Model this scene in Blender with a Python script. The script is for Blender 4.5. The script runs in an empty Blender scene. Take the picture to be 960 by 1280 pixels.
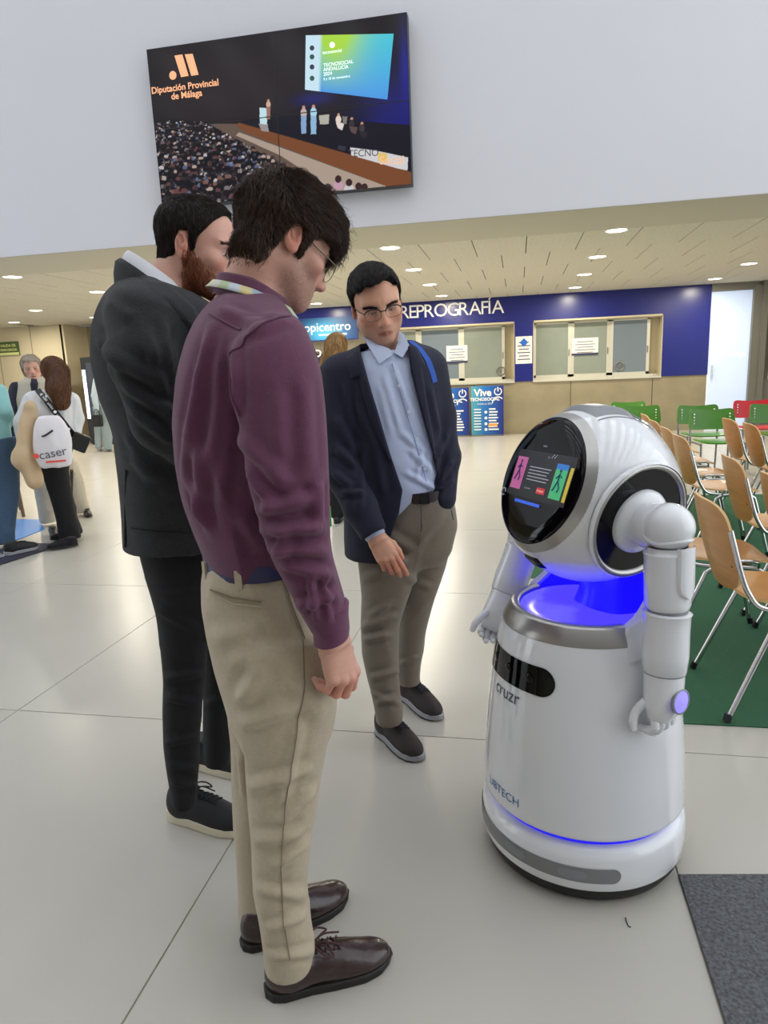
import bpy, bmesh, math, random
import numpy as np
from mathutils import Vector, Matrix

# ---------------------------------------------------------------- camera, sky, exposure
SC = bpy.context.scene
COL = SC.collection
FPX, CX, CY, CAMH = 850.0, 480.0, 640.0, 1.38
_d = np.array([167, -182, 850.0]); _d /= np.linalg.norm(_d)
_v = np.array([170, 4126, 850.0]); _v -= _d * (_v @ _d); _v /= np.linalg.norm(_v)
_r = np.cross(_v, _d); _r = _r if _r[0] > 0 else -_r
CAM = np.stack([_r, _d, -_v])              # camera axes -> world
_cd = bpy.data.cameras.new('camera')
cam = bpy.data.objects.new('camera', _cd); COL.objects.link(cam)
_cd.sensor_fit = 'VERTICAL'; _cd.sensor_height = 36.0; _cd.lens = FPX / 1280 * 36.0
_cd.clip_start = 0.05; _cd.clip_end = 200
_m = Matrix.Identity(4)
for i in range(3):
    _m[i][0] = CAM[i, 0]; _m[i][1] = -CAM[i, 1]; _m[i][2] = -CAM[i, 2]
_m[2][3] = CAMH
cam.matrix_world = _m
SC.camera = cam

world = bpy.data.worlds.new('overcast_sky'); SC.world = world
world.use_nodes = True
_bg = world.node_tree.nodes['Background']
_bg.inputs['Color'].default_value = (0.90, 0.95, 1.0, 1)
_bg.inputs['Strength'].default_value = 2.45
SC.view_settings.view_transform = 'Standard'
SC.view_settings.look = 'None'
SC.view_settings.gamma = 1.0
SC.view_settings.use_curve_mapping = False
SC.view_settings.exposure = 0.08
SC.cycles.max_bounces = 6; SC.cycles.diffuse_bounces = 3; SC.cycles.glossy_bounces = 3; SC.cycles.transmission_bounces = 3

# ---------------------------------------------------------------- helpers
def lin(c):
    out = []
    for x in c[:3]:
        x = x / 255.0
        out.append(x / 12.92 if x <= 0.04045 else ((x + 0.055) / 1.055) ** 2.4)
    return tuple(out)

def mat(name, c, rough=0.5, metal=0.0, noise=None, bump=None, coat=0.0, sss=0.0, emit=None, spec=0.5, attr=False,
        sheen=0.0, alpha=None, trans=0.0, aniso=None):
    m = bpy.data.materials.new(name); m.use_nodes = True
    nt = m.node_tree; b = nt.nodes['Principled BSDF']
    L = lin(c)
    b.inputs['Base Color'].default_value = (*L, 1)
    b.inputs['Roughness'].default_value = rough
    b.inputs['Metallic'].default_value = metal
    b.inputs['Specular IOR Level'].default_value = spec
    b.inputs['Coat Weight'].default_value = coat
    b.inputs['Coat Roughness'].default_value = 0.06
    if sheen: b.inputs['Sheen Weight'].default_value = sheen
    if trans: b.inputs['Transmission Weight'].default_value = trans
    if alpha is not None: b.inputs['Alpha'].default_value = alpha
    if sss:
        b.inputs['Subsurface Weight'].default_value = sss
        b.inputs['Subsurface Radius'].default_value = (0.012, 0.005, 0.003)
    src = None
    if attr:
        a = nt.nodes.new('ShaderNodeAttribute'); a.attribute_name = 'Col'
        src = a.outputs['Color']
        nt.links.new(src, b.inputs['Base Color'])
    tc = None
    if noise or bump:
        tc = nt.nodes.new('ShaderNodeTexCoord')
    if noise:
        sc, amt = noise[0], noise[1]
        n = nt.nodes.new('ShaderNodeTexNoise'); n.inputs['Scale'].default_value = sc; n.inputs['Detail'].default_value = 5
        if len(noise) > 2:
            mp = nt.nodes.new('ShaderNodeMapping'); mp.inputs['Scale'].default_value = noise[2]
            nt.links.new(tc.outputs['Object'], mp.inputs['Vector']); nt.links.new(mp.outputs['Vector'], n.inputs['Vector'])
        else:
            nt.links.new(tc.outputs['Object'], n.inputs['Vector'])
        mr = nt.nodes.new('ShaderNodeMapRange')
        mr.inputs['From Min'].default_value = 0.3; mr.inputs['From Max'].default_value = 0.7
        mr.inputs['To Min'].default_value = 1 - amt; mr.inputs['To Max'].default_value = 1 + amt
        nt.links.new(n.outputs['Fac'], mr.inputs['Value'])
        mx = nt.nodes.new('ShaderNodeVectorMath'); mx.operation = 'SCALE'
        if src: nt.links.new(src, mx.inputs[0])
        else: mx.inputs[0].default_value = L
        nt.links.new(mr.outputs['Result'], mx.inputs['Scale'])
        nt.links.new(mx.outputs['Vector'], b.inputs['Base Color'])
    if bump:
        n = nt.nodes.new('ShaderNodeTexNoise'); n.inputs['Scale'].default_value = bump[0]; n.inputs['Detail'].default_value = 4
        if len(bump) > 2:
            mp = nt.nodes.new('ShaderNodeMapping'); mp.inputs['Scale'].default_value = bump[2]
            nt.links.new(tc.outputs['Object'], mp.inputs['Vector']); nt.links.new(mp.outputs['Vector'], n.inputs['Vector'])
        else:
            nt.links.new(tc.outputs['Object'], n.inputs['Vector'])
        bp = nt.nodes.new('ShaderNodeBump'); bp.inputs['Strength'].default_value = bump[1]
        bp.inputs['Distance'].default_value = 0.01
        nt.links.new(n.outputs['Fac'], bp.inputs['Height']); nt.links.new(bp.outputs['Normal'], b.inputs['Normal'])
    if emit:
        if attr: nt.links.new(src, b.inputs['Emission Color'])
        else: b.inputs['Emission Color'].default_value = (*lin(emit[0]), 1)
        b.inputs['Emission Strength'].default_value = emit[1]
    return m

def empty(name, label, cat, loc=(0, 0, 0), rz=0.0, group=None):
    o = bpy.data.objects.new(name, None); COL.objects.link(o)
    o.location = loc; o.rotation_euler = (0, 0, rz)
    o['label'] = label; o['category'] = cat
    if group: o['group'] = group
    return o

def tag(o, label=None, cat=None, group=None, kind=None):
    if label: o['label'] = label
    if cat: o['category'] = cat
    if group: o['group'] = group
    if kind: o['kind'] = kind
    return o

def struct(o):
    o['kind'] = 'structure'; return o

def mesh_np(name, V, F, smooth=True):
    """mesh from a vertex array and an (n,k) face array or a list of such arrays"""
    me = bpy.data.meshes.new(name)
    V = np.asarray(V, np.float32)
    Fs = F if isinstance(F, list) else [F]
    Fs = [np.asarray(f, np.int32) for f in Fs if len(f)]
    me.vertices.add(len(V)); me.vertices.foreach_set('co', V.ravel())
    nl = sum(f.size for f in Fs); npoly = sum(len(f) for f in Fs)
    me.loops.add(nl); me.polygons.add(npoly)
    me.loops.foreach_set('vertex_index', np.concatenate([f.ravel() for f in Fs]))
    st = np.concatenate([np.full(len(f), f.shape[1], np.int32) for f in Fs])
    me.polygons.foreach_set('loop_start', np.concatenate([[0], np.cumsum(st)[:-1]]).astype(np.int32))
    me.update(calc_edges=True)
    me.polygons.foreach_set('use_smooth', np.full(npoly, smooth, bool))
    me.validate()
    return me

def link(name, me, m=None, parent=None, loc=None, rot=None):
    o = bpy.data.objects.new(name, me); COL.objects.link(o)
    if m is not None and len(me.materials) == 0: me.materials.append(m)
    if parent: o.parent = parent
    if loc is not None: o.location = loc
    if rot is not None: o.rotation_euler = rot
    return o

class MB:
    """collects simple pieces into one mesh"""
    def __init__(s): s.V = []; s.F = {}; s.n = 0
    def add(s, V, F):
        V = np.asarray(V, float)
        for f in F:
            s.F.setdefault(len(f), []).append([i + s.n for i in f])
        s.V.append(V); s.n += len(V); return s
    def box(s, lo, hi, R=None, bev=0.0):
        (x0, y0, z0), (x1, y1, z1) = lo, hi
        if bev <= 0:
            V = [(x, y, z) for x in (x0, x1) for y in (y0, y1) for z in (z0, z1)]
            F = [(0, 1, 3, 2), (4, 6, 7, 5), (0, 4, 5, 1), (2, 3, 7, 6), (0, 2, 6, 4), (1, 5, 7, 3)]
        else:
            bm = bmesh.new(); bmesh.ops.create_cube(bm, size=1)
            for v in bm.verts:
                v.co = Vector(((x0 + x1) / 2 + v.co.x * (x1 - x0), (y0 + y1) / 2 + v.co.y * (y1 - y0), (z0 + z1) / 2 + v.co.z * (z1 - z0)))
            bmesh.ops.bevel(bm, geom=bm.edges[:], offset=bev, segments=2, affect='EDGES', profile=0.6)
            bm.verts.index_update()
            V = [tuple(v.co) for v in bm.verts]; F = [[v.index for v in f.verts] for f in bm.faces]; bm.free()
        if R is not None: V = np.asarray(V) @ np.asarray(R).T
        return s.add(V, F)
    def tube(s, pts, rad, n=10, cap=True, smooth=0):
        P = np.asarray(pts, float)
        r = np.full(len(P), rad) if np.isscalar(rad) else np.asarray(rad, float)
        if smooth: P, r = spline(P, r, smooth)
        T = np.gradient(P, axis=0); T /= np.linalg.norm(T, axis=1)[:, None] + 1e-12
        a = np.array([0, 0, 1.0]) if abs(T[0][2]) < 0.9 else np.array([1.0, 0, 0])
        N = np.cross(T[0], a); N /= np.linalg.norm(N)
        ang = np.linspace(0, 2 * np.pi, n, endpoint=False); V = []
        for i in range(len(P)):
            N = N - T[i] * (N @ T[i]); N /= np.linalg.norm(N) + 1e-12
            B = np.cross(T[i], N)
            V.append(P[i] + r[i] * (np.cos(ang)[:, None] * N + np.sin(ang)[:, None] * B))
        F = []
        for i in range(len(P) - 1):
            for j in range(n):
                k = (j + 1) % n
                F.append((i * n + j, i * n + k, (i + 1) * n + k, (i + 1) * n + j))
        if cap:
            F.append(tuple(range(n))[::-1]); F.append(tuple((len(P) - 1) * n + j for j in range(n)))
        return s.add(np.concatenate(V), F)
    def lathe(s, prof, n=48, a0=0.0, a1=2 * math.pi, M=None, cap=False):
        """profile of (radius, z) turned about z; M = 4x4-like (R, t)"""
        full = abs(a1 - a0 - 2 * math.pi) < 1e-6
        ang = np.linspace(a0, a1, n, endpoint=not full)
        V = np.array([(r * math.cos(t), r * math.sin(t), z) for (r, z) in prof for t in ang]); F = []
        k = len(ang)
        for i in range(len(prof) - 1):
            for j in range(k if full else k - 1):
                j2 = (j + 1) % k
                F.append((i * k + j, i * k + j2, (i + 1) * k + j2, (i + 1) * k + j))
        if cap:
            F.append(tuple(range(k))[::-1]); F.append(tuple((len(prof) - 1) * k + j for j in range(k)))
        if M is not None: V = V @ np.asarray(M[0]).T + np.asarray(M[1])
        return s.add(V, F)
    def grid(s, P):
        """P: (a,b,3) array of points"""
        a, b = P.shape[:2]
        F = [(i * b + j, i * b + j + 1, (i + 1) * b + j + 1, (i + 1) * b + j) for i in range(a - 1) for j in range(b - 1)]
        return s.add(P.reshape(-1, 3), F)
    def mesh(s, name, smooth=True):
        V = np.concatenate(s.V) if s.V else np.zeros((0, 3))
        me = bpy.data.meshes.new(name)
        me.from_pydata(V.tolist(), [], [f for k in s.F for f in s.F[k]])
        me.polygons.foreach_set('use_smooth', np.full(len(me.polygons), smooth, bool))
        me.update(); return me
    def obj(s, name, m, parent=None, smooth=False, loc=None, rot=None, sharp=40):
        me = s.mesh(name, smooth)
        if smooth and sharp: me.set_sharp_from_angle(angle=math.radians(sharp))
        return link(name, me, m, parent, loc, rot)

def spline(P, r, sub=6):
    """Catmull-Rom through the points"""
    P = np.asarray(P, float); r = np.asarray(r, float)
    Q = np.concatenate([P, r[:, None]], 1)
    E = np.concatenate([[2 * Q[0] - Q[1]], Q, [2 * Q[-1] - Q[-2]]]); out = []
    for i in range(1, len(E) - 2):
        for t in np.linspace(0, 1, sub, endpoint=False):
            p0, p1, p2, p3 = E[i - 1], E[i], E[i + 1], E[i + 2]
            out.append(0.5 * (2 * p1 + (p2 - p0) * t + (2 * p0 - 5 * p1 + 4 * p2 - p3) * t * t + (3 * p1 - p0 - 3 * p2 + p3) * t ** 3))
    out.append(Q[-1]); out = np.array(out)
    return out[:, :3], out[:, 3]

def boxo(name, lo, hi, m, parent=None, bev=0.0, smooth=False):
    return MB().box(lo, hi, bev=bev).obj(name, m, parent, smooth)

def text_mesh(body, size, depth=0.0, align='CENTER', bold=0.0, spacing=1.0, res=3):
    cu = bpy.data.curves.new('lettering', 'FONT'); cu.body = body; cu.size = size; cu.extrude = depth
    cu.align_x = align; cu.align_y = 'CENTER'; cu.offset = bold; cu.space_character = spacing; cu.resolution_u = res
    o = bpy.data.objects.new('lettering', cu); COL.objects.link(o)
    dg = bpy.context.evaluated_depsgraph_get()
    me = bpy.data.meshes.new_from_object(o.evaluated_get(dg))
    bpy.data.objects.remove(o); bpy.data.curves.remove(cu)
    return me

def text(name, body, size, m, parent, loc, rot=(math.pi / 2, 0, 0), **k):
    me = text_mesh(body, size, **k); me.materials.clear()
    return link(name, me, m, parent, loc, rot)

def copy_tree(o, parent=None):
    c = o.copy(); COL.objects.link(c)
    if parent: c.parent = parent
    for ch in list(o.children): copy_tree(ch, c)
    return c

def color_attr(me, C):
    a = me.color_attributes.new('Col', 'FLOAT_COLOR', 'POINT')
    C = np.concatenate([np.asarray(C, np.float32), np.ones((len(C), 1), np.float32)], 1)
    a.data.foreach_set('color', C.ravel())

def ray(x, y):
    return CAM @ np.array([(x - CX) / FPX, (y - CY) / FPX, 1.0])
# ---------------------------------------------------------------- materials of the hall
M_white = mat('white_paint', (224, 223, 228), 0.7, noise=(0.6, 0.015))
M_cream = mat('cream_paint', (205, 194, 165), 0.75)
M_floor = mat('pale_terrazzo', (184, 180, 170), 0.27, noise=(1.3, 0.03), bump=(3.0, 0.02), spec=0.5)
M_grout = mat('grout', (146, 139, 124), 0.7)
M_tile = mat('wood_wool_tile', (212, 209, 196), 0.9, noise=(28, 0.10), bump=(90, 0.6))
M_gap = mat('tile_gap', (70, 66, 56), 0.9)
M_band = mat('soffit_paint', (196, 193, 178), 0.8)
M_blue = mat('blue_lacquer', (26, 34, 118), 0.28, noise=(2, 0.03))
M_conc = mat('concrete', (146, 137, 112), 0.75, noise=(2.2, 0.13), bump=(14, 0.12))
M_alu = mat('pale_aluminium', (205, 203, 190), 0.4, metal=0.3)
M_pane = mat('blind_behind_glass', (140, 148, 138), 0.12, noise=(3, 0.04), coat=0.4)
M_pane2 = mat('blue_grey_glass', (118, 130, 140), 0.1, coat=0.5)
M_frost = mat('frosted_glass', (200, 214, 236), 0.2, emit=((186, 208, 246), 0.42), coat=0.5)  # faint glow stands for daylight coming through the door glass
M_grey = mat('grey_metal', (126, 124, 116), 0.45, metal=0.4)
M_letter = mat('white_letters', (245, 245, 245), 0.5)
M_paper = mat('paper', (232, 230, 225), 0.8)
M_ink = mat('ink', (70, 74, 96), 0.8)
M_carpet_g = mat('green_carpet', (42, 92, 62), 0.95, noise=(160, 0.10), bump=(300, 0.5))
M_carpet_s = mat('grey_carpet', (96, 97, 100), 0.95, noise=(110, 0.45), bump=(260, 0.7))
M_lamp = mat('lamp_glow', (255, 250, 235), 0.5, emit=((255, 246, 224), 9.0))
M_black = mat('black_plastic', (18, 18, 20), 0.35)
M_chrome = mat('chrome', (205, 205, 205), 0.16, metal=1.0)

CEIL, YW, YB = 2.765, 6.87, 14.5
# floor: grout bed and terrazzo slabs
floor = struct(boxo('floor', (-17, -4, -0.12), (8, 17, -0.003), M_grout))
slab = MB().box((0.0022, 0.0022, -0.03), (1.2828, 1.7178, 0.0), bev=0.0015).mesh('slab', False); slab.materials.append(M_floor)
for i in range(-12, 6):
    for j in range(-2, 9):
        link('slab', slab, None, floor, (0.43 + 1.285 * (i), 0.65 + 1.72 * j, 0))

# upper white wall that carries the screens, and the lower ceiling behind it
struct(boxo('wall_upper', (-17, YW, CEIL + 0.0), (8, YW + 0.35, 7.6), M_white))
ceiling = struct(boxo('ceiling', (-17, YW + 0.35, CEIL + 0.03), (8, 17, CEIL + 0.2), M_gap))
struct(boxo('trim_soffit', (-17, YW + 0.004, CEIL - 0.004), (8, 8.0, CEIL + 0.05), M_band))
tile_m = MB().box((0.005, 0.001, 0), (0.595, 1.199, 0.034)).mesh('ceiling_tile', False); tile_m.materials.append(M_tile)
for i in range(0, 27):
    for j in range(0, 6):
        link('ceiling_tile', tile_m, None, ceiling, (-11.3 + 0.6 * i + (0.3 if j % 2 else 0), 8.0 + 1.2 * j, CEIL))
boxo('ceiling_panel', (-17, 8.0, CEIL), (-11.3, 17, CEIL + 0.03), M_tile, ceiling)
boxo('ceiling_panel', (5.2, 8.0, CEIL), (8, 17, CEIL + 0.03), M_tile, ceiling)

# downlights in the lower ceiling
dl_ring = MB().lathe([(0.105, 0.0), (0.125, -0.006), (0.13, 0.0), (0.13, 0.012)], 24).mesh('trim_ring'); dl_ring.materials.append(M_letter)
dl_glow = MB().lathe([(0.0005, -0.001), (0.106, -0.001)], 24).mesh('diffuser'); dl_glow.materials.append(M_lamp)
_rows = [(1.043, 'fourth row from the left'), (-1.43, 'third row'), (-3.93, 'second row'), (-6.36, 'first row'), (3.45, 'right row'), (-8.83, 'far left row'), (-10.8, 'leftmost row')]
_ord = ['nearest', 'second', 'third', 'farthest']
for x, rn in _rows:
    for k, y in enumerate((8.10, 9.93, 11.74, 13.60)):
        if x < -8 and k < 2: continue
        if x > 3 and k == 0: continue
        d = empty('downlight', f'round recessed ceiling downlight, {_ord[k]} of the {rn} receding from camera', 'light', (x, y, CEIL - 0.001), 0, 'downlights in the lower ceiling')
        link('trim_ring', dl_ring, None, d); link('diffuser', dl_glow, None, d)
        ld = bpy.data.lights.new('downlight_lamp', 'AREA'); ld.shape = 'DISK'; ld.size = 0.2; ld.energy = 30; ld.color = (1.0, 0.91, 0.75)
        lo = bpy.data.objects.new('lamp', ld); COL.objects.link(lo); lo.parent = d; lo.location = (0, 0, -0.02)

# back wall: concrete below, blue lacquer above, two glazed service hatches
wb = struct(boxo('wall_back', (-5.6, YB, 0), (3.63, YB + 0.35, 1.075), M_conc))
for x in (-3.0, -0.9, 1.05, 2.62):
    boxo('concrete_joint', (x, YB - 0.002, 0.0), (x + 0.012, YB + 0.01, 1.075), M_gap, wb)
wu = struct(boxo('wall_back_upper', (-5.6, YB - 0.02, 2.27), (3.63, YB + 0.35, CEIL), M_blue))
for lo, hi in (((-0.06, 1.075), (0.31, 2.27)), ((2.78, 1.075), (3.63, 2.27)), ((-5.6, 1.075), (-5.3, 2.27))):
    boxo('blue_panel', (lo[0], YB - 0.02, lo[1]), (hi[0], YB + 0.35, hi[1]), M_blue, wu)
def hatch(name, x0, x1, n, kinds):
    w = struct(MB().box((x0, YB + 0.17, 1.075), (x1, YB + 0.22, 1.13)).box((x0, YB + 0.17, 2.215), (x1, YB + 0.22, 2.27)).obj(name, M_alu))
    boxo('sill', (x0, YB - 0.03, 1.05), (x1, YB + 0.3, 1.085), M_alu, w)
    boxo('reveal', (x1 - 0.012, YB - 0.015, 1.085), (x1, YB + 0.3, 2.27), M_cream, w)
    boxo('reveal', (x0, YB - 0.015, 1.085), (x0 + 0.012, YB + 0.3, 2.27), M_cream, w)
    boxo('head', (x0, YB - 0.015, 2.235), (x1, YB + 0.3, 2.27), M_cream, w)
    xe = x1 - 0.2; step = (xe - x0) / n
    for k in range(n):
        a, b = x0 + k * step, x0 + (k + 1) * step
        f = MB()
        yo = YB + 0.18 + 0.02 * (k % 2)
        f.box((a, yo, 1.09), (a + 0.06, yo + 0.03, 2.24)).box((b - 0.06, yo, 1.09), (b, yo + 0.03, 2.24))
        f.box((a, yo, 1.09), (b, yo + 0.03, 1.18)).box((a, yo, 2.19), (b, yo + 0.03, 2.24))
        fo = f.obj('sash', M_alu, w)
        boxo('pane', (a + 0.05, yo + 0.008, 1.17), (b - 0.05, yo + 0.02, 2.2), kinds[k], fo)
        boxo('latch', (b - 0.05, yo - 0.012, 1.55), (b - 0.03, yo, 1.68), M_grey, fo)
    boxo('back_panel', (x0, YB + 0.3, 1.05), (x1, YB + 0.33, 2.3), M_cream, w)
    return w
w1 = hatch('window_1', 0.31, 2.78, 3, [M_pane, M_pane, M_pane2])
w2 = hatch('window_2', -2.95, -0.06, 3, [M_pane, M_pane2, M_pane])
# open counter left of the hatches under the shop banner
w3 = struct(boxo('window_3', (-5.3, YB + 0.34, 1.075), (-2.95, YB + 0.36, 2.27), M_cream))
boxo('counter_sill', (-5.3, YB - 0.05, 1.05), (-2.97, YB + 0.3, 1.09), M_alu, w3)
boxo('shelf_unit', (-4.95, YB + 0.16, 1.1), (-3.2, YB + 0.33, 1.82), mat('dark_shelf', (44, 44, 58), 0.6), w3)
for k in range(4):
    boxo('paper_ream', (-4.6 + 0.36 * k, YB + 0.1, 1.1), (-4.32 + 0.36 * k, YB + 0.2, 1.22), M_paper, w3)
text('shelf_lettering', 'papel', 0.34, M_letter, w3, (-4.3, YB + 0.15, 1.86))
# round vent in the right-hand pane
v = MB()
v.tube([(2.02 + 0.085 * math.cos(t), YB + 0.175, 1.30 + 0.085 * math.sin(t)) for t in np.linspace(0, 2 * math.pi, 25)], 0.012, 6)
for k in range(6):
    t = k * math.pi / 3; v.tube([(2.02, YB + 0.175, 1.30), (2.02 + 0.085 * math.cos(t), YB + 0.175, 1.30 + 0.085 * math.sin(t))], 0.004, 5)
v.obj('round_vent', M_grey, w1)
v2 = link('round_vent', v.mesh('round_vent'), M_grey, w2, (-2.36, 0, 0))

# big sign
sg = empty('sign', 'white raised lettering REPROGRAFÍA on the blue wall above the hatches', 'sign', (-1.33, YB - 0.03, 2.56))
_ms = [text_mesh(ch, 0.37, depth=0.012) for ch in 'REPROGRAFÍA']
_bb = [(min(v.co.x for v in q.vertices), max(v.co.x for v in q.vertices)) for q in _ms]
_k = 0.0; _gap = (2.13 - sum(b - a for a, b in _bb)) / 10
for q, (a, b) in zip(_ms, _bb):
    q.materials.clear(); link('letter', q, M_letter, sg, (-1.065 + _k - a, 0, 0), (math.pi / 2, 0, 0)); _k += b - a + _gap

# shop banner
bn = MB(); nx, nz = 60, 14
Xs = np.linspace(-5.25, -3.32, nx); Zs = np.linspace(2.10, 2.56, nz)
P = np.array([[(x, YB - 0.0372, z) for x in Xs] for z in Zs])
bn.grid(P)
me = bn.mesh('banner_face', False)
co = P.reshape(-1, 3); rng = np.random.RandomState(3)
t = (co[:, 0] + 5.25) / 1.93; s_ = (co[:, 2] - 2.10) / 0.46
g = np.exp(-((t - 0.62) / 0.22) ** 2 - ((s_ - 0.35) / 0.55) ** 2)
base = np.array(lin((18, 42, 110))); hi = np.array(lin((70, 170, 220)))
C = base + (hi - base) * np.clip(g + rng.rand(len(co)) * 0.06, 0, 1)[:, None]
color_attr(me, C)
M_print = mat('printed_vinyl', (255, 255, 255), 0.4, attr=True)
bo = link('shop_banner', me, M_print)
tag(bo, 'blue printed shop banner with white lettering left of the big sign', 'banner')
boxo('backing_board', (-5.27, YB - 0.036, 2.08), (-3.3, YB - 0.0215, 2.58), M_blue, bo)
text('lettering', 'copicentro', 0.262, M_letter, bo, (-4.03, YB - 0.0385, 2.36), bold=0.002)
text('lettering', 'www.copicentro.net', 0.075, M_letter, bo, (-3.86, YB - 0.0385, 2.21), bold=0.002)
rr = MB().lathe([(0.035, 0), (0.075, 0)], 20, M=(np.array([[1, 0, 0], [0, 0, 1], [0, 1, 0]]), (-4.82, YB - 0.0385, 2.36))).obj('round_logo', M_letter, bo)

def notice(name, label, cx, cz, w, h, y, lines, head=None, dark_foot=False):
    o = boxo(name, (cx - w / 2, y - 0.006, cz - h / 2), (cx + w / 2, y, cz + h / 2), M_paper)
    tag(o, label, 'notice')
    m = MB()
    for k in range(lines):
        zz = cz + h * 0.28 - k * h * 0.62 / max(lines - 1, 1); ww = w * (0.38 if k % 2 else 0.3)
        m.box((cx - ww, y - 0.008, zz - h * 0.018), (cx + ww, y - 0.0062, zz + h * 0.018))
    m.obj('printed_lines', M_ink, o)
    if head: head(o)
    if dark_foot: boxo('footer_stripe', (cx - w / 2, y - 0.008, cz - h / 2), (cx + w / 2, y - 0.0062, cz - h * 0.38), mat('footer_ink', (52, 58, 88), 0.7), o)
    return o
notice('notice', 'paper notice with dark foot taped to the middle pane of the right-hand hatch', 1.34, 1.72, 0.52, 0.34, YB + 0.195, 5, dark_foot=True)
notice('notice', 'paper notice with dark foot taped to the left-hand hatch behind the man in navy', -1.25, 1.68, 0.44, 0.36, YB + 0.185, 5, dark_foot=True)
def _diamond(o):
    MB().box((-0.06, -0.001, -0.06), (0.06, 0.001, 0.06), R=np.array([[.707, 0, .707], [0, 1, 0], [-.707, 0, .707]])).obj('blue_emblem', mat('emblem_blue', (30, 96, 190), 0.6), o, loc=(0.125, YB - 0.031, 1.70 + 0.15))
notice('notice', 'tall white poster with a blue diamond emblem between the two hatches', 0.125, 1.70, 0.33, 0.54, YB - 0.021, 6, head=_diamond)

# door with frosted glass at the right, and the grey frames beside it
dr = struct(MB().box((3.63, YB - 0.06, 2.62), (4.62, YB + 0.1, CEIL)).box((4.36, YB - 0.1, 0), (4.5, YB + 0.1, 2.70)).obj('door_1', M_grey))
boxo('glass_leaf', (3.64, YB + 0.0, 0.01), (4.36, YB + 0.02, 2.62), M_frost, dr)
boxo('handle', (3.69, YB - 0.05, 1.0), (3.72, YB, 1.25), M_chrome, dr)
M_mark = mat('etched_mark', (236, 240, 250), 0.4, emit=((225, 232, 250), 0.55))  # the mark shares the daylight glow of the glass
text('etched_letter', 'M', 0.5, M_mark, dr, (3.95, YB - 0.002, 1.7))
text('etched_letter', 'málaga', 0.16, M_mark, dr, (4.1, YB - 0.002, 1.45))
for k, x in enumerate((4.50, 4.62, 4.74)):
    struct(boxo('trim_%d' % (k + 1), (x, YB - 0.16 + 0.05 * k, 0), (x + 0.10, YB + 0.1, CEIL), M_grey))
wr = struct(boxo('wall_right_back', (4.84, YB - 0.05, 0), (8, YB + 0.1, CEIL), mat('grey_wall', (150, 148, 140), 0.7)))
boxo('white_board', (4.66, YB - 0.25, 0.95), (6.2, YB - 0.2, 2.3), mat('board_white', (216, 216, 206), 0.5), wr)
struct(boxo('wall_right', (8, YW, 0), (8.2, 17, CEIL + 0.2), M_cream))
# far left of the back area
struct(boxo('wall_left_side', (-17.2, YW, 0), (-17.0, 17, CEIL + 0.2), M_cream))
wl = struct(boxo('wall_left', (-16.5, YB + 0.2, 0), (-10.45, YB + 0.45, CEIL), M_cream))
struct(boxo('wall_left_recess', (-10.45, YB + 1.1, 0), (-5.6, YB + 1.3, CEIL), mat('tan_paint', (176, 160, 122), 0.8)))
struct(boxo('trim_dado', (-10.45, YB + 1.07, 0), (-5.6, YB + 1.1, 1.15), mat('brown_dado', (122, 100, 62), 0.7)))
struct(boxo('wall_left_return', (-10.5, YB + 0.2, 0), (-10.40, YB + 1.2, CEIL), M_cream))
for x in (-13.1, -12.2, -11.3):
    boxo('panel_joint', (x, YB + 0.196, 0), (x + 0.02, YB + 0.21, CEIL), mat('joint', (150, 140, 112), 0.8), wl)
es = boxo('exit_sign', (-12.15, YB + 0.15, 2.13), (-11.62, YB + 0.19, 2.44), mat('exit_green', (70, 92, 46), 0.5))
tag(es, 'green exit sign with pale lettering on the cream wall at left', 'sign')
M_exit = mat('exit_pale', (214, 222, 150), 0.5)
text('lettering', 'SALIDA DE', 0.085, M_exit, es, (-11.885, YB + 0.147, 2.35), bold=0.002)
text('lettering', 'EMERGENCIA', 0.075, M_exit, es, (-11.885, YB + 0.147, 2.25), bold=0.002)
boxo('lower_stripe', (-12.15, YB + 0.147, 2.13), (-11.62, YB + 0.15, 2.19), M_exit, es)
# vending machine
vm = empty('vending_machine', 'black vending machine with a lit white strip by the tan wall at far left', 'vending machine', (-9.22, 14.2, 0), 0.0)
boxo('cabinet', (-0.5, -0.02, 0.03), (0.62, 0.75, 1.98), M_black, vm, bev=0.02)
boxo('glass_front', (-0.36, -0.03, 0.55), (0.3, -0.02, 1.85), mat('dark_glass', (20, 20, 26), 0.08), vm)
boxo('light_strip', (-0.47, -0.04, 0.6), (-0.40, -0.02, 1.7), mat('strip_glow', (230, 240, 255), 0.5, emit=((200, 220, 255), 2.5)), vm)
boxo('light_panel', (-0.12, -0.04, 1.35), (0.5, -0.03, 1.62), mat('panel_glow', (225, 235, 255), 0.5, emit=((205, 220, 255), 1.2)), vm)
boxo('coin_plate', (-0.2, -0.04, 0.3), (0.05, -0.03, 0.55), M_grey, vm)
boxo('foot', (-0.45, 0.0, 0), (0.55, 0.7, 0.03), M_black, vm)

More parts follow.
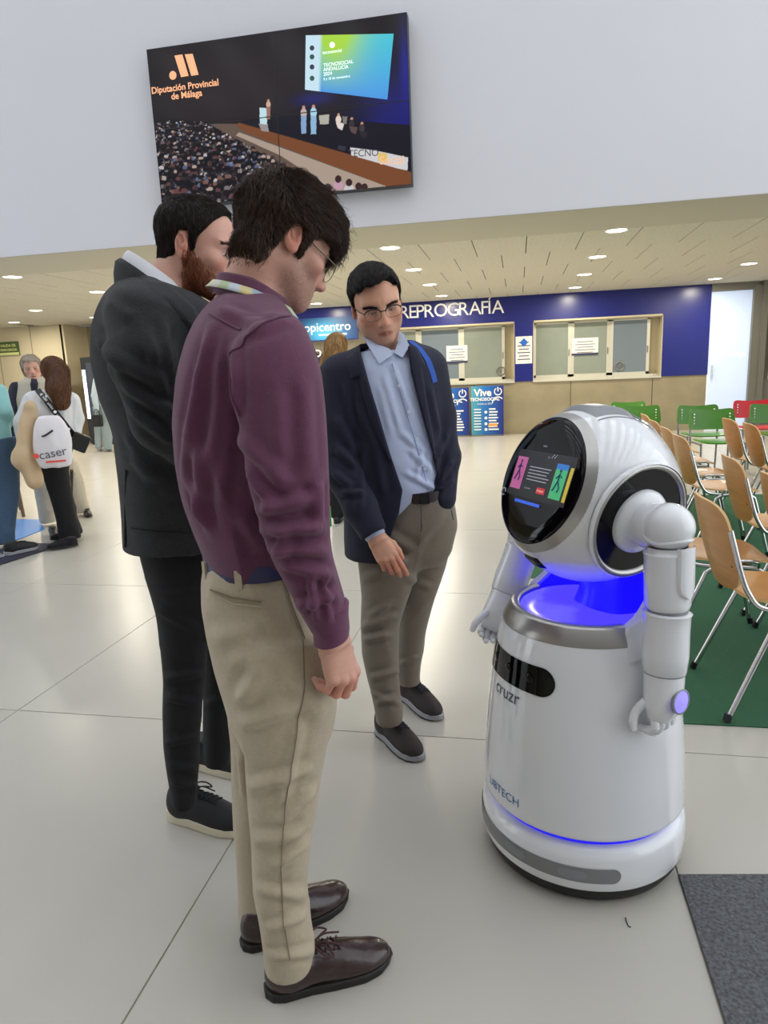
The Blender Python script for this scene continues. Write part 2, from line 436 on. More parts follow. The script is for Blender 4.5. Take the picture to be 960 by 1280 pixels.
# unseen atrium around the camera: facade mullions and roof bars
fr = MB()
for y in np.arange(-4, 6.9, 1.35):
    fr.box((7.9, y, 0), (8.0, y + 0.08, 7.5)); fr.box((-16.9, y, 0), (-16.8, y + 0.08, 7.5))
for z in (0.0, 1.2, 2.7, 4.2, 5.8, 7.4):
    fr.box((7.9, -4, z), (8.0, 6.87, z + 0.09)); fr.box((-16.9, -4, z), (-16.8, 6.87, z + 0.09))
struct(fr.obj('window_4', M_grey))
struct(boxo('wall_front', (-17, -4.2, 0), (8.2, -4.0, 7.8), mat('grey_plaster', (150, 148, 144), 0.8)))  # unseen rear wall, added so light from behind is less even
rf = MB()
for x in np.arange(-16, 8, 1.2): rf.box((x, -4, 7.5), (x + 0.55, 7.2, 7.75))  # unseen roof bars, made wide to cut the sky light from above
for y in np.arange(-4, 7.2, 2.2): rf.box((-17, y, 7.45), (8, y + 0.2, 7.8))
struct(rf.obj('added_roof_bars', M_white))

# carpets
def flat(name, poly, z0, z1, m):
    n = len(poly); V = [(x, y, z0) for x, y in poly] + [(x, y, z1) for x, y in poly]
    F = [tuple(range(n))[::-1], tuple(range(n, 2 * n))] + [(i, (i + 1) % n, n + (i + 1) % n, n + i) for i in range(n)]
    return MB().add(V, F).obj(name, m)
tag(flat('green_carpet', [(0.33, 2.57), (3.4, 2.62), (3.4, 7.45), (-0.02, 7.35), (-0.03, 4.42), (0.33, 4.43)], 0.0005, 0.005, M_carpet_g),
    'dark green carpet laid under the rows of wooden chairs', 'carpet')
tag(flat('grey_carpet', [(0.431, 0.3), (1.6, 0.3), (1.6, 1.9), (0.431, 1.73)], 0.0005, 0.007, M_carpet_s),
    'grey speckled carpet corner at the lower right of the floor', 'carpet')
tag(flat('blue_mat', [(-7.4, 6.18), (-4.93, 6.18), (-4.56, 5.745), (-4.52, 5.33), (-6.3, 3.6), (-7.4, 4.5)], 0.0005, 0.006, mat('blue_vinyl', (38, 132, 214), 0.4)),
    'bright blue floor mat behind the people talking at left', 'mat')
dm = flat('dark_mat', [(-4.95, 3.3), (-4.35, 3.95), (-4.027, 4.515), (-3.93, 5.18), (-4.29, 5.19), (-4.60, 4.6)], 0.007, 0.010, mat('navy_vinyl', (44, 46, 66), 0.5))
tag(dm, 'dark navy floor mat strip with white lettering at the left edge', 'mat')
lt = text('lettering', 'MÁLAGA', 0.2, M_letter, dm, (-4.34, 4.58, 0.0105), rot=(0, 0, math.radians(62)))

# screens on the upper wall
# ---------------------------------------------------------------- video wall of four panels
def tvp(x, y):
    w = ray(x, y); t = (YW - 0.13) / w[1]; return w[0] * t, CAMH + w[2] * t
_tl = tvp(183, 62); _tr = tvp(508, 15); _br = tvp(515.5, 234)
TX0, TX1 = _tl[0], (_tr[0] + _br[0]) / 2
TZ1 = (_tl[1] + _tr[1]) / 2; TZ0 = TZ1 - (TX1 - TX0) * 0.5625
tv = empty('video_wall', 'large four-panel screen showing an auditorium on the white upper wall', 'screen', ((TX0 + TX1) / 2, YW, TZ0))
TW, TH = TX1 - TX0, TZ1 - TZ0
# paint the picture as colours on a fine mesh: u right, v up, both 0..1
NU, NV = 560, 316
uu, vv = np.meshgrid((np.arange(NU) + 0.5) / NU, (np.arange(NV) + 0.5) / NV)
IMG = np.zeros((NV, NU, 3)); IMG[:] = np.array(lin((24, 20, 22)))
# homography from crop pixels of the picture to screen uv
def _hom(src, dst):
    A = []; B = []
    for (x, y), (u, v) in zip(src, dst):
        A.append([x, y, 1, 0, 0, 0, -u * x, -u * y]); B.append(u)
        A.append([0, 0, 0, x, y, 1, -v * x, -v * y]); B.append(v)
    return np.append(np.linalg.solve(np.array(A, float), np.array(B, float)), 1).reshape(3, 3)
HM = _hom([(33, 163), (905, 38), (920, 622), (86, 690)], [(0, 1), (1, 1), (1, 0), (0, 0)])
def uv(x, y):
    q = HM @ np.array([x, y, 1.0]); return q[0] / q[2], q[1] / q[2]
def poly(pts, c, soft=0.0, a=1.0):
    pts = [uv(*p) for p in pts]; ins = np.zeros(uu.shape, bool); n = len(pts)
    for i in range(n):
        (x0, y0), (x1, y1) = pts[i], pts[(i + 1) % n]
        cr = ((y0 > vv) != (y1 > vv)) & (uu < (x1 - x0) * (vv - y0) / (y1 - y0 + 1e-12) + x0)
        ins ^= cr
    col = np.array(lin(c)); IMG[ins] = IMG[ins] * (1 - a) + col * a
    return ins
def blob(x, y, rx, ry, c, a=1.0, soft=False):
    u, v = uv(x, y); ru, rv = rx / 870, ry / 560
    if not soft:
        i0, i1 = max(0, int((u - ru) * NU) - 1), max(0, int((u + ru) * NU) + 2); j0, j1 = max(0, int((v - rv) * NV) - 1), max(0, int((v + rv) * NV) + 2)
        sl = (slice(j0, j1), slice(i0, i1)); w = ((((uu[sl] - u) / ru) ** 2 + ((vv[sl] - v) / rv) ** 2) < 1)[..., None] * a
        IMG[sl] = IMG[sl] * (1 - w) + np.array(lin(c)) * w; return
    d = ((uu - u) / ru) ** 2 + ((vv - v) / rv) ** 2
    w = np.exp(-d) if soft else (d < 1).astype(float)
    IMG[:] = IMG * (1 - a * w[..., None]) + np.array(lin(c)) * (a * w[..., None])
rng = np.random.RandomState(11)
blob(300, 300, 300, 160, (46, 36, 36), 0.6, True)
blob(880, 380, 110, 120, (26, 32, 150), 0.45, True); blob(790, 445, 60, 24, (34, 44, 200), 0.8, True); blob(902, 230, 18, 110, (30, 36, 160), 0.6, True)
blob(590, 330, 60, 20, (28, 34, 120), 0.6, True)
poly([(230, 410), (330, 412), (860, 600), (700, 640), (430, 560)], (96, 80, 70))
poly([(330, 414), (340, 408), (920, 580), (920, 625), (850, 632), (360, 440)], (118, 70, 40))
poly([(340, 440), (500, 500), (850, 632), (660, 640), (480, 520), (330, 450)], (168, 150, 136))
poly([(345, 405), (440, 380), (915, 420), (918, 575)], (22, 20, 30))
poly([(405, 412), (435, 412), (440, 440), (415, 436)], (150, 140, 140))
# audience
poly([(60, 400), (130, 395), (230, 405), (430, 520), (330, 693), (86, 693)], (20, 18, 20))
cols = [(190, 186, 190), (120, 112, 114), (70, 60, 58), (46, 38, 40), (96, 62, 62), (90, 100, 130), (180, 160, 150), (34, 28, 32), (28, 24, 28), (120, 88, 76), (40, 34, 40), (52, 44, 46)]
for k in range(1500):
    y = 400 + 290 * rng.rand() ** 0.8
    x = 60 + rng.rand() * (150 + (y - 400) * 1.9)
    if x > 250 + (y - 400) * 2.2: continue
    s = 2.5 + (y - 400) * 0.022
    blob(x, y, s * (0.8 + rng.rand()), s * (0.9 + rng.rand() * 0.6), cols[rng.randint(len(cols))], 0.9)
    blob(x, y + s * 1.9, s * 1.7, s * 1.3, (20, 18, 22), 0.9)
for x, y in ((672, 600), (708, 612), (740, 625), (760, 628)):
    blob(x, y + 22, 17, 16, (190, 150, 170) if x == 672 else (196, 192, 196)); blob(x, y, 11, 13, (56, 34, 34))
# speakers on the stage
poly([(408, 358), (435, 360), (433, 415), (410, 412)], (190, 220, 226))
def figure(x, y, s, top, legs, sit=False):
    blob(x, y, 5 * s, 6 * s, (190, 140, 120)); blob(x, y + 18 * s, 10 * s, 15 * s, top)
    if sit: poly([(x - 10 * s, y + 28 * s), (x + 22 * s, y + 32 * s), (x + 14 * s, y + 58 * s), (x - 2 * s, y + 50 * s)], legs)
    else: poly([(x - 9 * s, y + 28 * s), (x + 9 * s, y + 28 * s), (x + 8 * s, y + 84 * s), (x - 8 * s, y + 84 * s)], legs)
figure(438, 334, 0.75, (206, 170, 150), (150, 110, 100)); figure(556, 358, 1.05, (190, 170, 170), (130, 160, 200)); figure(589, 356, 1.1, (170, 210, 230), (140, 180, 210))
figure(673, 384, 0.9, (224, 206, 190), (220, 210, 205), True); figure(718, 398, 0.9, (56, 46, 50), (90, 70, 70), True); figure(752, 414, 0.9, (60, 56, 60), (40, 38, 44), True)
poly([(608, 385), (642, 383), (640, 415), (610, 416)], (176, 172, 160)); poly([(686, 390), (703, 390), (700, 415), (688, 414)], (120, 120, 116))
poly([(672, 486), (700, 492), (694, 506), (670, 500)], (50, 50, 60))
# lettering block at the front of the stage
poly([(712, 494), (800, 506), (908, 530), (906, 574), (870, 566), (714, 520)], (206, 204, 206))
poly([(806, 512), (838, 516), (836, 548), (806, 540)], (222, 190, 110))
M_scr = mat('screen_picture', (0, 0, 0), 0.15, attr=True, emit=((255, 255, 255), 0.95), spec=0.2)
_nt = M_scr.node_tree; _b = _nt.nodes['Principled BSDF']; _nt.links.remove(_b.inputs['Base Color'].links[0]); _b.inputs['Base Color'].default_value = (0.008, 0.008, 0.01, 1)
for i in (0, 1):
    for j in (0, 1):
        u0, u1 = i * NU // 2, (i + 1) * NU // 2; v0, v1 = j * NV // 2, (j + 1) * NV // 2
        a, b = u1 - u0, v1 - v0
        gx = -TW / 2 + TW * (np.arange(u0, u1 + 1) / NU); gz = TH * (np.arange(v0, v1 + 1) / NV)
        gx[0] += 0.004; gx[-1] -= 0.004; gz[0] += 0.004; gz[-1] -= 0.004
        sub = IMG[v0:v1, u0:u1]
        pad = np.pad(sub, ((0, 1), (0, 1), (0, 0)), mode='edge')
        X, Z = np.meshgrid(gx, gz); V = np.stack([X, np.full_like(X, -0.1305), Z], -1).reshape(-1, 3)
        idx = np.arange((a + 1) * (b + 1)).reshape(b + 1, a + 1)
        F = np.stack([idx[:-1, :-1], idx[:-1, 1:], idx[1:, 1:], idx[1:, :-1]], -1).reshape(-1, 4)
        me = mesh_np('screen_panel', V, F, False); color_attr(me, pad.reshape(-1, 3))
        p = MB().box((gx[0] - 0.004, -0.13, gz[0] - 0.004), (gx[-1] + 0.004, -0.03, gz[-1] + 0.004)).obj('screen_panel', M_black, tv)
        link('picture', me, M_scr, p)
boxo('wall_bracket', (-TW * 0.35, -0.03, TH * 0.2), (TW * 0.35, 0.0, TH * 0.8), M_black, tv)
M_orange = mat('glowing_orange', (210, 152, 112), 0.5, emit=((210, 152, 112), 0.9))
# the projected slide: its own lit sheet inside the picture
sl = [uv(*p) for p in ((560, 300), (838, 335), (860, 112), (563, 117))]; n_ = 26
G_ = np.linspace(0, 1, n_); P_ = np.zeros((n_, n_, 3)); C_ = np.zeros((n_, n_, 3))
g1, g2, g3, g4 = (np.array(lin(c)) for c in ((166, 214, 60), (70, 196, 214), (74, 150, 226), (198, 226, 240)))
for j, b in enumerate(G_):
    for i, a in enumerate(G_):
        q_ = (np.array(sl[0]) * (1 - a) + np.array(sl[1]) * a) * (1 - b) + (np.array(sl[3]) * (1 - a) + np.array(sl[2]) * a) * b
        P_[j, i] = (-TW / 2 + TW * q_[0], -0.1325, TH * q_[1]); k_ = min(1.0, 1.35 * b * math.exp(-((a - 0.34) / 0.3) ** 2))
        C_[j, i] = (g2 * b + g3 * (1 - b)) * (1 - k_) + g1 * k_ if a > 0.165 else g4
me = MB().grid(P_).mesh('projected_slide', False); color_attr(me, C_.reshape(-1, 3)); link('projected_slide', me, M_scr, tv)
M_glowwhite = mat('glowing_white', (240, 244, 250), 0.5, emit=((235, 242, 250), 0.9))
def tvt(body, x, y, size, m, **k):
    u, v = uv(x, y); return text('lettering', body, size, m, tv, (-TW / 2 + TW * u, -0.1335, TH * v), **k)
tvt('Diputación Provincial', 160, 288, TW * 0.032, M_orange, bold=0.002)
tvt('de Málaga', 166, 315, TW * 0.032, M_orange, bold=0.002)
def tvpoly(name, pts, m):
    V = []
    for x, y in pts:
        u, v = uv(x, y); V.append((-TW / 2 + TW * u, -0.1340, TH * v))
    return MB().add(V, [tuple(range(len(V)))]).obj(name, m, tv)
tvpoly('emblem', [(126, 184), (152, 180), (173, 252), (148, 256)], M_orange)
tvpoly('emblem', [(160, 180), (186, 178), (206, 248), (182, 252)], M_orange)
tvpoly('emblem', [(121 + 12 * math.cos(t), 250 + 15 * math.sin(t)) for t in np.linspace(0, 2 * math.pi, 17)[:-1]], M_orange)
for body, y, s in (('TECNOSOCIAL', 219, .0165), ('ANDALUCÍA', 234, .0165), ('2024', 249, .0165), ('9 y 10 de noviembre', 266, .012)):
    tvt(body, 622, y, TW * s, M_glowwhite, align='LEFT')
tvt('tecnosocial', 652, 172, TW * 0.016, M_glowwhite)
tvpoly('emblem', [(652 + 9 * math.cos(t), 150 + 10 * math.sin(t)) for t in np.linspace(0, 2 * math.pi, 15)[:-1]], M_glowwhite)
for y, c in ((160, 0), (190, 1), (224, 0), (262, 1)): tvpoly('slide_logo', [(584 + 8 * math.cos(t), y + 9 * math.sin(t)) for t in np.linspace(0, 2 * math.pi, 13)[:-1]], mat('slide_ink', (56, 96, 84) if c else (60, 66, 84), 0.6))
M_dk = mat('dark_print', (52, 50, 62), 0.6)
tvt('TECNO', 756, 516, TW * 0.034, M_dk, rot=(math.pi / 2, 0.06, 0))
tvt('Social', 852, 541, TW * 0.040, M_orange, rot=(math.pi / 2, 0.06, 0))

# roll-up posters leaning by the concrete wall
def rollup(x0, x1, z1, label, seed):
    o = empty('rollup_poster', label, 'poster', ((x0 + x1) / 2, YB - 0.35, 0), 0, 'blue event posters below the hatches')
    w = x1 - x0; n, m_ = 14, 24
    P = np.array([[(-w / 2 + w * i / (n - 1), 0.0, 0.03 + (z1 - 0.03) * j / (m_ - 1)) for i in range(n)] for j in range(m_)])
    me = MB().grid(P).mesh('printed_sheet', False); co = P.reshape(-1, 3)
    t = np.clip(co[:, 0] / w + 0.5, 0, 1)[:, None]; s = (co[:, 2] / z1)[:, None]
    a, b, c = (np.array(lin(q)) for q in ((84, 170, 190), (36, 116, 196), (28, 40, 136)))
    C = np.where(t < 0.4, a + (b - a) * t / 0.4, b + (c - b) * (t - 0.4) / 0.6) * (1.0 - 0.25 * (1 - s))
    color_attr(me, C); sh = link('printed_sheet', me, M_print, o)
    boxo('backing', (-w / 2, 0.003, 0.0), (w / 2, 0.03, z1), M_grey, o)
    text('lettering', 'Vive', 0.2, M_letter, o, (-w * 0.14, -0.004, z1 - 0.14), bold=0.006)
    text('lettering', 'TECNOSOCIAL', 0.088, M_letter, o, (-w * 0.08, -0.004, z1 - 0.27), bold=0.003)
    text('lettering', 'Andalucía 2024', 0.05, M_letter, o, (-w * 0.08, -0.004, z1 - 0.36))
    e = MB(); cx = w * 0.33; cz = z1 - 0.12
    e.tube([(cx + 0.07 * math.cos(t), -0.005, cz + 0.07 * math.sin(t)) for t in np.linspace(2.1, 2.1 + 5.3, 20)], 0.012, 5)
    e.tube([(cx, -0.005, cz + 0.09), (cx, -0.005, cz)], 0.012, 5)
    e.tube([(cx + 0.11 * math.cos(t), -0.005, cz - 0.22 + 0.11 * math.sin(t)) for t in np.linspace(0.7, 3.2, 12)], 0.012, 5)
    e.obj('emblem', M_letter, o)
    rg = np.random.RandomState(seed); q = MB()
    for k in range(8):
        z = z1 - 0.47 - k * (z1 - 0.55) / 8
        q.box((-w * 0.42, -0.005, z - 0.01), (-w * 0.2, -0.003, z + 0.01))
        xs = w * (0.02 + 0.06 * rg.rand()); q.box((xs, -0.005, z - 0.012), (xs + w * (0.2 + 0.15 * rg.rand()), -0.003, z + 0.016))
        if k % 2: q.lathe([(0.0005, 0), (0.03, 0)], 12, M=(np.array([[1, 0, 0], [0, 0, 1], [0, 1, 0]]), (-w * 0.05, -0.005, z)))
    q.obj('sponsor_lines', M_letter, o)
    return o
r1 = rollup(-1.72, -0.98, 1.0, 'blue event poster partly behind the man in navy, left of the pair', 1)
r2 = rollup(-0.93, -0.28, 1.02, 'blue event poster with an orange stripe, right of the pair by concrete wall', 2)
boxo('orange_stripe', (0.02, -0.006, 0.2), (0.2, -0.004, 0.26), mat('orange_print', (226, 160, 84), 0.6), r2)
# ---------------------------------------------------------------- chairs
M_ply = mat('beech_plywood', (176, 122, 62), 0.38, noise=(5, 0.12, (1, 1, 9)), coat=0.15)
M_plyedge = mat('plywood_edge', (212, 172, 116), 0.5)
def sheet(fn, nu, nv, th, edge_mat=True):
    """thick curved panel from fn(u,v)->point, normals by difference"""
    U = np.linspace(-1, 1, nu); W = np.linspace(-1, 1, nv)
    P = np.array([[fn(u, v) for u in U] for v in W])
    du = np.gradient(P, axis=1); dv = np.gradient(P, axis=0)
    N = np.cross(du, dv); N /= np.linalg.norm(N, axis=2)[..., None] + 1e-9
    return P, P + N * th
def panel(name, fn, nu, nv, th, m, m2, parent):
    A, B = sheet(fn, nu, nv, th)
    mb = MB().grid(A[::-1]).grid(B)
    n = nu * nv
    ring = [(0, j) for j in range(nu)] + [(i, nu - 1) for i in range(1, nv)] + [(nv - 1, j) for j in range(nu - 2, -1, -1)] + [(i, 0) for i in range(nv - 2, 0, -1)]
    Va = [A[i, j] for i, j in ring]; Vb = [B[i, j] for i, j in ring]; k = len(ring)
    mb.add(Va + Vb, [(i, (i + 1) % k, k + (i + 1) % k, k + i) for i in range(k)])
    me = mb.mesh(name); me.set_sharp_from_angle(angle=math.radians(40))
    me.materials.append(m); me.materials.append(m2)
    nf = 2 * (nu - 1) * (nv - 1)
    idx = np.zeros(len(me.polygons), np.int32); idx[nf:] = 1; me.polygons.foreach_set('material_index', idx)
    return link(name, me, None, parent)
def squircle(u, v, p=5.0):
    """square -> rounded square"""
    r = (abs(u) ** p + abs(v) ** p) ** (1 / p); k = max(abs(u), abs(v))
    return (u * k / r, v * k / r) if r > 1e-9 else (0, 0)
def wood_chair(label, loc, rz, proto=[]):
    if proto:
        c = copy_tree(proto[0]); c['label'] = label; c.location = loc; c.rotation_euler = (0, 0, rz); return c
    c = empty('wooden_chair', label, 'chair', loc, rz, 'wooden chairs with chrome legs on green carpet')
    def seat(u, v):
        a, b = squircle(u, v); x = 0.205 * a; y = 0.205 * b
        z = 0.445 + 0.012 * a * a - 0.035 * max(0, b - 0.55) ** 1.5 * 1.6 + 0.016 * b * b * (b < 0)
        return (x, y, z)
    panel('seat', seat, 13, 13, 0.012, M_ply, M_plyedge, c)
    def back(u, v):
        a, b = squircle(u, v, 4.0); w = 0.205 + 0.012 * b
        y = -0.215 - 0.05 * (b + 1) * 0.9 - 0.042 * (1 - a * a) + 0.01 * b * b
        return (w * a, y, 0.665 + 0.175 * b)
    panel('backrest', back, 13, 13, 0.011, M_ply, M_plyedge, c)
    for s in (-1, 1):
        x = 0.215 * s
        MB().tube([(x * 1.12, -0.265, 0.0), (x, -0.12, 0.36), (x * 0.99, -0.09, 0.415), (x * 0.99, -0.03, 0.432), (x * 0.99, 0.08, 0.432), (x * 0.99, 0.135, 0.415), (x, 0.16, 0.36), (x * 1.12, 0.25, 0.0)], 0.0115, 10, smooth=5).obj('leg_frame', M_chrome, c, True)
        MB().tube([(x * 0.9, 0.1, 0.432), (x * 0.93, -0.08, 0.435), (x * 0.96, -0.165, 0.452), (x * 0.97, -0.205, 0.5), (x * 0.97, -0.235, 0.57), (x * 0.97, -0.285, 0.745)], 0.0105, 10, smooth=5).obj('back_post', M_chrome, c, True)
        for y in (-0.267, 0.252):
            MB().tube([(x * 1.125, y, 0.0), (x * 1.11, y * 0.97, 0.03)], 0.0145, 10).obj('foot_cap', M_black, c, True)
        for z, y in ((0.60, -0.243), (0.71, -0.272)):
            MB().tube([(x * 0.97, y + 0.005, z), (x * 0.80, y - 0.018, z)], 0.006, 8).obj('bolt', M_black, c, True)
    MB().tube([(-0.213, 0.08, 0.432), (0.213, 0.08, 0.432)], 0.009, 8).tube([(-0.213, -0.03, 0.432), (0.213, -0.03, 0.432)], 0.009, 8).obj('cross_bars', M_chrome, c, True)
    MB().tube([(0.213, 0.12, 0.43), (0.255, 0.10, 0.47), (0.262, 0.02, 0.475), (0.255, -0.06, 0.47), (0.213, -0.07, 0.43)], 0.008, 8, smooth=5).obj('linking_bar', M_chrome, c, True)
    proto.append(c); return c
RZ = -math.pi / 2
for lab, x, y, d in (
    ('wooden chair with chrome legs nearest the camera at the right edge', 1.05, 2.845, 0.02),
    ('wooden chair mostly hidden behind the robot arm, next to the nearest chair', 0.95, 3.44, 0.0),
    ('wooden chair of the second row seen from behind, just right of the robot', 1.47, 4.03, -0.03),
    ('wooden chair of the second row cut by the right photo edge', 1.47, 3.38, 0.0),
    ('first wooden chair of the far column right of the robot head', 1.46, 5.25, 0.04),
    ('second wooden chair of the far column right of the robot head', 1.50, 5.90, 0.0),
    ('third wooden chair of the far column right of the robot head', 1.54, 6.65, 0.02),
    ('last wooden chair of the far column, tight beside the robot head', 1.60, 7.45, 0.0),
    ('left one of two wooden chairs before the frosted door', 2.17, 6.62, 0.03),
    ('right one of two wooden chairs before the frosted door', 2.18, 6.06, -0.02),
    ('third wooden chair before the frosted door, cut by the photo edge', 2.2, 5.5, 0.0)):
    wood_chair(lab, (x, y, 0.0105), RZ + d)

M_gpl = mat('green_plastic', (70, 128, 34), 0.35)
M_rpl = mat('red_plastic', (186, 24, 40), 0.35)
M_leg = mat('grey_steel_leg', (140, 142, 142), 0.35, metal=0.8)
def plastic_chair(label, loc, rz, m, name, group, protos={}):
    if name in protos:
        c = copy_tree(protos[name]); c['label'] = label; c.location = loc; c.rotation_euler = (0, 0, rz); return c
    c = empty(name, label, 'chair', loc, rz, group)
    def seat(u, v):
        a, b = squircle(u, v, 6); return (0.23 * a, 0.20 * b, 0.455 + 0.012 * a * a - 0.03 * max(0, b - 0.5) ** 2)
    panel('seat', seat, 11, 11, 0.014, m, m, c)
    def back(u, v):
        a, b = squircle(u, v, 7); return (0.25 * a * (1 - 0.04 * b), -0.235 - 0.03 * b - 0.035 * (1 - a * a), 0.70 + 0.125 * b - 0.028 * (1 - a * a) * (b > 0) * b + 0.0 * a)
    panel('backrest', back, 13, 9, 0.012, m, m, c)
    sl = MB()
    for s in (-1, 1):
        for k in range(4): sl.box((s * 0.195 - 0.004, -0.262, 0.64 + 0.035 * k), (s * 0.195 + 0.004, -0.225, 0.655 + 0.035 * k))
    sl.obj('back_slots', M_letter, c)
    for s in (-1, 1):
        x = 0.235 * s
        MB().tube([(x, -0.24, 0.0), (x, -0.22, 0.44), (x, -0.232, 0.55), (x * 0.97, -0.245, 0.62)], 0.0125, 8, smooth=3).obj('rear_leg', M_leg, c, True)
        MB().tube([(x, 0.2, 0.0), (x, 0.18, 0.42), (x, 0.14, 0.442), (x, -0.2, 0.442)], 0.0125, 8, smooth=3).obj('front_leg', M_leg, c, True)
    protos[name] = c; return c
GG, GR = 'green plastic chairs by the concrete wall', 'red plastic chairs by the frosted door'
for lab, x, y, n in (
    ('green plastic chair in front of the frosted door, the nearer of a pair', 2.22, 8.25, 'g'), ('green plastic chair in front of the frosted door, behind the nearer one', 2.26, 9.05, 'g'),
    ('green plastic chair just above the robot head, the nearer of two', 1.60, 9.25, 'g'), ('green plastic chair just above the robot head, the farther of two', 1.60, 10.3, 'g'),
    ('green plastic chair cut by the right photo edge beside the red one', 3.08, 8.95, 'g'),
    ('red plastic chair at the right below the frosted door', 3.12, 9.8, 'r')):
    plastic_chair(lab, (x, y, 0.0), math.pi + (0.06 if n == 'g' else 0), M_gpl if n == 'g' else M_rpl, 'green_chair' if n == 'g' else 'red_chair', GG if n == 'g' else GR)
# ---------------------------------------------------------------- service robot
M_rw = mat('gloss_white_shell', (230, 231, 234), 0.12, coat=0.5)
M_rs = mat('satin_silver', (176, 174, 170), 0.3, metal=0.85)
M_rg = mat('grey_trim', (140, 142, 146), 0.35, metal=0.3)
M_rb = mat('gloss_black_glass', (5, 5, 7), 0.06, spec=0.28)
M_rk = mat('matt_black_rubber', (14, 14, 15), 0.5)
M_glowb = mat('blue_glow', (24, 16, 230), 0.25, emit=((62, 50, 255), 1.7), coat=0.3)
M_glowd = mat('deep_blue_glow', (16, 10, 190), 0.3, emit=((24, 14, 225), 0.9))
M_glowl = mat('lilac_glow', (140, 130, 255), 0.3, emit=((134, 124, 255), 0.8))
RTH = math.radians(-57.5)
rb = empty('robot', 'white round-headed service robot with blue lit neck, black face screen and jointed arms', 'robot', (0.18, 1.86, 0), RTH)
# local axes: forward -Y, robot's left +X
def body_r(z):
    return float(np.interp(z, [0.0, 0.10, 0.16, 0.20, 0.30, 0.45, 0.55, 0.61, 0.66, 0.70, 0.735], [0.262, 0.279, 0.280, 0.279, 0.2755, 0.264, 0.252, 0.243, 0.232, 0.219, 0.198]))
AF = -math.pi / 2                                        # azimuth of the front
MB().lathe([(0.0005, 0.004), (0.235, 0.004), (0.262, 0.012), (0.274, 0.032), (0.276, 0.052), (0.2, 0.056)], 96).obj('rubber_skirt', M_rk, rb, True)
MB().lathe([(0.20, 0.050), (0.279, 0.050), (0.2835, 0.058), (0.285, 0.09), (0.2835, 0.135), (0.280, 0.148), (0.272, 0.160), (0.255, 0.172), (0.2, 0.174)], 96).obj('base_ring', M_rw, rb, True, sharp=50)
MB().lathe([(0.2, 0.172), (0.258, 0.172), (0.258, 0.196), (0.2, 0.196)], 96).obj('light_groove', M_glowd, rb, True)
boxr = MB()
for a0, a1 in ((AF - 1.25, AF + 1.28),):
    pts = []
    for t in np.concatenate([a0 + 0.08 * (1 - np.cos(np.linspace(0, 1.57, 10))), np.linspace(a0 + 0.1, a1 - 0.1, 50), a1 - 0.08 * (1 - np.cos(np.linspace(1.57, 0, 10)))]):
        e = min((t - a0), (a1 - t)) * 0.285
        hh = 0.021 * math.sqrt(max(0, 1 - max(0, 1 - e / 0.021) ** 2))
        pts.append((t, hh))
    P = np.array([[((0.2860) * math.cos(t), 0.2860 * math.sin(t), 0.099 + s * hh) for t, hh in pts] for s in np.linspace(-1, 1, 5)])
    boxr.grid(P)
ss = boxr.obj('sensor_strip', mat('grey_sensor_film', (128, 128, 130), 0.3), rb, True)
for t in (AF - 0.5, AF + 0.28, AF + 0.85):
    q = MB(); q.grid(np.array([[(0.2868 * math.cos(t + a * 0.13), 0.2868 * math.sin(t + a * 0.13), 0.099 + b * 0.013 * math.sqrt(max(0.02, 1 - a ** 6))) for a in np.linspace(-1, 1, 13)] for b in np.linspace(-1, 1, 4)]))
    q.obj('sensor_window', M_rg, ss, True)
zs = [0.192, 0.197, 0.203] + list(np.linspace(0.22, 0.70, 16))
MB().lathe([(0.2, 0.190), (0.270, 0.190)] + [(body_r(z) - (0.004 if z < 0.193 else 0), z) for z in zs], 128).obj('body_shell', M_rw, rb, True, sharp=60)
rng_f = (AF - 1.42, AF + 1.42)
MB().lathe([(body_r(0.69) + 0.0005, 0.690), (0.2215, 0.697), (0.214, 0.712), (0.2035, 0.731), (0.199, 0.737), (0.186, 0.740), (0.176, 0.736), (0.172, 0.728)], 80, *rng_f).obj('silver_collar', M_rs, rb, True, sharp=50)
# back shell: the white cloak that rises behind the neck
def cloak(rin):
    P = []
    for z in np.linspace(0.655, 0.90, 16):
        k = max(0.0, (z - 0.735) / 0.165)
        af = 1.40 + 0.85 * k ** 0.75
        r = (body_r(z) if z < 0.7 else np.interp(z, [0.7, 0.76, 0.82, 0.90], [0.219, 0.215, 0.210, 0.200])) + 0.002 - rin
        P.append([(r * math.cos(t), r * math.sin(t), z) for t in np.linspace(AF + af, AF + 2 * math.pi - af, 41)])
    return np.array(P)
Po, Pi = cloak(0), cloak(0.026)
ck = MB().grid(Po).grid(Pi[:, ::-1])
k = Po.shape[0]
edge = np.array([Po[:, 0], Pi[:, 0]]); ck.grid(edge)
edge = np.array([Pi[:, -1], Po[:, -1]]); ck.grid(edge)
ck.grid(np.array([Pi[-1], Po[-1]])); 
bs = ck.obj('back_shell', M_rw, rb, True, sharp=50)
Pm = cloak(0.0275)[:, 1:-1]
MB().grid(Pm[3:, ::-1]).obj('blue_lit_inside', M_glowd, bs, True)  # glowing sheet stands for blue light on the shell's inside
# lit dish and neck
MB().lathe([(0.0005, 0.730), (0.06, 0.724), (0.12, 0.716), (0.160, 0.718), (0.174, 0.729)], 72).obj('lit_dish', M_glowb, rb, True)
MB().lathe([(0.10, 0.72), (0.085, 0.76), (0.082, 0.84), (0.10, 0.9)], 48, M=(np.eye(3), (0, 0.09, 0))).obj('neck', M_glowd, rb, True)  # blue light on the neck is put in as its own glow
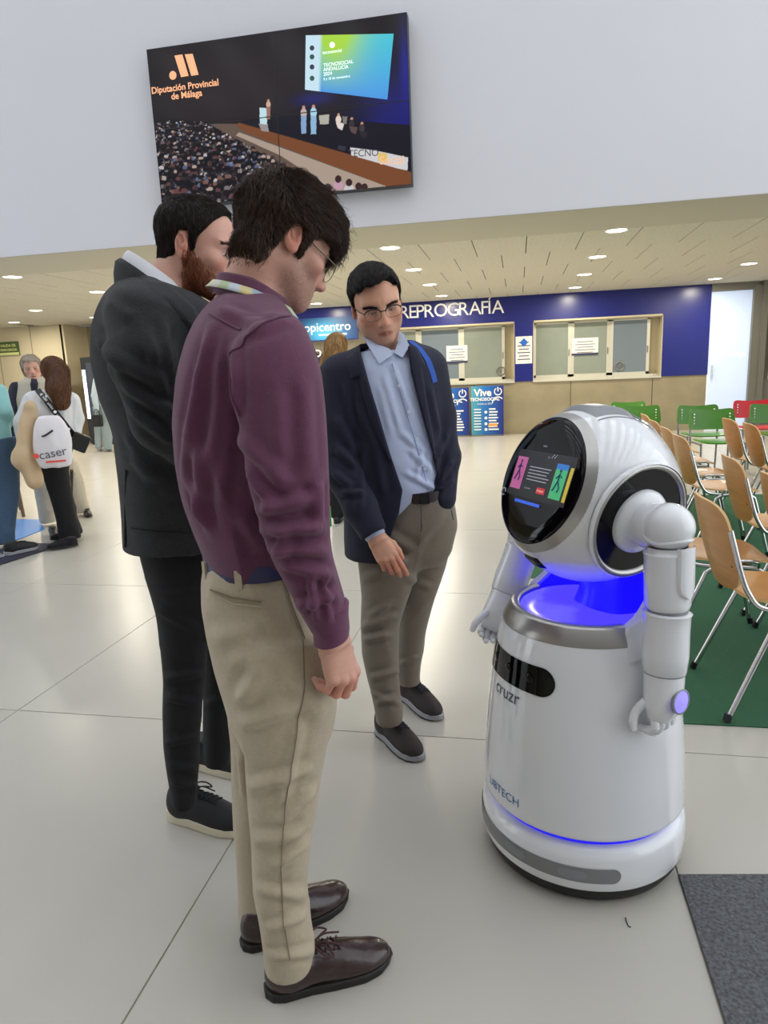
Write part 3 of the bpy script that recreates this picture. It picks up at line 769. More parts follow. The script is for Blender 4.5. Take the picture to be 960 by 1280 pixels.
# black camera window on the chest
def pill(r, a0, a1, zc, hh, n=80, m=7):
    P = []
    for s in np.linspace(-1, 1, m):
        row = []
        for t in (a0 + a1) / 2 + (a1 - a0) / 2 * np.sin(np.linspace(-1.57, 1.57, n)):
            e = min(t - a0, a1 - t) * 0.23
            h2 = hh * math.sqrt(max(0.0, 1 - max(0, 1 - e / hh) ** 2))
            z = zc + s * h2; rr = body_r(z) + r
            row.append((rr * math.cos(t), rr * math.sin(t), z))
        P.append(row)
    return np.array(P)
cw = MB().grid(pill(0.0022, AF - 0.66, AF + 0.64, 0.592, 0.037)).obj('camera_window', M_rb, rb, True)
for t in (AF - 0.28, AF + 0.02, AF + 0.34):
    r = body_r(0.594) + 0.002
    Rm = np.array([[-math.sin(t), 0, math.cos(t)], [math.cos(t), 0, math.sin(t)], [0, 1, 0]])
    MB().lathe([(0.0005, 0.004), (0.008, 0.003), (0.012, 0.0015), (0.014, 0.0)], 20, M=(Rm, (r * math.cos(t), r * math.sin(t), 0.594))).obj('lens', M_rb, cw, True)
# lettering wrapped round the shell
def wrap_text(name, body, size, az, z, m, slope=0.0):
    me = text_mesh(body, size, res=4)
    n = len(me.vertices); co = np.zeros(n * 3); me.vertices.foreach_get('co', co); co = co.reshape(-1, 3)
    zz = z + co[:, 1]
    rr = np.array([body_r(q) for q in zz]) + 0.0016
    t = az + co[:, 0] / 0.26
    out = np.stack([rr * np.cos(t), rr * np.sin(t), zz], 1)
    me.vertices.foreach_set('co', out.ravel()); me.update(); me.materials.clear()
    return link(name, me, m, rb)
M_rink = mat('dark_grey_print', (64, 66, 76), 0.4)
wrap_text('lettering', 'cruzr', 0.052, AF + 0.03, 0.524, M_rink)
wrap_text('lettering', 'UBTECH', 0.034, AF + 0.07, 0.24, mat('blue_print', (70, 120, 170), 0.4))
# head: sphere cut by the face disc
HC = np.array([0, 0.005, 1.035]); HRAD = 0.232; FD = 0.161; FR = math.sqrt(HRAD ** 2 - FD ** 2)
pt = math.radians(20)
Fv = np.array([0, -math.cos(pt), math.sin(pt)]); Uv = np.array([0, math.sin(pt), math.cos(pt)]); Lv = np.array([1.0, 0, 0])
Rh = np.stack([Lv, Uv, Fv], 1)                # local (a,b,f) -> robot
th0 = math.acos(FD / HRAD)
hp = [(HRAD * math.sin(t) * 1.0, HRAD * math.cos(t) * (1.0 if t < math.pi / 2 else 1.05)) for t in np.linspace(th0 + 0.13, math.pi - 0.002, 48)]
hm = MB().lathe(hp, 160, M=(Rh, HC))
EARN = [np.array([s * math.cos(0.2), 0.05, -math.sin(0.2)]) / np.linalg.norm([math.cos(0.2), 0.05, math.sin(0.2)]) for s in (1, -1)]; EARD = 0.184
for N_ in EARN:                               # flats where the arms are mounted
    over = (hm.V[0] - HC) @ N_ - EARD
    hm.V[0] -= np.maximum(over, 0)[:, None] * N_
hd = hm.obj('head_shell', M_rw, rb, True)
MB().lathe([(HRAD * math.sin(t), HRAD * math.cos(t)) for t in np.linspace(th0 + 0.01, th0 + 0.135, 8)], 96, M=(Rh, HC)).obj('silver_bezel', M_rs, hd, True)
fc = MB().lathe([(0.0005, FD + 0.006), (0.05, FD + 0.0055), (0.12, FD + 0.004), (FR - 0.008, FD + 0.002), (FR - 0.001, FD - 0.001), (FR + 0.002, FD - 0.006)], 96, M=(Rh, HC)).obj('face_screen', M_rb, rb, True)
def face_pt(a, b, f=0.0):
    return HC + a * Lv + b * Uv + (FD + 0.0064 - 0.16 * (a * a + b * b) + f) * Fv
def face_quad(name, a0, a1, b0, b1, m, f=0.0012, par=None):
    P = np.array([[face_pt(a, b, f) for a in np.linspace(a0, a1, 6)] for b in np.linspace(b0, b1, 4)])
    return MB().grid(P).obj(name, m, par or fc)
def face_text(body, a, b, size, m, **kw):
    me = text_mesh(body, size, **kw)
    n = len(me.vertices); co = np.zeros(n * 3); me.vertices.foreach_get('co', co); co = co.reshape(-1, 3)
    out = np.array([face_pt(a + x, b + y, 0.0022) for x, y, _ in co]); me.vertices.foreach_set('co', out.ravel()); me.update(); me.materials.clear()
    return link('lettering', me, m, fc)
def em(name, c, s=0.5): return mat(name, c, 0.3, emit=(c, s))
face_quad('screen_glow', -0.124, 0.130, -0.054, 0.072, em('screen_grey', (20, 20, 23), 0.5), 0.0006)
face_quad('pink_card', -0.118, -0.068, -0.036, 0.052, em('card_pink', (176, 88, 140)))
face_quad('green_card', 0.062, 0.108, -0.040, 0.048, em('card_green', (64, 170, 110)))
face_quad('green_card_top', 0.062, 0.108, 0.036, 0.05, em('card_blue', (40, 110, 190)), 0.0016)
face_quad('yellow_bar', 0.116, 0.128, -0.042, 0.045, em('bar_yellow', (190, 170, 50)))
face_quad('red_button', 0.008, 0.043, -0.036, -0.020, em('button_red', (190, 40, 40)))
face_quad('blue_bar', -0.075, 0.04, -0.070, -0.062, em('bar_blue', (50, 96, 220)))
M_st = em('screen_text', (150, 150, 160), 0.5)
for k in range(5): face_quad('text_line', -0.05, 0.045 - 0.006 * (k % 3), 0.028 - 0.0085 * k, 0.0305 - 0.0085 * k, M_st, 0.0016)
face_text('Aceptar', 0.0255, -0.028, 0.009, em('btn_white', (230, 200, 200)))
face_text('Cancelar', -0.032, -0.028, 0.008, M_st)
face_text('Inicio', -0.01, 0.088, 0.008, M_st); face_text('12', 0.02, 0.06, 0.009, M_st)
def stick(a, b, s, m):
    q = MB()
    for pts in (((0, .030), (0, .008)), ((0, .008), (-.010, -.016), (-.014, -.022)), ((0, .008), (.012, -.012), (.008, -.024)), ((0, .024), (-.011, .014)), ((0, .024), (.012, .018))):
        q.tube([face_pt(a + x * s, b + y * s, 0.003) for x, y in pts], 0.0016, 5)
    q.lathe([(0.0005, 0), (0.0045, 0)], 10, M=(Rh, face_pt(a, b + 0.036 * s, 0.003)))
    q.obj('card_figure', m, fc)
stick(-0.093, 0.008, 0.9, em('fig_navy', (44, 34, 90), 0.4)); stick(0.084, 0.0, 0.9, em('fig_navy2', (30, 40, 100), 0.4))
q = MB(); q.tube([face_pt(-0.142 + 0.010 * math.cos(t), -0.052 + 0.010 * math.sin(t), 0.002) for t in np.linspace(0, 5.4, 16)], 0.0011, 5); q.obj('icon', M_st, fc)
for x in (0.032, 0.043): MB().tube([face_pt(x, 0.060, 0.002), face_pt(x + 0.008, 0.070, 0.002)], 0.0011, 5).obj('icon', M_st, fc)
# little camera under the face, handle over the crown
def sph(lon, lat, r):
    """direction on the head: lon from face axis towards crown (b) , lat towards robot's left (a)"""
    v = math.cos(lon) * math.cos(lat) * Fv + math.sin(lon) * math.cos(lat) * Uv + math.sin(lat) * Lv
    return HC + r * v
def patch(lon0, lon1, hw, lift, n=26, m=9, tip=0.0):
    return np.array([[sph(lo_, la * hw * (1 - tip * abs((lo_ - lon0) / (lon1 - lon0) - 0.5) * 2) , HRAD + lift * (1 - la ** 6) * min(1, 6 * min((lo_ - lon0), (lon1 - lo_)) / (lon1 - lon0) + 0.05)) for lo_ in np.linspace(lon0, lon1, n)] for la in np.linspace(-1, 1, m)])
MB().grid(patch(-1.22, -1.02, 0.14, 0.006)[::-1]).obj('chin_camera', M_rb, hd, True)
MB().grid(patch(1.02, 1.62, 0.36, 0.010)[::-1]).obj('crown_handle', M_rg, hd, True)
MB().grid(patch(1.64, 2.85, 0.40, 0.009)[::-1]).obj('back_fairing', M_rw, hd, True)
q = MB(); q.tube([sph(1.63, la, HRAD + 0.0035) for la in np.linspace(-0.42, 0.42, 20)], 0.0022, 6); q.tube([sph(lo_, 0.42, HRAD + 0.001) for lo_ in np.linspace(1.0, 2.85, 24)], 0.0016, 6); q.tube([sph(lo_, -0.42, HRAD + 0.001) for lo_ in np.linspace(1.0, 2.85, 24)], 0.0016, 6)
q.obj('seam', M_rg, hd, True)
# ears
for s, N_ in zip((1, -1), EARN):
    ya = np.array([0, 1.0, 0]); ya -= N_ * (ya @ N_); ya /= np.linalg.norm(ya); xa = np.cross(ya, N_)
    R = np.stack([xa, ya, N_], 1); E_ = lambda pr: [(r, EARD + z) for r, z in pr]
    e = MB().lathe(E_([(0.147, -0.012), (0.149, 0.004), (0.147, 0.010), (0.142, 0.013), (0.137, 0.012), (0.133, 0.006), (0.132, 0.0)]), 72, M=(R, HC)).obj('shoulder_ring', M_rs, rb, True, sharp=50)
    MB().lathe(E_([(0.135, 0.004), (0.11, 0.0035), (0.08, 0.004), (0.0005, 0.004)]), 64, M=(R, HC)).obj('black_disc', M_rb, e, True)
    MB().lathe(E_([(0.1505, 0.000), (0.1515, 0.008), (0.1475, 0.0125)]), 64, M=(R, HC)).obj('ring_rim', M_rw, e, True)  # thin white rim round the silver ring
    MB().lathe(E_([(0.082, 0.003), (0.082, 0.012), (0.077, 0.020), (0.064, 0.026), (0.056, 0.028), (0.0005, 0.028)]), 56, M=(R, HC + R @ np.array([0, 0.0, 0]))).obj('hub', M_rw, e, True, sharp=50)

# arms -------------------------------------------------------------------------
def seg_frame(a, b, fwd):
    z = np.array(a, float) - np.array(b, float); Ln = np.linalg.norm(z); z /= Ln
    y = np.array(fwd, float); y -= z * (y @ z); y /= np.linalg.norm(y); x = np.cross(y, z)
    return np.stack([x, y, z], 1), Ln
def lathe_seg(prof, a, b, fwd, sx=1.0, sy=1.0, n=48):
    R, Ln = seg_frame(a, b, fwd)
    return MB().lathe([(r, z * Ln) for r, z in prof], n, M=(R @ np.diag([sx, sy, 1.0]), np.array(b, float)))
def robot_arm(s, sh, el, wr, tip, fw_l, fw_h):
    out = np.array([s, 0, 0.0])
    hub = HC + EARN[0 if s > 0 else 1] * (EARD + 0.024)
    sj = np.array(sh)
    root = MB().lathe([(0.0005, 0.0), (0.054, 0.0), (0.056, 0.02), (0.054, 0.06), (0.045, 0.07), (0.0005, 0.073)], 40, M=(np.array([[0, 0, s], [0, 1, 0], [s, 0, 0]], float), hub - out * 0.005)).obj('shoulder_joint', M_rw, rb, True, sharp=60)
    V = MB()
    for q in range(1):
        prof = [(0.058 * math.sin(t), -0.058 * math.cos(t)) for t in np.linspace(0.02, math.pi - 0.02, 24)]
        V.lathe(prof, 40, M=(np.eye(3), sj))
    ball = V.obj('shoulder_ball', M_rw, root, True)
    ring = MB()
    th = np.linspace(0, 2 * math.pi, 49)
    ring.tube([sj + 0.0585 * np.array([0.30 * s * math.sin(t) * 0 + math.cos(t) * 0.86 * s - 0.25 * s * math.sin(2 * t) * 0, math.cos(t) * 0.0 + math.sin(t) * 0.97, -0.30 + 0.22 * math.cos(2 * t) - 0.25 * math.cos(t)]) / np.linalg.norm([math.cos(t) * 0.86, math.sin(t) * 0.97, -0.30 + 0.22 * math.cos(2 * t) - 0.25 * math.cos(t)]) for t in th], 0.0045, 8)
    ring.obj('joint_lip', M_rw, ball, True)
    up = lathe_seg([(0.0005, -0.02), (0.042, -0.01), (0.050, 0.03), (0.0528, 0.10), (0.0535, 0.5), (0.0535, 0.80), (0.055, 0.90), (0.046, 0.94), (0.045, 1.0)], sj - np.array([0, 0, 0.045]), el, fw_l).obj('upper_arm', M_rw, root, True, sharp=55)
    R, Ln = seg_frame(sj, el, fw_l)
    # raised cover plate on the outer side of the upper arm
    P = []
    for b in np.linspace(0, 1, 15):
        row = []
        zc = 0.80 - 0.62 * b
        for t in np.linspace(-1, 1, 11):
            w = 0.55 * (1 if b < 0.72 else math.sqrt(max(0.0, 1 - ((b - 0.72) / 0.281) ** 2)))
            ang = math.pi if s > 0 else 0.0; ang += 0.15 * s + t * w
            rr = 0.0535 + 0.007 * (1 - t ** 8)
            row.append(np.array(el) + R @ np.array([rr * math.cos(ang), rr * math.sin(ang), zc * Ln]))
        P.append(row)
    MB().grid(np.array(P)).obj('cover_plate', M_rw, up, True)
    MB().lathe([(0.046, 0), (0.046, 0.03)], 32, M=(R, np.array(el) - R[:, 2] * 0.016)).obj('elbow_gap', M_rg, up, True)
    fa = lathe_seg([(0.040, -0.004), (0.048, 0.0), (0.0505, 0.02), (0.054, 0.3), (0.0528, 0.7), (0.0535, 0.93), (0.056, 0.98), (0.050, 1.0), (0.0005, 1.0)], np.array(el) - np.array([0, 0, 0.006]), wr, fw_l).obj('forearm', M_rw, root, True, sharp=50)
    Rf, Lf = seg_frame(el, wr, fw_l)
    MB().lathe([(0.047, -0.004), (0.047, 0.004)], 32, M=(Rf, np.array(wr) - Rf[:, 2] * 0.004)).obj('wrist_gap', M_rg, fa, True)
    # hand: rounded palm shell with five jointed fingers
    Rw, Lw = seg_frame(wr, tip, fw_h)                 # x side, y forward, z up the arm
    hb = MB(); rows = []
    for k_, (z, rx, ry, oy) in enumerate([(-0.004, 0.047, 0.047, 0), (-0.02, 0.0475, 0.047, 0), (-0.055, 0.045, 0.048, 0), (-0.085, 0.038, 0.048, 0.0), (-0.108, 0.030, 0.044, 0.0), (-0.122, 0.020, 0.034, 0.0), (-0.127, 0.008, 0.02, 0.0)]):
        rows.append([np.array(wr) + Rw @ np.array([rx * math.cos(t), oy + ry * math.sin(t), z]) for t in np.linspace(0, 2 * math.pi, 37)])
    hb.grid(np.array(rows)[:, ::-1]); hnd = hb.obj('hand', M_rw, root, True)
    o_ = -1 if s > 0 else 1
    Rl = Rw @ np.array([[0, 0, o_], [0, 1, 0], [-o_, 0, 0]], float)
    cl = np.array(wr) + Rw @ np.array([o_ * 0.0445, -0.004, -0.062])
    MB().lathe([(0.031, -0.004), (0.031, 0.003), (0.027, 0.004), (0.026, 0.002)], 36, M=(Rl, cl)).obj('hand_light_ring', M_rg, hnd, True)
    MB().lathe([(0.027, 0.0025), (0.018, 0.0045), (0.0005, 0.0052)], 36, M=(Rl, cl)).obj('hand_light', M_glowl, hnd, True)
    for k_, (y, ln) in enumerate(((0.030, 0.92), (0.010, 1.0), (-0.010, 0.95), (-0.029, 0.8))):
        b = [(0.0, y, -0.108), (0.004 * o_, y * 1.02, -0.128 - 0.006 * ln), (-0.014 * o_, y, -0.150 * ln - 0.006), (-0.036 * o_, y, -0.156 * ln - 0.004)]
        b = [np.array(wr) + Rw @ np.array(q) for q in b]
        f_ = MB().tube(b, [0.0105, 0.0105, 0.0098, 0.0088], 10, smooth=3)
        for j in (1, 2): f_.tube([b[j] + (b[j] - b[j - 1]) * 0.05, b[j] - (b[j] - b[j - 1]) * 0.05], 0.0114, 10)
        f_.lathe([(0.0088 * math.sin(t), -0.0088 * math.cos(t)) for t in np.linspace(0.02, 3.12, 9)], 10, M=(np.eye(3), b[-1]))
        f_.obj('finger', M_rw, hnd, True)
    b = [(-0.02 * o_, 0.036, -0.075), (-0.034 * o_, 0.052, -0.10), (-0.036 * o_, 0.060, -0.125), (-0.034 * o_, 0.060, -0.142)]
    b = [np.array(wr) + Rw @ np.array(q) for q in b]
    f_ = MB().tube(b, [0.012, 0.011, 0.0108, 0.0095], 10, smooth=3)
    f_.tube([b[2] + (b[2] - b[1]) * 0.06, b[2] - (b[2] - b[1]) * 0.06], 0.0122, 10)
    f_.lathe([(0.0098 * math.sin(t), -0.0098 * math.cos(t)) for t in np.linspace(0.02, 3.12, 9)], 10, M=(np.eye(3), b[-1]))
    f_.obj('thumb', M_rw, hnd, True)
robot_arm(1, (0.280, 0.016, 1.000), (0.288, 0.015, 0.805), (0.294, 0.008, 0.650), (0.302, 0.0, 0.53), (0, -1, 0), (0.18, -1, 0))
robot_arm(-1, (-0.280, 0.016, 1.000), (-0.290, -0.01, 0.83), (-0.282, -0.075, 0.69), (-0.272, -0.13, 0.59), (0, -1, 0), (-0.4, -1, 0))
# ---------------------------------------------------------------- implicit surfaces for bodies and cloth
def smin(a, b, k):
    h = np.clip(0.5 + 0.5 * (b - a) / k, 0, 1); return b + (a - b) * h - k * h * (1 - h)
def smax(a, b, k): return -smin(-a, -b, k)
def s_ell(P, c, r, R=None):
    q = P - np.asarray(c, np.float32)
    if R is not None: q = q @ np.asarray(R, np.float32)
    r = np.asarray(r, np.float32); a = q / r; k0 = np.sqrt((a * a).sum(1)); a = a / r; k1 = np.sqrt((a * a).sum(1)) + 1e-9
    return k0 * (k0 - 1) / k1
def s_cap(P, a, b, ra, rb):
    a = np.asarray(a, np.float32); ab = np.asarray(b, np.float32) - a
    q = P - a; t = np.clip(q @ ab / (ab @ ab), 0, 1); q = q - t[:, None] * ab
    return np.sqrt((q * q).sum(1)) - (ra + (rb - ra) * t)
def s_chain(P, pts, rad, k=0.01):
    d = None
    for i in range(len(pts) - 1):
        e = s_cap(P, pts[i], pts[i + 1], rad[i], rad[i + 1]); d = e if d is None else smin(d, e, k)
    return d
def s_poly(x, y, V):
    """signed distance to a 2-D polygon"""
    V = np.asarray(V, np.float32); n = len(V); d = np.full(x.shape, 1e9, np.float32); s = np.ones(x.shape, np.float32)
    for i in range(n):
        a, b = V[i], V[i - 1]; ex, ey = b - a; wx, wy = x - a[0], y - a[1]
        t = np.clip((wx * ex + wy * ey) / (ex * ex + ey * ey + 1e-12), 0, 1)
        bx, by = wx - ex * t, wy - ey * t; d = np.minimum(d, bx * bx + by * by)
        c1, c2, c3 = y >= a[1], y < b[1], ex * wy > ey * wx
        fl = (c1 & c2 & c3) | (~c1 & ~c2 & ~c3); s = np.where(fl, -s, s)
    return s * np.sqrt(d)
class Loft:
    """stack of superellipse sections along z: rows (z, cu, cw, ru, rw, n)"""
    def __init__(s, rows, sm=0.012, cap=0.01):
        A = np.array(sorted(rows), float); A[:, 0] = np.maximum(A[:, 0], 0.03 + 1e-4 * np.arange(len(A))); z = np.linspace(A[0, 0], A[-1, 0], 260)
        T = np.stack([np.interp(z, A[:, 0], A[:, k]) for k in range(1, A.shape[1])], 1)
        w = max(1, int(sm / (z[1] - z[0]) * 2)); ker = np.hanning(2 * w + 3); ker /= ker.sum(); h = len(ker) // 2
        for k in range(T.shape[1]):
            c = T[:, k]; pad = np.concatenate([2 * c[0] - c[h:0:-1], c, 2 * c[-1] - c[-2:-h - 2:-1]]); T[:, k] = np.convolve(pad, ker, 'valid')
        s.z, s.T, s.cap = z, T, cap; s.z0, s.z1 = z[0], z[-1]
    def __call__(s, P, grow=0.0, caps=True):
        z = np.clip(P[:, 2], s.z0, s.z1); f = lambda k: np.interp(z, s.z, s.T[:, k]).astype(np.float32)
        x, y = P[:, 0] - f(0), P[:, 1] - f(1); ru, rw, n = f(2) + grow, f(3) + grow, f(4)
        q = ((np.abs(x) / ru) ** n + (np.abs(y) / rw) ** n) ** (1 / n) + 1e-6
        L = np.sqrt(x * x + y * y) + 1e-6; d = np.where(q > 0.15, L * (1 - 1 / q), -np.minimum(ru, rw) * 0.9)
        if caps: d = smax(d, np.maximum(s.z0 - P[:, 2], P[:, 2] - s.z1), s.cap)
        return d
    def at(s, z): return np.array([np.interp(z, s.z, s.T[:, k]) for k in range(s.T.shape[1])])
def vnoise(P, seed=0):
    """smooth value noise, -1..1"""
    P = np.asarray(P, np.float64) + 1000.0; I = np.floor(P).astype(np.int64); F = P - I; F = F * F * (3 - 2 * F); out = 0
    for dx in (0, 1):
        for dy in (0, 1):
            for dz in (0, 1):
                h = (I[:, 0] + dx) * 73856093 ^ (I[:, 1] + dy) * 19349663 ^ (I[:, 2] + dz) * 83492791 ^ (seed * 2654435761 % 4294967296)
                h = (h ^ (h >> 13)) * 1274126177 & 0xffffffff; h = (h ^ (h >> 16)) & 0xffff
                w = (F[:, 0] if dx else 1 - F[:, 0]) * (F[:, 1] if dy else 1 - F[:, 1]) * (F[:, 2] if dz else 1 - F[:, 2])
                out = out + w * h
    return out / 32767.5 - 1
def seg_d(P, a, b):
    a = np.asarray(a, float); ab = np.asarray(b, float) - a; q = P - a; t = np.clip(q @ ab / (ab @ ab + 1e-12), 0, 1)
    q = q - t[:, None] * ab; return np.sqrt((q * q).sum(1)), t
def grad(f, P, e=0.0015):
    K = np.array([[1, -1, -1], [-1, -1, 1], [-1, 1, -1], [1, 1, 1]], np.float32); g = 0
    n = len(P); Q = np.concatenate([P + k * e for k in K]).astype(np.float32); D = f(Q)
    for i, k in enumerate(K): g = g + k * D[i * n:(i + 1) * n, None]
    return g / (4 * e)
def surface(f, lo, hi, h, disp=None, slack=1.7, proj=2):
    """dual-grid surface of f = 0 in a box, evaluated sparsely; returns vertices, quads, normals"""
    lo = np.asarray(lo, float) - 2 * h; hi = np.asarray(hi, float) + 2 * h; B = 6
    nb = np.ceil((hi - lo) / (h * B)).astype(int); n = nb * B
    bi = np.stack(np.meshgrid(*[np.arange(k) for k in nb], indexing='ij'), -1).reshape(-1, 3)
    cen = (lo + (bi + 0.5 - 0.5 / B) * B * h).astype(np.float32)
    dc = f(cen); D = np.repeat(np.repeat(np.repeat(np.where(dc < 0, -1, 1).astype(np.float32).reshape(nb), B, 0), B, 1), B, 2)
    act = np.abs(dc) < B * h * 0.87 * slack + 0.004
    ab = bi[act]; off = np.stack(np.meshgrid(*[np.arange(B)] * 3, indexing='ij'), -1).reshape(-1, 3)
    idx = (ab[:, None, :] * B + off[None]).reshape(-1, 3)
    for i in range(0, len(idx), 400000):
        j = idx[i:i + 400000]; D[j[:, 0], j[:, 1], j[:, 2]] = f((lo + j * h).astype(np.float32))
    S = D < 0
    C = [S[a:n[0] - 1 + a, b:n[1] - 1 + b, c:n[2] - 1 + c] for a in (0, 1) for b in (0, 1) for c in (0, 1)]
    cnt = sum(c.astype(np.int8) for c in C); cell = np.argwhere((cnt > 0) & (cnt < 8))
    vid = np.full(n - 1, -1, np.int32); vid[cell[:, 0], cell[:, 1], cell[:, 2]] = np.arange(len(cell))
    acc = np.zeros((len(cell), 3)); num = np.zeros(len(cell))
    for ax in range(3):
        for p in (0, 1):
            for q in (0, 1):
                o = [0, 0, 0]; o[(ax + 1) % 3] = p; o[(ax + 2) % 3] = q; a = cell + o; b = a.copy(); b[:, ax] += 1
                da = D[a[:, 0], a[:, 1], a[:, 2]]; db = D[b[:, 0], b[:, 1], b[:, 2]]; m = (da < 0) != (db < 0)
                t = np.where(m, da / (da - db + 1e-20), 0); pt = np.array(o, float) + np.zeros((len(cell), 3)); pt[:, ax] = t
                acc += pt * m[:, None]; num += m
    V = lo + (cell + acc / num[:, None]) * h; F = []
    for ax in range(3):
        u, v = (ax + 1) % 3, (ax + 2) % 3; sl0 = [slice(None)] * 3; sl1 = [slice(None)] * 3; sl0[ax] = slice(0, -1); sl1[ax] = slice(1, None)
        A0, A1 = S[tuple(sl0)], S[tuple(sl1)]; e = np.argwhere(A0 != A1)
        e = e[(e[:, u] > 0) & (e[:, v] > 0) & (e[:, u] < n[u] - 1) & (e[:, v] < n[v] - 1)]
        ins = A0[e[:, 0], e[:, 1], e[:, 2]]; q = []
        for du, dv in ((1, 1), (0, 1), (0, 0), (1, 0)):
            c = e.copy(); c[:, u] -= du; c[:, v] -= dv; q.append(vid[c[:, 0], c[:, 1], c[:, 2]])
        q = np.stack(q, 1); q[~ins] = q[~ins][:, ::-1]; F.append(q)
    F = np.concatenate(F); F = F[(F >= 0).all(1)]
    V = V.astype(np.float32)
    for _ in range(proj):
        g = grad(f, V); l2 = (g * g).sum(1) + 1e-6; V = V - np.clip(f(V) / np.maximum(l2, 0.15), -h, h)[:, None] * g
    N = grad(f, V); N /= np.linalg.norm(N, axis=1)[:, None] + 1e-9
    if disp is not None: V = V + N * disp(V, N)[:, None]
    return V.astype(np.float32), F, N
def sdf_obj(name, f, lo, hi, h, m, parent, disp=None, col=None, **k):
    V, F, N = surface(f, lo, hi, h, disp, **k); me = mesh_np(name, V, F)
    if col is not None: color_attr(me, col(V, N))
    return link(name, me, m, parent)
def strands(name, P0, dirf, f, steps, step, rad, m, parent, rng, lift=0.0006, curl=0.0, off0=0.0, stick=1.0, col=None):
    """hairs grown from the points P0 along a direction field, kept near the surface f = 0"""
    n = len(P0); P = P0.astype(np.float64).copy(); path = []
    ph = rng.rand(n, 3) * 6.28; jit = rng.randn(n, 3) * 0.22; ln = 0.6 + 0.7 * rng.rand(n)
    for s in range(steps):
        path.append(P.copy()); g = grad(f, P.astype(np.float32)); g /= np.linalg.norm(g, axis=1)[:, None] + 1e-9
        t = dirf(P) + jit + curl * np.sin(ph + s * 0.9); t -= g * (t * g).sum(1)[:, None] * stick
        t /= np.linalg.norm(t, axis=1)[:, None] + 1e-9; P = P + t * step * ln[:, None]
        d = f(P.astype(np.float32)); tgt = off0 + lift * (s + 1) * (0.4 + ln)
        P = P + g * np.clip(tgt - d, -0.004, 0.004)[:, None] * stick
    path.append(P.copy()); Q = np.stack(path, 1); k = Q.shape[1]
    T = np.gradient(Q, axis=1); T /= np.linalg.norm(T, axis=2)[..., None] + 1e-9
    up = np.array([0.3, 0.5, 0.8]); A = np.cross(T, up); A /= np.linalg.norm(A, axis=2)[..., None] + 1e-9; Bv = np.cross(T, A)
    rr = rad * (0.7 + 0.6 * rng.rand(n))[:, None] * np.linspace(1.0, 0.25, k)[None]
    V = np.stack([Q + rr[..., None] * (math.cos(a) * A + math.sin(a) * Bv) for a in (0, 2.094, 4.189)], 2)  # n,k,3,3
    base = (np.arange(n) * k * 3)[:, None, None] + (np.arange(k - 1) * 3)[None, :, None]; j = np.arange(3)[None, None]; j2 = (j + 1) % 3
    F = np.stack(np.broadcast_arrays(base + j, base + j2, base + 3 + j2, base + 3 + j), -1).reshape(-1, 4)
    me = mesh_np(name, V.reshape(-1, 3), F)
    if col is not None:
        c = col(n)
        color_attr(me, np.repeat(c, k * 3, 0))
    o = link(name, me, m, parent); o['kind'] = 'stuff'; return o
def pick(V, F, mask, n, rng):
    """n random points on the part of a mesh where mask(face centre) holds"""
    c = V[F].mean(1); ok = np.where(mask(c))[0]
    q = F[ok]; area = np.linalg.norm(np.cross(V[q[:, 1]] - V[q[:, 0]], V[q[:, 3]] - V[q[:, 0]]), axis=1); p = area / area.sum()
    i = rng.choice(len(ok), n, p=p); a, b = rng.rand(n, 1), rng.rand(n, 1); Q = V[q[i]]
    return (Q[:, 0] * (1 - a) + Q[:, 1] * a) * (1 - b) + (Q[:, 3] * (1 - a) + Q[:, 2] * a) * b

class Frame:
    """a person's own axes: u right and w away as seen on the line of sight, z up; local units are metres"""
    def __init__(s, X, Y):
        L = math.hypot(X, Y); s.X, s.Y = X, Y; s.rot = math.atan2(-X, Y)
        s.w = np.array([X, Y, 0]) / L; s.u = np.array([Y, -X, 0]) / L; s.o = np.array([X, Y, 0.0]); s.c = np.array([0, 0, CAMH]) - s.o
    def A(s, x, y, w=0.0):
        R = ray(x, y); P = s.c + R * ((w - s.c @ s.w) / (R @ s.w)); return np.array([P @ s.u, w, P[2]])
    def G(s, x, y, z=0.0):
        R = ray(x, y); P = s.c + R * ((z - s.c[2]) / R[2]); return np.array([P @ s.u, P @ s.w, z])
    def rows(s, tab, w=0.0):
        out = []
        for y, xl, xr, rw, *r in tab:
            wc = r[0] if r else w; n = r[1] if len(r) > 1 else 2.3
            a, b = s.A(xl, y, wc), s.A(xr, y, wc); out.append(((a[2] + b[2]) / 2, (a[0] + b[0]) / 2, wc, (b[0] - a[0]) / 2, rw, n))
        return out

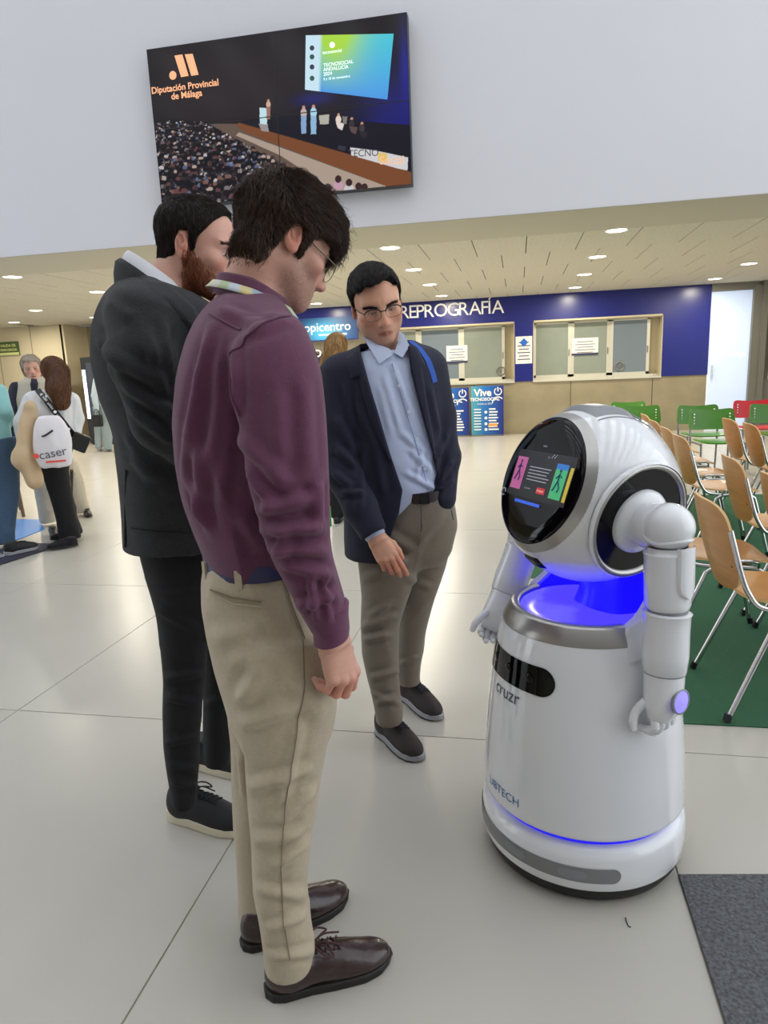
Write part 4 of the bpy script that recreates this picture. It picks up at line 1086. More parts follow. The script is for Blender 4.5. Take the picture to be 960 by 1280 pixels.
def head_axes(yaw, pitch, roll):
    """yaw from +u towards +w, pitch downwards, roll (deg); columns = right, forward, up"""
    y, p, r = (math.radians(a) for a in (yaw, pitch, roll))
    f = np.array([math.cos(y) * math.cos(p), math.sin(y) * math.cos(p), -math.sin(p)])
    u = np.array([math.cos(y) * math.sin(p), math.sin(y) * math.sin(p), math.cos(p)]); x = np.cross(f, u)
    x2 = x * math.cos(r) + u * math.sin(r); u2 = u * math.cos(r) - x * math.sin(r)
    return np.stack([x2, f, u2], 1)
def s_head(P, o):
    """head in its own axes: x right, y forward, z up, eyes at z = 0"""
    g = lambda k, d: o.get(k, d)
    X = P.copy(); X[:, 0] = np.abs(X[:, 0])            # symmetric
    d = s_ell(X, (0, -0.010, 0.036), (0.0755, 0.098, 0.080))
    d = smin(d, s_ell(X, (0, 0.030, 0.020), (0.066, 0.066, 0.070)), 0.03)
    jw = g('jaw', 1.0)
    d = smin(d, s_ell(X, (0, 0.036, -0.040), (0.060 * jw, 0.056, 0.068)), 0.03)
    d = smin(d, s_cap(X, (0.046 * jw, 0.012, -0.058), (0.014, 0.075, -0.100), 0.019, 0.016), 0.03)
    d = smin(d, s_ell(X, (0, 0.082, -0.098), (0.021, 0.019, 0.018)), 0.022)
    d = smin(d, s_ell(X, (0, 0.078, -0.066), (0.033, 0.024, 0.028)), 0.02)
    d = smin(d, s_ell(X, (0.046, 0.062, -0.022), (0.022, 0.020, 0.016)), 0.025)
    d = smin(d, s_cap(X, (0.008, 0.090, 0.022), (0.048, 0.074, 0.022), 0.010, 0.008), 0.018)
    d = smax(d, -s_ell(X, (0.033, 0.1035, -0.002), (0.020, 0.017, 0.0125)), 0.012)
    d = smin(d, s_ell(X, (0.0325, 0.0745, -0.001), (0.0152, 0.0150, 0.0140)), 0.003)       # lids
    og = g('lid', 0.0026)                                                                   # eye slit
    sl = s_ell(X, (0.0325, 0.0895, -0.003 - g('down', 0.0)), (0.0125, 0.012, og))
    d = smax(d, -sl, 0.0015)
    d = smin(d, s_cap(X, (0, 0.083, 0.008), (0, 0.0990, -0.036), 0.0105, 0.0165), 0.010)
    d = smin(d, s_cap(X, (0, 0.094, 0.010), (0, 0.1195 + g('nose', 0), -0.034), 0.0075, 0.0095), 0.012)
    d = smin(d, s_ell(X, (0, 0.1200 + g('nose', 0), -0.0385), (0.0112, 0.0115, 0.0100)), 0.006)
    d = smin(d, s_ell(X, (0.0125, 0.106, -0.0425), (0.0075, 0.0115, 0.0082)), 0.005)
    d = smax(d, -s_ell(X, (0.0068, 0.112, -0.0500), (0.0036, 0.0065, 0.0055)), 0.003)
    d = smin(d, s_cap(X, (0, 0.1005, -0.0690), (0.0255, 0.0850, -0.0720), 0.0050, 0.0020), 0.004)
    d = smin(d, s_cap(X, (0, 0.0985, -0.0795), (0.0240, 0.0855, -0.0755), 0.0060, 0.0022), 0.004)
    d = smax(d, -s_cap(X, (0, 0.1085 - g('mouth', 0), -0.0742), (0.0275, 0.0910, -0.0742), 0.0017 + g('open', 0), 0.001), 0.0015)
    # ears: shell, rim, hollow
    t = math.radians(12); E = np.stack([np.array([math.cos(0.30), -math.sin(0.30), 0]), np.array([math.sin(0.30) * math.cos(t), math.cos(0.30) * math.cos(t), math.sin(t)]), np.array([-math.sin(0.30) * math.sin(t), -math.cos(0.30) * math.sin(t), math.cos(t)])], 1)
    eo = g('ear_out', 0.0)
    q = (X - np.array([0.0755 + eo, -0.012, -0.004], np.float32)) @ E.astype(np.float32)
    ear = s_ell(q, (0, 0, 0), (0.0085, 0.0185, 0.0320))
    ear = smax(ear, -s_ell(q, (0.0085, 0.002, 0.003), (0.0095, 0.0125, 0.0220)), 0.003)
    ear = smin(ear, s_cap(q, (0.002, -0.006, 0.014), (0.0015, 0.002, -0.008), 0.0042, 0.0035), 0.004)
    ear = smin(ear, s_ell(q, (0.002, 0.011, -0.005), (0.0045, 0.005, 0.0065)), 0.004)
    ear = smin(ear, s_ell(q, (0.0, 0.003, -0.027), (0.005, 0.0095, 0.0095)), 0.006)
    return smin(d, ear, 0.005)
def skin_cols(L, base, beard=None, stubble=0.0, lips=(150, 84, 78)):
    """skin tone by place, with eye-socket shade put into the colour, L in head axes"""
    b = np.array(lin(base)); C = np.tile(b, (len(L), 1)); X = np.abs(L[:, 0])
    def blend(w, c): C[:] = C * (1 - w[:, None]) + np.array(lin(c)) * w[:, None]
    red = tuple(np.array(base) * np.array([1.0, 0.84, 0.80]))
    blend(0.55 * np.exp(-((X - 0.045) / 0.02) ** 2 - ((L[:, 2] + 0.03) / 0.02) ** 2 - ((L[:, 1] - 0.08) / 0.04) ** 2), red)
    blend(0.6 * np.exp(-(X / 0.014) ** 2 - ((L[:, 2] + 0.038) / 0.014) ** 2) * (L[:, 1] > 0.09), red)
    blend(0.75 * np.clip((X - 0.074) / 0.006, 0, 1) * (L[:, 1] < 0.02) * (L[:, 2] > -0.06), red)
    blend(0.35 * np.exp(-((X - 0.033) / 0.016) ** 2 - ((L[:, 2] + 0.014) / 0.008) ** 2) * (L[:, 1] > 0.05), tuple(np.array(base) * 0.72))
    blend(0.9 * np.exp(-((X - 0.0325) / 0.0125) ** 6 - ((L[:, 2] + 0.0050) / 0.0034) ** 2) * (L[:, 1] > 0.072), (40, 28, 26))
    blend(0.6 * np.exp(-((X - 0.033) / 0.017) ** 4 - ((L[:, 2] - 0.003) / 0.011) ** 2) * (L[:, 1] > 0.06), tuple(np.array(base) * 0.62))  # shade of the eye sockets, darkened into the skin
    if stubble or beard is not None:
        jaw = np.clip((-0.028 - L[:, 2] + (L[:, 1] < 0.05) * 0.02) / 0.02, 0, 1) * np.clip((L[:, 1] + 0.005) / 0.02, 0, 1)
        mo = np.exp(-(X / 0.034) ** 4 - ((L[:, 2] + 0.056) / 0.007) ** 2) * (L[:, 1] > 0.07)
        low = np.clip((-0.050 - L[:, 2] + (X > 0.03) * 0.02) / 0.012, 0, 1)
        w = np.clip(np.maximum(jaw * low, mo), 0, 1) * np.clip((-L[:, 2] + 0.0) / 0.02, 0, 1)
        nz = 0.75 + 0.35 * vnoise(L * 420, 3)
        blend(np.clip(w * nz, 0, 1) * (stubble if beard is None else 0.85), (84, 72, 68) if beard is None else beard)
    lw = np.clip(1.3 - np.sqrt((X / 0.0275) ** 2 + ((L[:, 2] + 0.0745) / 0.0098) ** 2) * 1.15, 0, 1) * (L[:, 1] > 0.085)
    blend(np.clip(lw * 1.6, 0, 1), lips)
    return C

def s_hand(P, side, curl, thumb=0.0, spread=1.0, wr=(0.029, 0.021)):
    """hand in its own axes: wrist at 0, fingers along -z, back of the hand +y; side = +1 puts the thumb at -x (right hand)"""
    P = P * np.array([side, 1, 1], np.float32)
    d = None; mc = [(-0.0265, 0.000, -0.088), (-0.0085, 0.004, -0.092), (0.0095, 0.002, -0.087), (0.0265, -0.003, -0.078)]
    Ls = [(0.044, 0.026, 0.020), (0.048, 0.030, 0.021), (0.044, 0.028, 0.021), (0.034, 0.021, 0.018)]; R0 = [0.0098, 0.0100, 0.0095, 0.0083]
    for i, m in enumerate(mc):
        e = s_cap(P, (m[0] * 0.55, -0.002, -0.012), (m[0], m[1] - 0.003, m[2] + 0.004), 0.0150, 0.0125); d = e if d is None else smin(d, e, 0.012)
    d = smin(d, s_ell(P, (0.002, -0.005, -0.05), (0.034, 0.0125, 0.043)), 0.012)
    d = smin(d, s_ell(P, (-0.020, -0.013, -0.038), (0.0155, 0.013, 0.028)), 0.012)
    q = P * np.array([1 / wr[0], 1 / wr[1], 1], np.float32)
    w = (np.sqrt(q[:, 0] ** 2 + q[:, 1] ** 2) - 1) * wr[1]; w = np.maximum(w, np.maximum(-0.018 - P[:, 2], P[:, 2] - 0.06)); d = smin(d, w, 0.02)
    tip = None; fr = None
    for i, m in enumerate(mc):
        c = curl[i]; a = 0.0; p = np.array(m, float); sp = (i - 1.4) * 0.05 * spread; pts = [p]
        for L, ca in zip(Ls[i], c):
            a += math.radians(ca); p = p + L * np.array([math.sin(sp) * math.cos(a), -math.sin(a) * math.cos(sp), -math.cos(a) * math.cos(sp)]); pts.append(p)
        r = R0[i]; e = s_chain(P, pts, [r * 1.06, r * 0.98, r * 0.88, r * 0.76], 0.003)
        e = smin(e, s_ell(P, np.array(m) + (0, 0.003, 0), (r * 0.95, r * 0.95, r * 1.1)), 0.004)
        fr = e if fr is None else smin(fr, e, 0.0012)
    d = smin(d, fr, 0.006)
    t = thumb; pts = [(-0.020, -0.010, -0.020), (-0.040, -0.016 - 0.006 * t, -0.048), (-0.048 + 0.010 * t, -0.022 - 0.012 * t, -0.080), (-0.050 + 0.022 * t, -0.026 - 0.016 * t, -0.106)]
    return smin(d, s_chain(P, pts, [0.0135, 0.0120, 0.0105, 0.0085], 0.005), 0.008)

# ---- shoes, in foot axes: heel back at y = 0, toe at y = L, z up
def s_upper(P, L, kind):
    k = L / 0.295; Q = P / k
    if kind == 'dress':
        d = s_ell(Q, (0.004, 0.215, 0.030), (0.044, 0.078, 0.033))
        d = smin(d, s_ell(Q, (0.002, 0.130, 0.045), (0.042, 0.090, 0.042)), 0.03)
        d = smin(d, s_ell(Q, (0, 0.048, 0.045), (0.036, 0.047, 0.055)), 0.03)
        d = smin(d, s_cap(Q, (0, 0.060, 0.05), (0, 0.065, 0.095), 0.036, 0.038), 0.03)
        d = smax(d, Q[:, 2] - 0.098, 0.006)
    else:
        d = s_ell(Q, (0.004, 0.220, 0.036), (0.046, 0.075, 0.040))
        d = smin(d, s_ell(Q, (0.002, 0.140, 0.052), (0.044, 0.090, 0.048)), 0.03)
        d = smin(d, s_ell(Q, (0, 0.050, 0.055), (0.038, 0.049, 0.062)), 0.03)
        d = smin(d, s_cap(Q, (0, 0.062, 0.06), (0, 0.066, 0.10), 0.040, 0.043), 0.03)
        d = smax(d, Q[:, 2] - 0.112 + 0.18 * np.maximum(0.03 - Q[:, 1], 0), 0.006)
    return smax(d, 0.014 - Q[:, 2], 0.004) * k
def s_sole(P, L, th, flare):
    k = L / 0.295; Q = P / k; y = Q[:, 1]
    w = np.interp(y, [-0.01, 0.0, 0.012, 0.04, 0.10, 0.16, 0.22, 0.26, 0.285, 0.295, 0.31], [0.0, 0.012, 0.027, 0.036, 0.035, 0.042, 0.047, 0.040, 0.024, 0.010, 0.0]).astype(np.float32) + flare
    d = (np.abs(Q[:, 0] - 0.004 * np.sin(y * 11)) - w) * 0.85
    d = np.maximum(d, np.maximum(-flare - y, y - 0.297 - flare)); top = th + 0.010 * np.clip((0.06 - y) / 0.06, 0, 1) * (th > 0.02)
    bot = np.where(Q[:, 1] > 0.235, (Q[:, 1] - 0.235) ** 2 * 2.2, 0.0) + (0.004 if th < 0.02 else 0.0) * ((y > 0.085) & (y < 0.12))
    return smax(d, np.maximum(bot - Q[:, 2], Q[:, 2] - top), 0.003) * k
def shoe(parent, heel, toe, kind, m_up, m_sole, m_lace, L=None, m_mid=None, tie=True):
    heel, toe = np.array(heel, float), np.array(toe, float); v = toe - heel; v[2] = 0; L = L or np.linalg.norm(v); a = math.atan2(v[1], v[0]) - math.pi / 2
    th = 0.020 if kind == 'dress' else 0.030
    up = sdf_obj('shoe', lambda P: s_upper(P, L, kind), (-0.06, -0.02, 0), (0.06, L + 0.02, 0.12), 0.0045, m_up, parent)
    up.location = (heel[0], heel[1], 0.0); up.rotation_euler = (0, 0, a)
    sdf_obj('sole', lambda P: s_sole(P, L, th, 0.002), (-0.06, -0.02, 0), (0.06, L + 0.02, th + 0.02), 0.004, m_sole, up, proj=1)
    if m_mid: sdf_obj('outsole', lambda P: s_sole(P, L, 0.008, 0.004), (-0.06, -0.02, -0.002), (0.06, L + 0.02, 0.014), 0.004, m_mid, up, proj=1)
    lm = MB(); k = L / 0.295
    zc = np.arange(0.14, 0.02, -0.001)
    def top(x, y):
        d = s_upper(np.stack([np.full_like(zc, x), np.full_like(zc, y), zc], 1).astype(np.float32), L, kind); i = np.argmax(d <= 0.0025)
        return (x, y, float(zc[i] if d[i] <= 0.0025 else 0.02))
    ys = [0.118, 0.138, 0.158] if kind == 'dress' else [0.108, 0.126, 0.144, 0.162, 0.18]
    for i, y in enumerate(ys):
        for s in (-1, 1):
            lm.tube([top(s * 0.020 * k, y * k), top(0, (y + 0.007) * k), top(-s * 0.020 * k, (y + 0.014) * k)], 0.0026 if kind == 'dress' else 0.0032, 6, smooth=3)
    if tie:
        b = np.array(top(0, (ys[0] - 0.006) * k))
        for s in (-1, 1):
            lm.tube([b, b + (s * 0.020, 0.004, 0.010), b + (s * 0.042, 0.020, 0.000), b + (s * 0.040, 0.042, -0.010), b + (s * 0.018, 0.026, 0.002), b], 0.0024, 6, smooth=4)
            lm.tube([b, b + (s * 0.012, 0.030, 0.006), b + (s * 0.020, 0.068, -0.008)], 0.0022, 6, smooth=4)
    lm.obj('laces', m_lace, up, True)
    return up

def ring_band(C, U, Wv, ru, rw, prof, a0, a1, n=64, zf=None):
    """strip of cloth round an ellipse: prof = list of (outset, rise); zf(angle) lifts it"""
    T = np.linspace(a0, a1, n); P = []
    for o_, r_ in prof:
        row = []
        for t in T:
            p = np.asarray(C, float) + (ru + o_) * math.cos(t) * np.asarray(U, float) + (rw + o_) * math.sin(t) * np.asarray(Wv, float)
            row.append(p + np.array([0, 0, r_ + (zf(t) if zf else 0)]))
        P.append(row)
    return np.array(P)
# ---------------------------------------------------------------- the three men
def skin_mat(name): 
    return mat(name, (200, 150, 128), 0.46, attr=True, sss=0.12, noise=(60, 0.03), bump=(500, 0.12), spec=0.4)
M_skin = skin_mat('skin')
M_hair_dk = mat('dark_brown_hair', (34, 25, 20), 0.42, attr=False, spec=0.5)
M_hair_mesh = mat('hair_base', (16, 11, 9), 0.75, spec=0.25, bump=(220, 0.8, (1, 1, 0.3)))
M_strand = mat('hair_strand', (40, 30, 24), 0.4, attr=True, spec=0.3)
M_eye = mat('eyeball', (230, 226, 220), 0.12, attr=True, coat=0.5)
M_frame_d = mat('dark_glasses_frame', (40, 38, 40), 0.25, metal=0.6)
M_frame_g = mat('gunmetal_glasses_frame', (110, 100, 84), 0.3, metal=0.9)
M_lens = mat('lens_glass', (235, 240, 240), 0.03, alpha=0.03, spec=0.2)

def eyes(parent, HC, HR, sc, down, iris=(70, 46, 30), side=0.0):
    for s in (-1, 1):
        c = np.array([0.0325 * s, 0.0752, -0.001]) * sc
        V = []; r = 0.0136 * sc
        mb = MB().lathe([(r * math.sin(t), r * math.cos(t)) for t in np.linspace(0.002, math.pi - 0.002, 40)], 28)
        me = mb.mesh('eye'); co = mb.V[0]
        ang = np.arccos(np.clip(co[:, 2] / r, -1, 1)); C = np.tile(np.array(lin((225, 218, 210))), (len(co), 1))
        C[ang < 0.46] = lin(iris); C[ang < 0.2] = lin((10, 8, 8)); color_attr(me, C)
        d = np.array([side, math.cos(down), -math.sin(down)]); d /= np.linalg.norm(d)
        x = np.cross([0, 0, 1.0], d); x /= np.linalg.norm(x); y = np.cross(d, x); Rl = HR @ np.stack([x, y, d], 1)
        o = link('eye', me, M_eye, parent); M4 = Matrix.Identity(4)
        p = HC + HR @ c
        for i in range(3):
            for j in range(3): M4[i][j] = Rl[i, j]
            M4[i][3] = p[i]
        o.matrix_local = M4
def brows(parent, HC, HR, sc, fh, m, rng, n=150, col=(40, 30, 24), thick=0.006, zb=0.0175):
    for s in (-1, 1):
        t = rng.rand(n); x = s * (0.014 + 0.040 * t); z = zb + 0.006 * np.sin(t * 2.6) - 0.003 * t + (rng.rand(n) - 0.5) * thick * (1 - 0.5 * t)
        y = np.full(n, 0.1); P = np.stack([x, y, z], 1)
        for _ in range(6):
            d = fh(P.astype(np.float32)); P[:, 1] -= d
        def df(Q, s=s): return (HR @ np.array([s * 0.95, -0.15, 0.25])) * np.ones((len(Q), 1))
        f = lambda Q: fh(((Q - HC) @ HR / sc).astype(np.float32)) * sc
        strands('eyebrow', HC + (P * sc) @ HR.T, df, f, 3, 0.0034 * sc, 0.00075 * sc, m, parent, rng, lift=0.0003, col=lambda k: np.tile(np.array(lin(col)), (k, 1)) * (0.7 + 0.6 * rng.rand(k, 1)))
def to_hand(c, X, Y, Z):
    """axes for a hand: thumb-ward/lateral X, back of hand Y, wrist-ward Z"""
    Z = np.array(Z, float); Z /= np.linalg.norm(Z); Y = np.array(Y, float); Y -= Z * (Y @ Z); Y /= np.linalg.norm(Y); X = np.cross(Y, Z)
    return np.array(c, float), np.stack([X, Y, Z], 1)
def core_of(loft, zs, shrink=0.028):
    A = [loft.at(z) for z in zs]; return ([(a[0], a[1], z) for a, z in zip(A, zs)], [max(0.02, min(a[2], a[3]) - shrink) for a in A])
def join(parts):
    V, F, C, k = [], [], [], 0
    for v, f, c in parts: V.append(v); F.append(f + k); C.append(c); k += len(v)
    return np.concatenate(V), np.concatenate(F), np.concatenate(C)
def body_obj(parent, fr, HC, HR, sc, hp, neck, hands, core, skin, h=0.0024, **kw):
    """head, neck, hands and the frame under the clothes as one mesh"""
    fh = lambda Q: s_head(Q, hp)
    def f_hd(P):
        d = fh(((P - HC.astype(np.float32)) @ HR.astype(np.float32) / sc).astype(np.float32)) * sc
        n = s_chain(P, neck[0], neck[1], 0.02)
        return smin(d, n, 0.022)
    lo = np.minimum(HC - 0.17 * sc, np.array(neck[0]).min(0) - 0.05); hi = HC + 0.17 * sc; hi = np.maximum(hi, np.array(neck[0]).max(0) + 0.02)
    V, F, N = surface(f_hd, lo, hi, h); L = (V - HC) @ HR / sc
    parts = [(V, F, skin_cols(L, skin, **kw))]
    for c, R, side, curl, th, hs in hands:
        fH = lambda P: s_hand(((P - c.astype(np.float32)) @ R.astype(np.float32) / hs).astype(np.float32), side, curl, th) * hs
        Vh, Fh, Nh = surface(fH, c - 0.2 * hs, c + 0.2 * hs, 0.0022); Lh = (Vh - c) @ R / hs
        Ch = np.tile(np.array(lin(skin)), (len(Vh), 1)); kn = np.clip((-0.075 - Lh[:, 2]) / 0.03, 0, 1)[:, None] * 0.5
        Ch = Ch * (1 - kn) + np.array(lin(tuple(np.array(skin) * np.array([1.0, 0.80, 0.76])))) * kn
        parts.append((Vh, Fh, Ch))
    fC = lambda P: np.minimum.reduce([s_chain(P, p, r, 0.03) for p, r in core])
    pts = np.concatenate([np.array(p) for p, r in core])
    Vc, Fc, _ = surface(fC, pts.min(0) - 0.13, pts.max(0) + 0.13, 0.022, proj=1)
    parts.append((Vc, Fc, np.tile(np.array(lin(skin)), (len(Vc), 1))))
    V, F, C = join(parts); me = mesh_np('body', V, F); color_attr(me, C)
    return link('body', me, M_skin, parent), f_hd, fh
def hair_shell(parent, HC, HR, sc, region, thick, h, m, mod=None):
    """hair volume: the skull pushed out by thick(L), kept where region(L) < 0 (head axes)"""
    def f(P):
        L = ((P - HC.astype(np.float32)) @ HR.astype(np.float32) / sc).astype(np.float32)
        d = s_ell(L, (0, -0.010, 0.036), (0.0755, 0.098, 0.080)); d = smin(d, s_ell(L, (0, 0.030, 0.020), (0.066, 0.066, 0.070)), 0.03)
        d = smin(d, s_ell(L, (0, -0.048, -0.040), (0.052, 0.044, 0.058)), 0.035)
        d = d - thick(L)
        if mod is not None: d = mod(L, d)
        return smax(d, region(L), 0.008) * sc
    V, F, N = surface(f, HC - 0.19 * sc, HC + 0.19 * sc, h)
    return link('hair', mesh_np('hair', V, F), m, parent), f, V, F
def dark_cols(rng, c, var=0.5):
    return lambda n: np.array(lin(c))[None] * (1 - var + 2 * var * rng.rand(n, 1) ** 2)
def glasses(parent, HC, HR, sc, m_top, m_rim, z=-0.004, y=0.108, half=True, w=0.0245, hgt=0.019, drop=0.0):
    g = bpy.data.objects.new('glasses', None); COL.objects.link(g); g.parent = parent
    T = lambda p: HC + HR @ (np.array(p) * sc)
    for s in (-1, 1):
        th = np.linspace(0, 2 * math.pi, 33); cx = 0.034 * s
        yy = lambda x: y - 0.10 * max(0, abs(x) - 0.02)
        pts = [(cx + w * math.copysign(abs(math.cos(t)) ** 0.8, math.cos(t)), yy(cx + w * math.cos(t)), z + hgt * math.copysign(abs(math.sin(t)) ** 0.75, math.sin(t))) for t in th]
        MB().tube([T(p) for p in pts], 0.0008 * sc if half else 0.0012 * sc, 6).obj('rim', m_rim, g, True)
        MB().tube([T(p) for p in pts[1:16]], 0.0019 * sc, 7).obj('brow_bar', m_top, g, True)
        MB().add([T((p[0], p[1] - 0.0004, p[2])) for p in pts[:-1]], [tuple(range(32))]).obj('lens', M_lens, g, True)
        xo = cx + s * w
        MB().tube([T((xo, yy(xo), z + hgt * 0.5)), T((0.071 * s, 0.075, z + hgt * 0.55)), T((0.0775 * s, 0.03, z + hgt * 0.8)), T((0.0765 * s, 0.0, 0.026)), T((0.073 * s, -0.03, 0.020))], 0.0016 * sc, 7, smooth=4).obj('temple', m_top, g, True)
    MB().tube([T((-0.0105, y, z + 0.006)), T((0, y + 0.004, z + 0.009)), T((0.0105, y, z + 0.006))], 0.0015 * sc, 7, smooth=4).obj('bridge', m_top, g, True)
    return g
def cloth_disp(folds, noise=0.0, ns=14.0, stretch=(1, 1, 1), seed=0, fine=0.0, mask=None):
    def d(V, N):
        out = np.zeros(len(V))
        for p, amp, wd in folds:
            n = len(p) - 1; c = p.mean(0); near = np.where(((V - c) ** 2).sum(1) < (np.linalg.norm(p - c, axis=1).max() + 3 * wd) ** 2)[0]
            if not len(near): continue
            Q = V[near]; best = np.full(len(Q), 9.0); tt = np.zeros(len(Q))
            for i in range(n):
                s, t = seg_d(Q, p[i], p[i + 1]); m = s < best; best = np.where(m, s, best); tt = np.where(m, (i + t) / n, tt)
            e = best / wd; prof = np.exp(-e ** 2) - 0.45 * np.exp(-(e - 1.7) ** 2 * 1.6)
            out[near] += 1.35 * amp * prof * np.clip(5 * np.minimum(tt, 1 - tt) + 0.15, 0, 1)
        if noise:
            q = V * ns * np.array(stretch); w = vnoise(q + 0.6 * vnoise(q * 0.7, seed + 5)[:, None], seed)
            w = noise * (1 - 2 * np.abs(w) ** 0.8); out += w if mask is None else w * mask(V)
        if fine: out += fine * vnoise(V * 55 * np.array(stretch), seed + 9)
        return out
    return d
# ---------------------------------------------------------------- man in the purple shirt
def hits(fr, f, px, t0=0.3):
    """where the sight lines through the given photo points meet the surface f = 0 (NaN where they miss)"""
    R = np.array([ray(x, y) for x, y in px]); R = np.stack([R @ fr.u, R @ fr.w, R[:, 2]], 1); R /= np.linalg.norm(R, axis=1)[:, None]
    o = np.array([fr.c @ fr.u, fr.c @ fr.w, fr.c[2]]); t = np.full(len(R), t0); done = np.zeros(len(R), bool)
    for _ in range(140):
        act = np.where(~done & (t < 12))[0]
        if not len(act): break
        d = f((o + R[act] * t[act, None]).astype(np.float32)); h = d < 0.0006; done[act[h]] = True
        t[act[~h]] += np.maximum(0.0006, d[~h] * 0.6)
    P = o + R * t[:, None]; P[~done] = np.nan; return P
def hit(fr, f, x, y):
    p = hits(fr, f, [(x, y)])[0]; return None if np.isnan(p[0]) else p
def _walk(pts, n):
    P = np.array(pts, float); return np.concatenate([P[i] * (1 - t) + P[i + 1] * t for i in range(len(P) - 1) for t in [np.linspace(0, 1, n, endpoint=(i == len(P) - 2))[:, None]]])
def _keep(H):
    out = []
    for h in H:
        if not np.isnan(h[0]) and (not out or np.linalg.norm(h - out[-1]) < 0.15): out.append(h)
    return out
def path(fr, f, pts, n=6): return _keep(hits(fr, f, _walk(pts, n)))
def folds_px(fr, f, L):
    H = hits(fr, f, np.concatenate([_walk([(q[0], q[1]), (q[2], q[3])], 7) for q in L])).reshape(len(L), 7, 3); out = []
    for q, h in zip(L, H):
        p = _keep(h)
        if len(p) > 2: out.append((np.array(p), q[4], q[5]))
    return out
rngp = np.random.RandomState(5)
F1 = Frame(-0.50, 1.34)
man1 = empty('person', 'young man in purple shirt, beige chinos and brown leather shoes, nearest the camera', 'person', F1.o, F1.rot)
M_purple = mat('purple_cotton', (94, 48, 74), 0.82, noise=(90, 0.07), bump=(420, 0.25), sheen=0.12)
M_chino = mat('beige_chino', (178, 164, 140), 0.85, noise=(120, 0.05), bump=(500, 0.25), sheen=0.15)
M_seam = mat('beige_seam', (128, 114, 94), 0.9)
M_belt = mat('navy_belt', (44, 44, 84), 0.5)
M_brownl = mat('brown_leather', (50, 32, 30), 0.26, noise=(30, 0.15), bump=(60, 0.15), coat=0.25)
M_soleb = mat('black_sole', (26, 23, 22), 0.6)
M_laceb = mat('brown_lace', (66, 38, 40), 0.8)
# trousers
pel = Loft(F1.rows([(686, 261, 388, .150), (710, 254, 394, .160), (745, 252, 403, .170), (780, 256, 411, .174), (820, 265, 417, .174), (862, 278, 419, .165), (890, 288, 414, .15)]))
legn = Loft(F1.rows([(790, 300, 414, .090), (850, 298, 419, .092), (880, 302, 417, .092), (920, 304, 411, .089), (960, 306, 404, .085), (1000, 309, 397, .080), (1040, 312, 389, .076), (1080, 315, 384, .070),
                     (1120, 319, 384, .068), (1160, 325, 390, .066), (1182, 328, 394, .067), (1200, 330, 391, .067)], w=-0.088), cap=0.003)
legf = Loft(F1.rows([(820, 280, 400, .09), (870, 283, 395, .09), (920, 287, 385, .086), (960, 288, 378, .082), (1000, 290, 370, .077), (1050, 293, 363, .070), (1100, 296, 360, .066), (1150, 300, 364, .067), (1158, 302, 366, .068)], w=0.10), cap=0.003)
f_tr1 = lambda P: smin(smin(pel(P), legn(P), 0.035), legf(P), 0.035)
fo = folds_px(F1, f_tr1, [(300, 905, 380, 880, .0082, .016), (312, 985, 392, 960, .0082, .014), (396, 985, 345, 1030, .0095, .014), (318, 1052, 380, 1040, .0068, .014), (386, 1050, 340, 1085, .0082, .013), (320, 1110, 383, 1120, .0068, .013),
                          (390, 1140, 335, 1160, .0082, .012), (322, 1165, 392, 1176, .0082, .011), (392, 1190, 335, 1195, .0068, .010), (300, 880, 330, 830, .0095, .018), (405, 900, 365, 850, .0054, .018), (285, 830, 350, 812, .0068, .02),
                          (262, 800, 330, 790, .0054, .02), (300, 940, 306, 1000, .0068, .012), (375, 900, 350, 1010, .0054, .014)])
dt1 = cloth_disp(fo, 0.0035, 9, (1, 1, 0.6), 2)
tr1 = sdf_obj('trousers', f_tr1, (-0.25, -0.25, 0.03), (0.25, 0.25, 1.05), 0.0058, M_chino, man1, dt1)
def line(name, fr, f, pts, r, m, parent, lift=0.0015, n=6, dsp=None):
    p = path(fr, f, pts, n)
    if len(p) > 1:
        g = grad(f, np.array(p, np.float32)); g = g / (np.linalg.norm(g, axis=1)[:, None] + 1e-9); p = np.array(p)
        if dsp is not None: p = p + g * dsp(p, g)[:, None]
        return MB().tube(p + g * lift, r, 6).obj(name, m, parent, True)
line('side_seam', F1, f_tr1, [(378, 800), (380, 850), (368, 930), (356, 1010), (351, 1080), (354, 1150), (362, 1195)], 0.0011, M_seam, tr1, 0.002, 14, dsp=dt1)
line('back_pocket', F1, f_tr1, [(266, 737), (290, 747), (327, 752)], 0.0016, M_seam, tr1, 0.003, dsp=dt1)
line('back_pocket', F1, f_tr1, [(267, 742), (292, 755), (327, 758)], 0.0018, M_chino, tr1, 0.003, dsp=dt1)
line('front_pocket', F1, f_tr1, [(352, 712), (366, 760), (380, 800)], 0.0016, M_seam, tr1, 0.002, 12, dsp=dt1)
# belt and loops
bt = pel.at(pel.z1 - 0.02)
zb = pel.z1 - 0.012
BT = [(bt[0] + (bt[2] + 0.006) * math.cos(t), bt[1] + (bt[3] + 0.006) * math.sin(t)) for t in np.linspace(0, 2 * math.pi, 65)]
bb = MB()
bb.grid(np.array([[(x * 1.0, y, zb + dz) for x, y in BT] for dz in (-0.016, 0.016)])); bb.grid(np.array([[(bt[0] + (x - bt[0]) * k, bt[1] + (y - bt[1]) * k, zb + 0.016) for x, y in BT] for k in (1.0, 0.8)]))
belt1 = bb.obj('belt', M_belt, man1, True)
for a in (-1.9, -2.7, -1.1, 2.6):
    x, y = bt[0] + (bt[2] + 0.009) * math.cos(a), bt[1] + (bt[3] + 0.009) * math.sin(a)
    MB().box((-0.007, -0.003, -0.024), (0.007, 0.003, 0.012), R=np.array([[-math.sin(a), math.cos(a), 0], [math.cos(a), math.sin(a), 0], [0, 0, 1]]).T).obj('belt_loop', M_chino, tr1, loc=(x, y, zb))
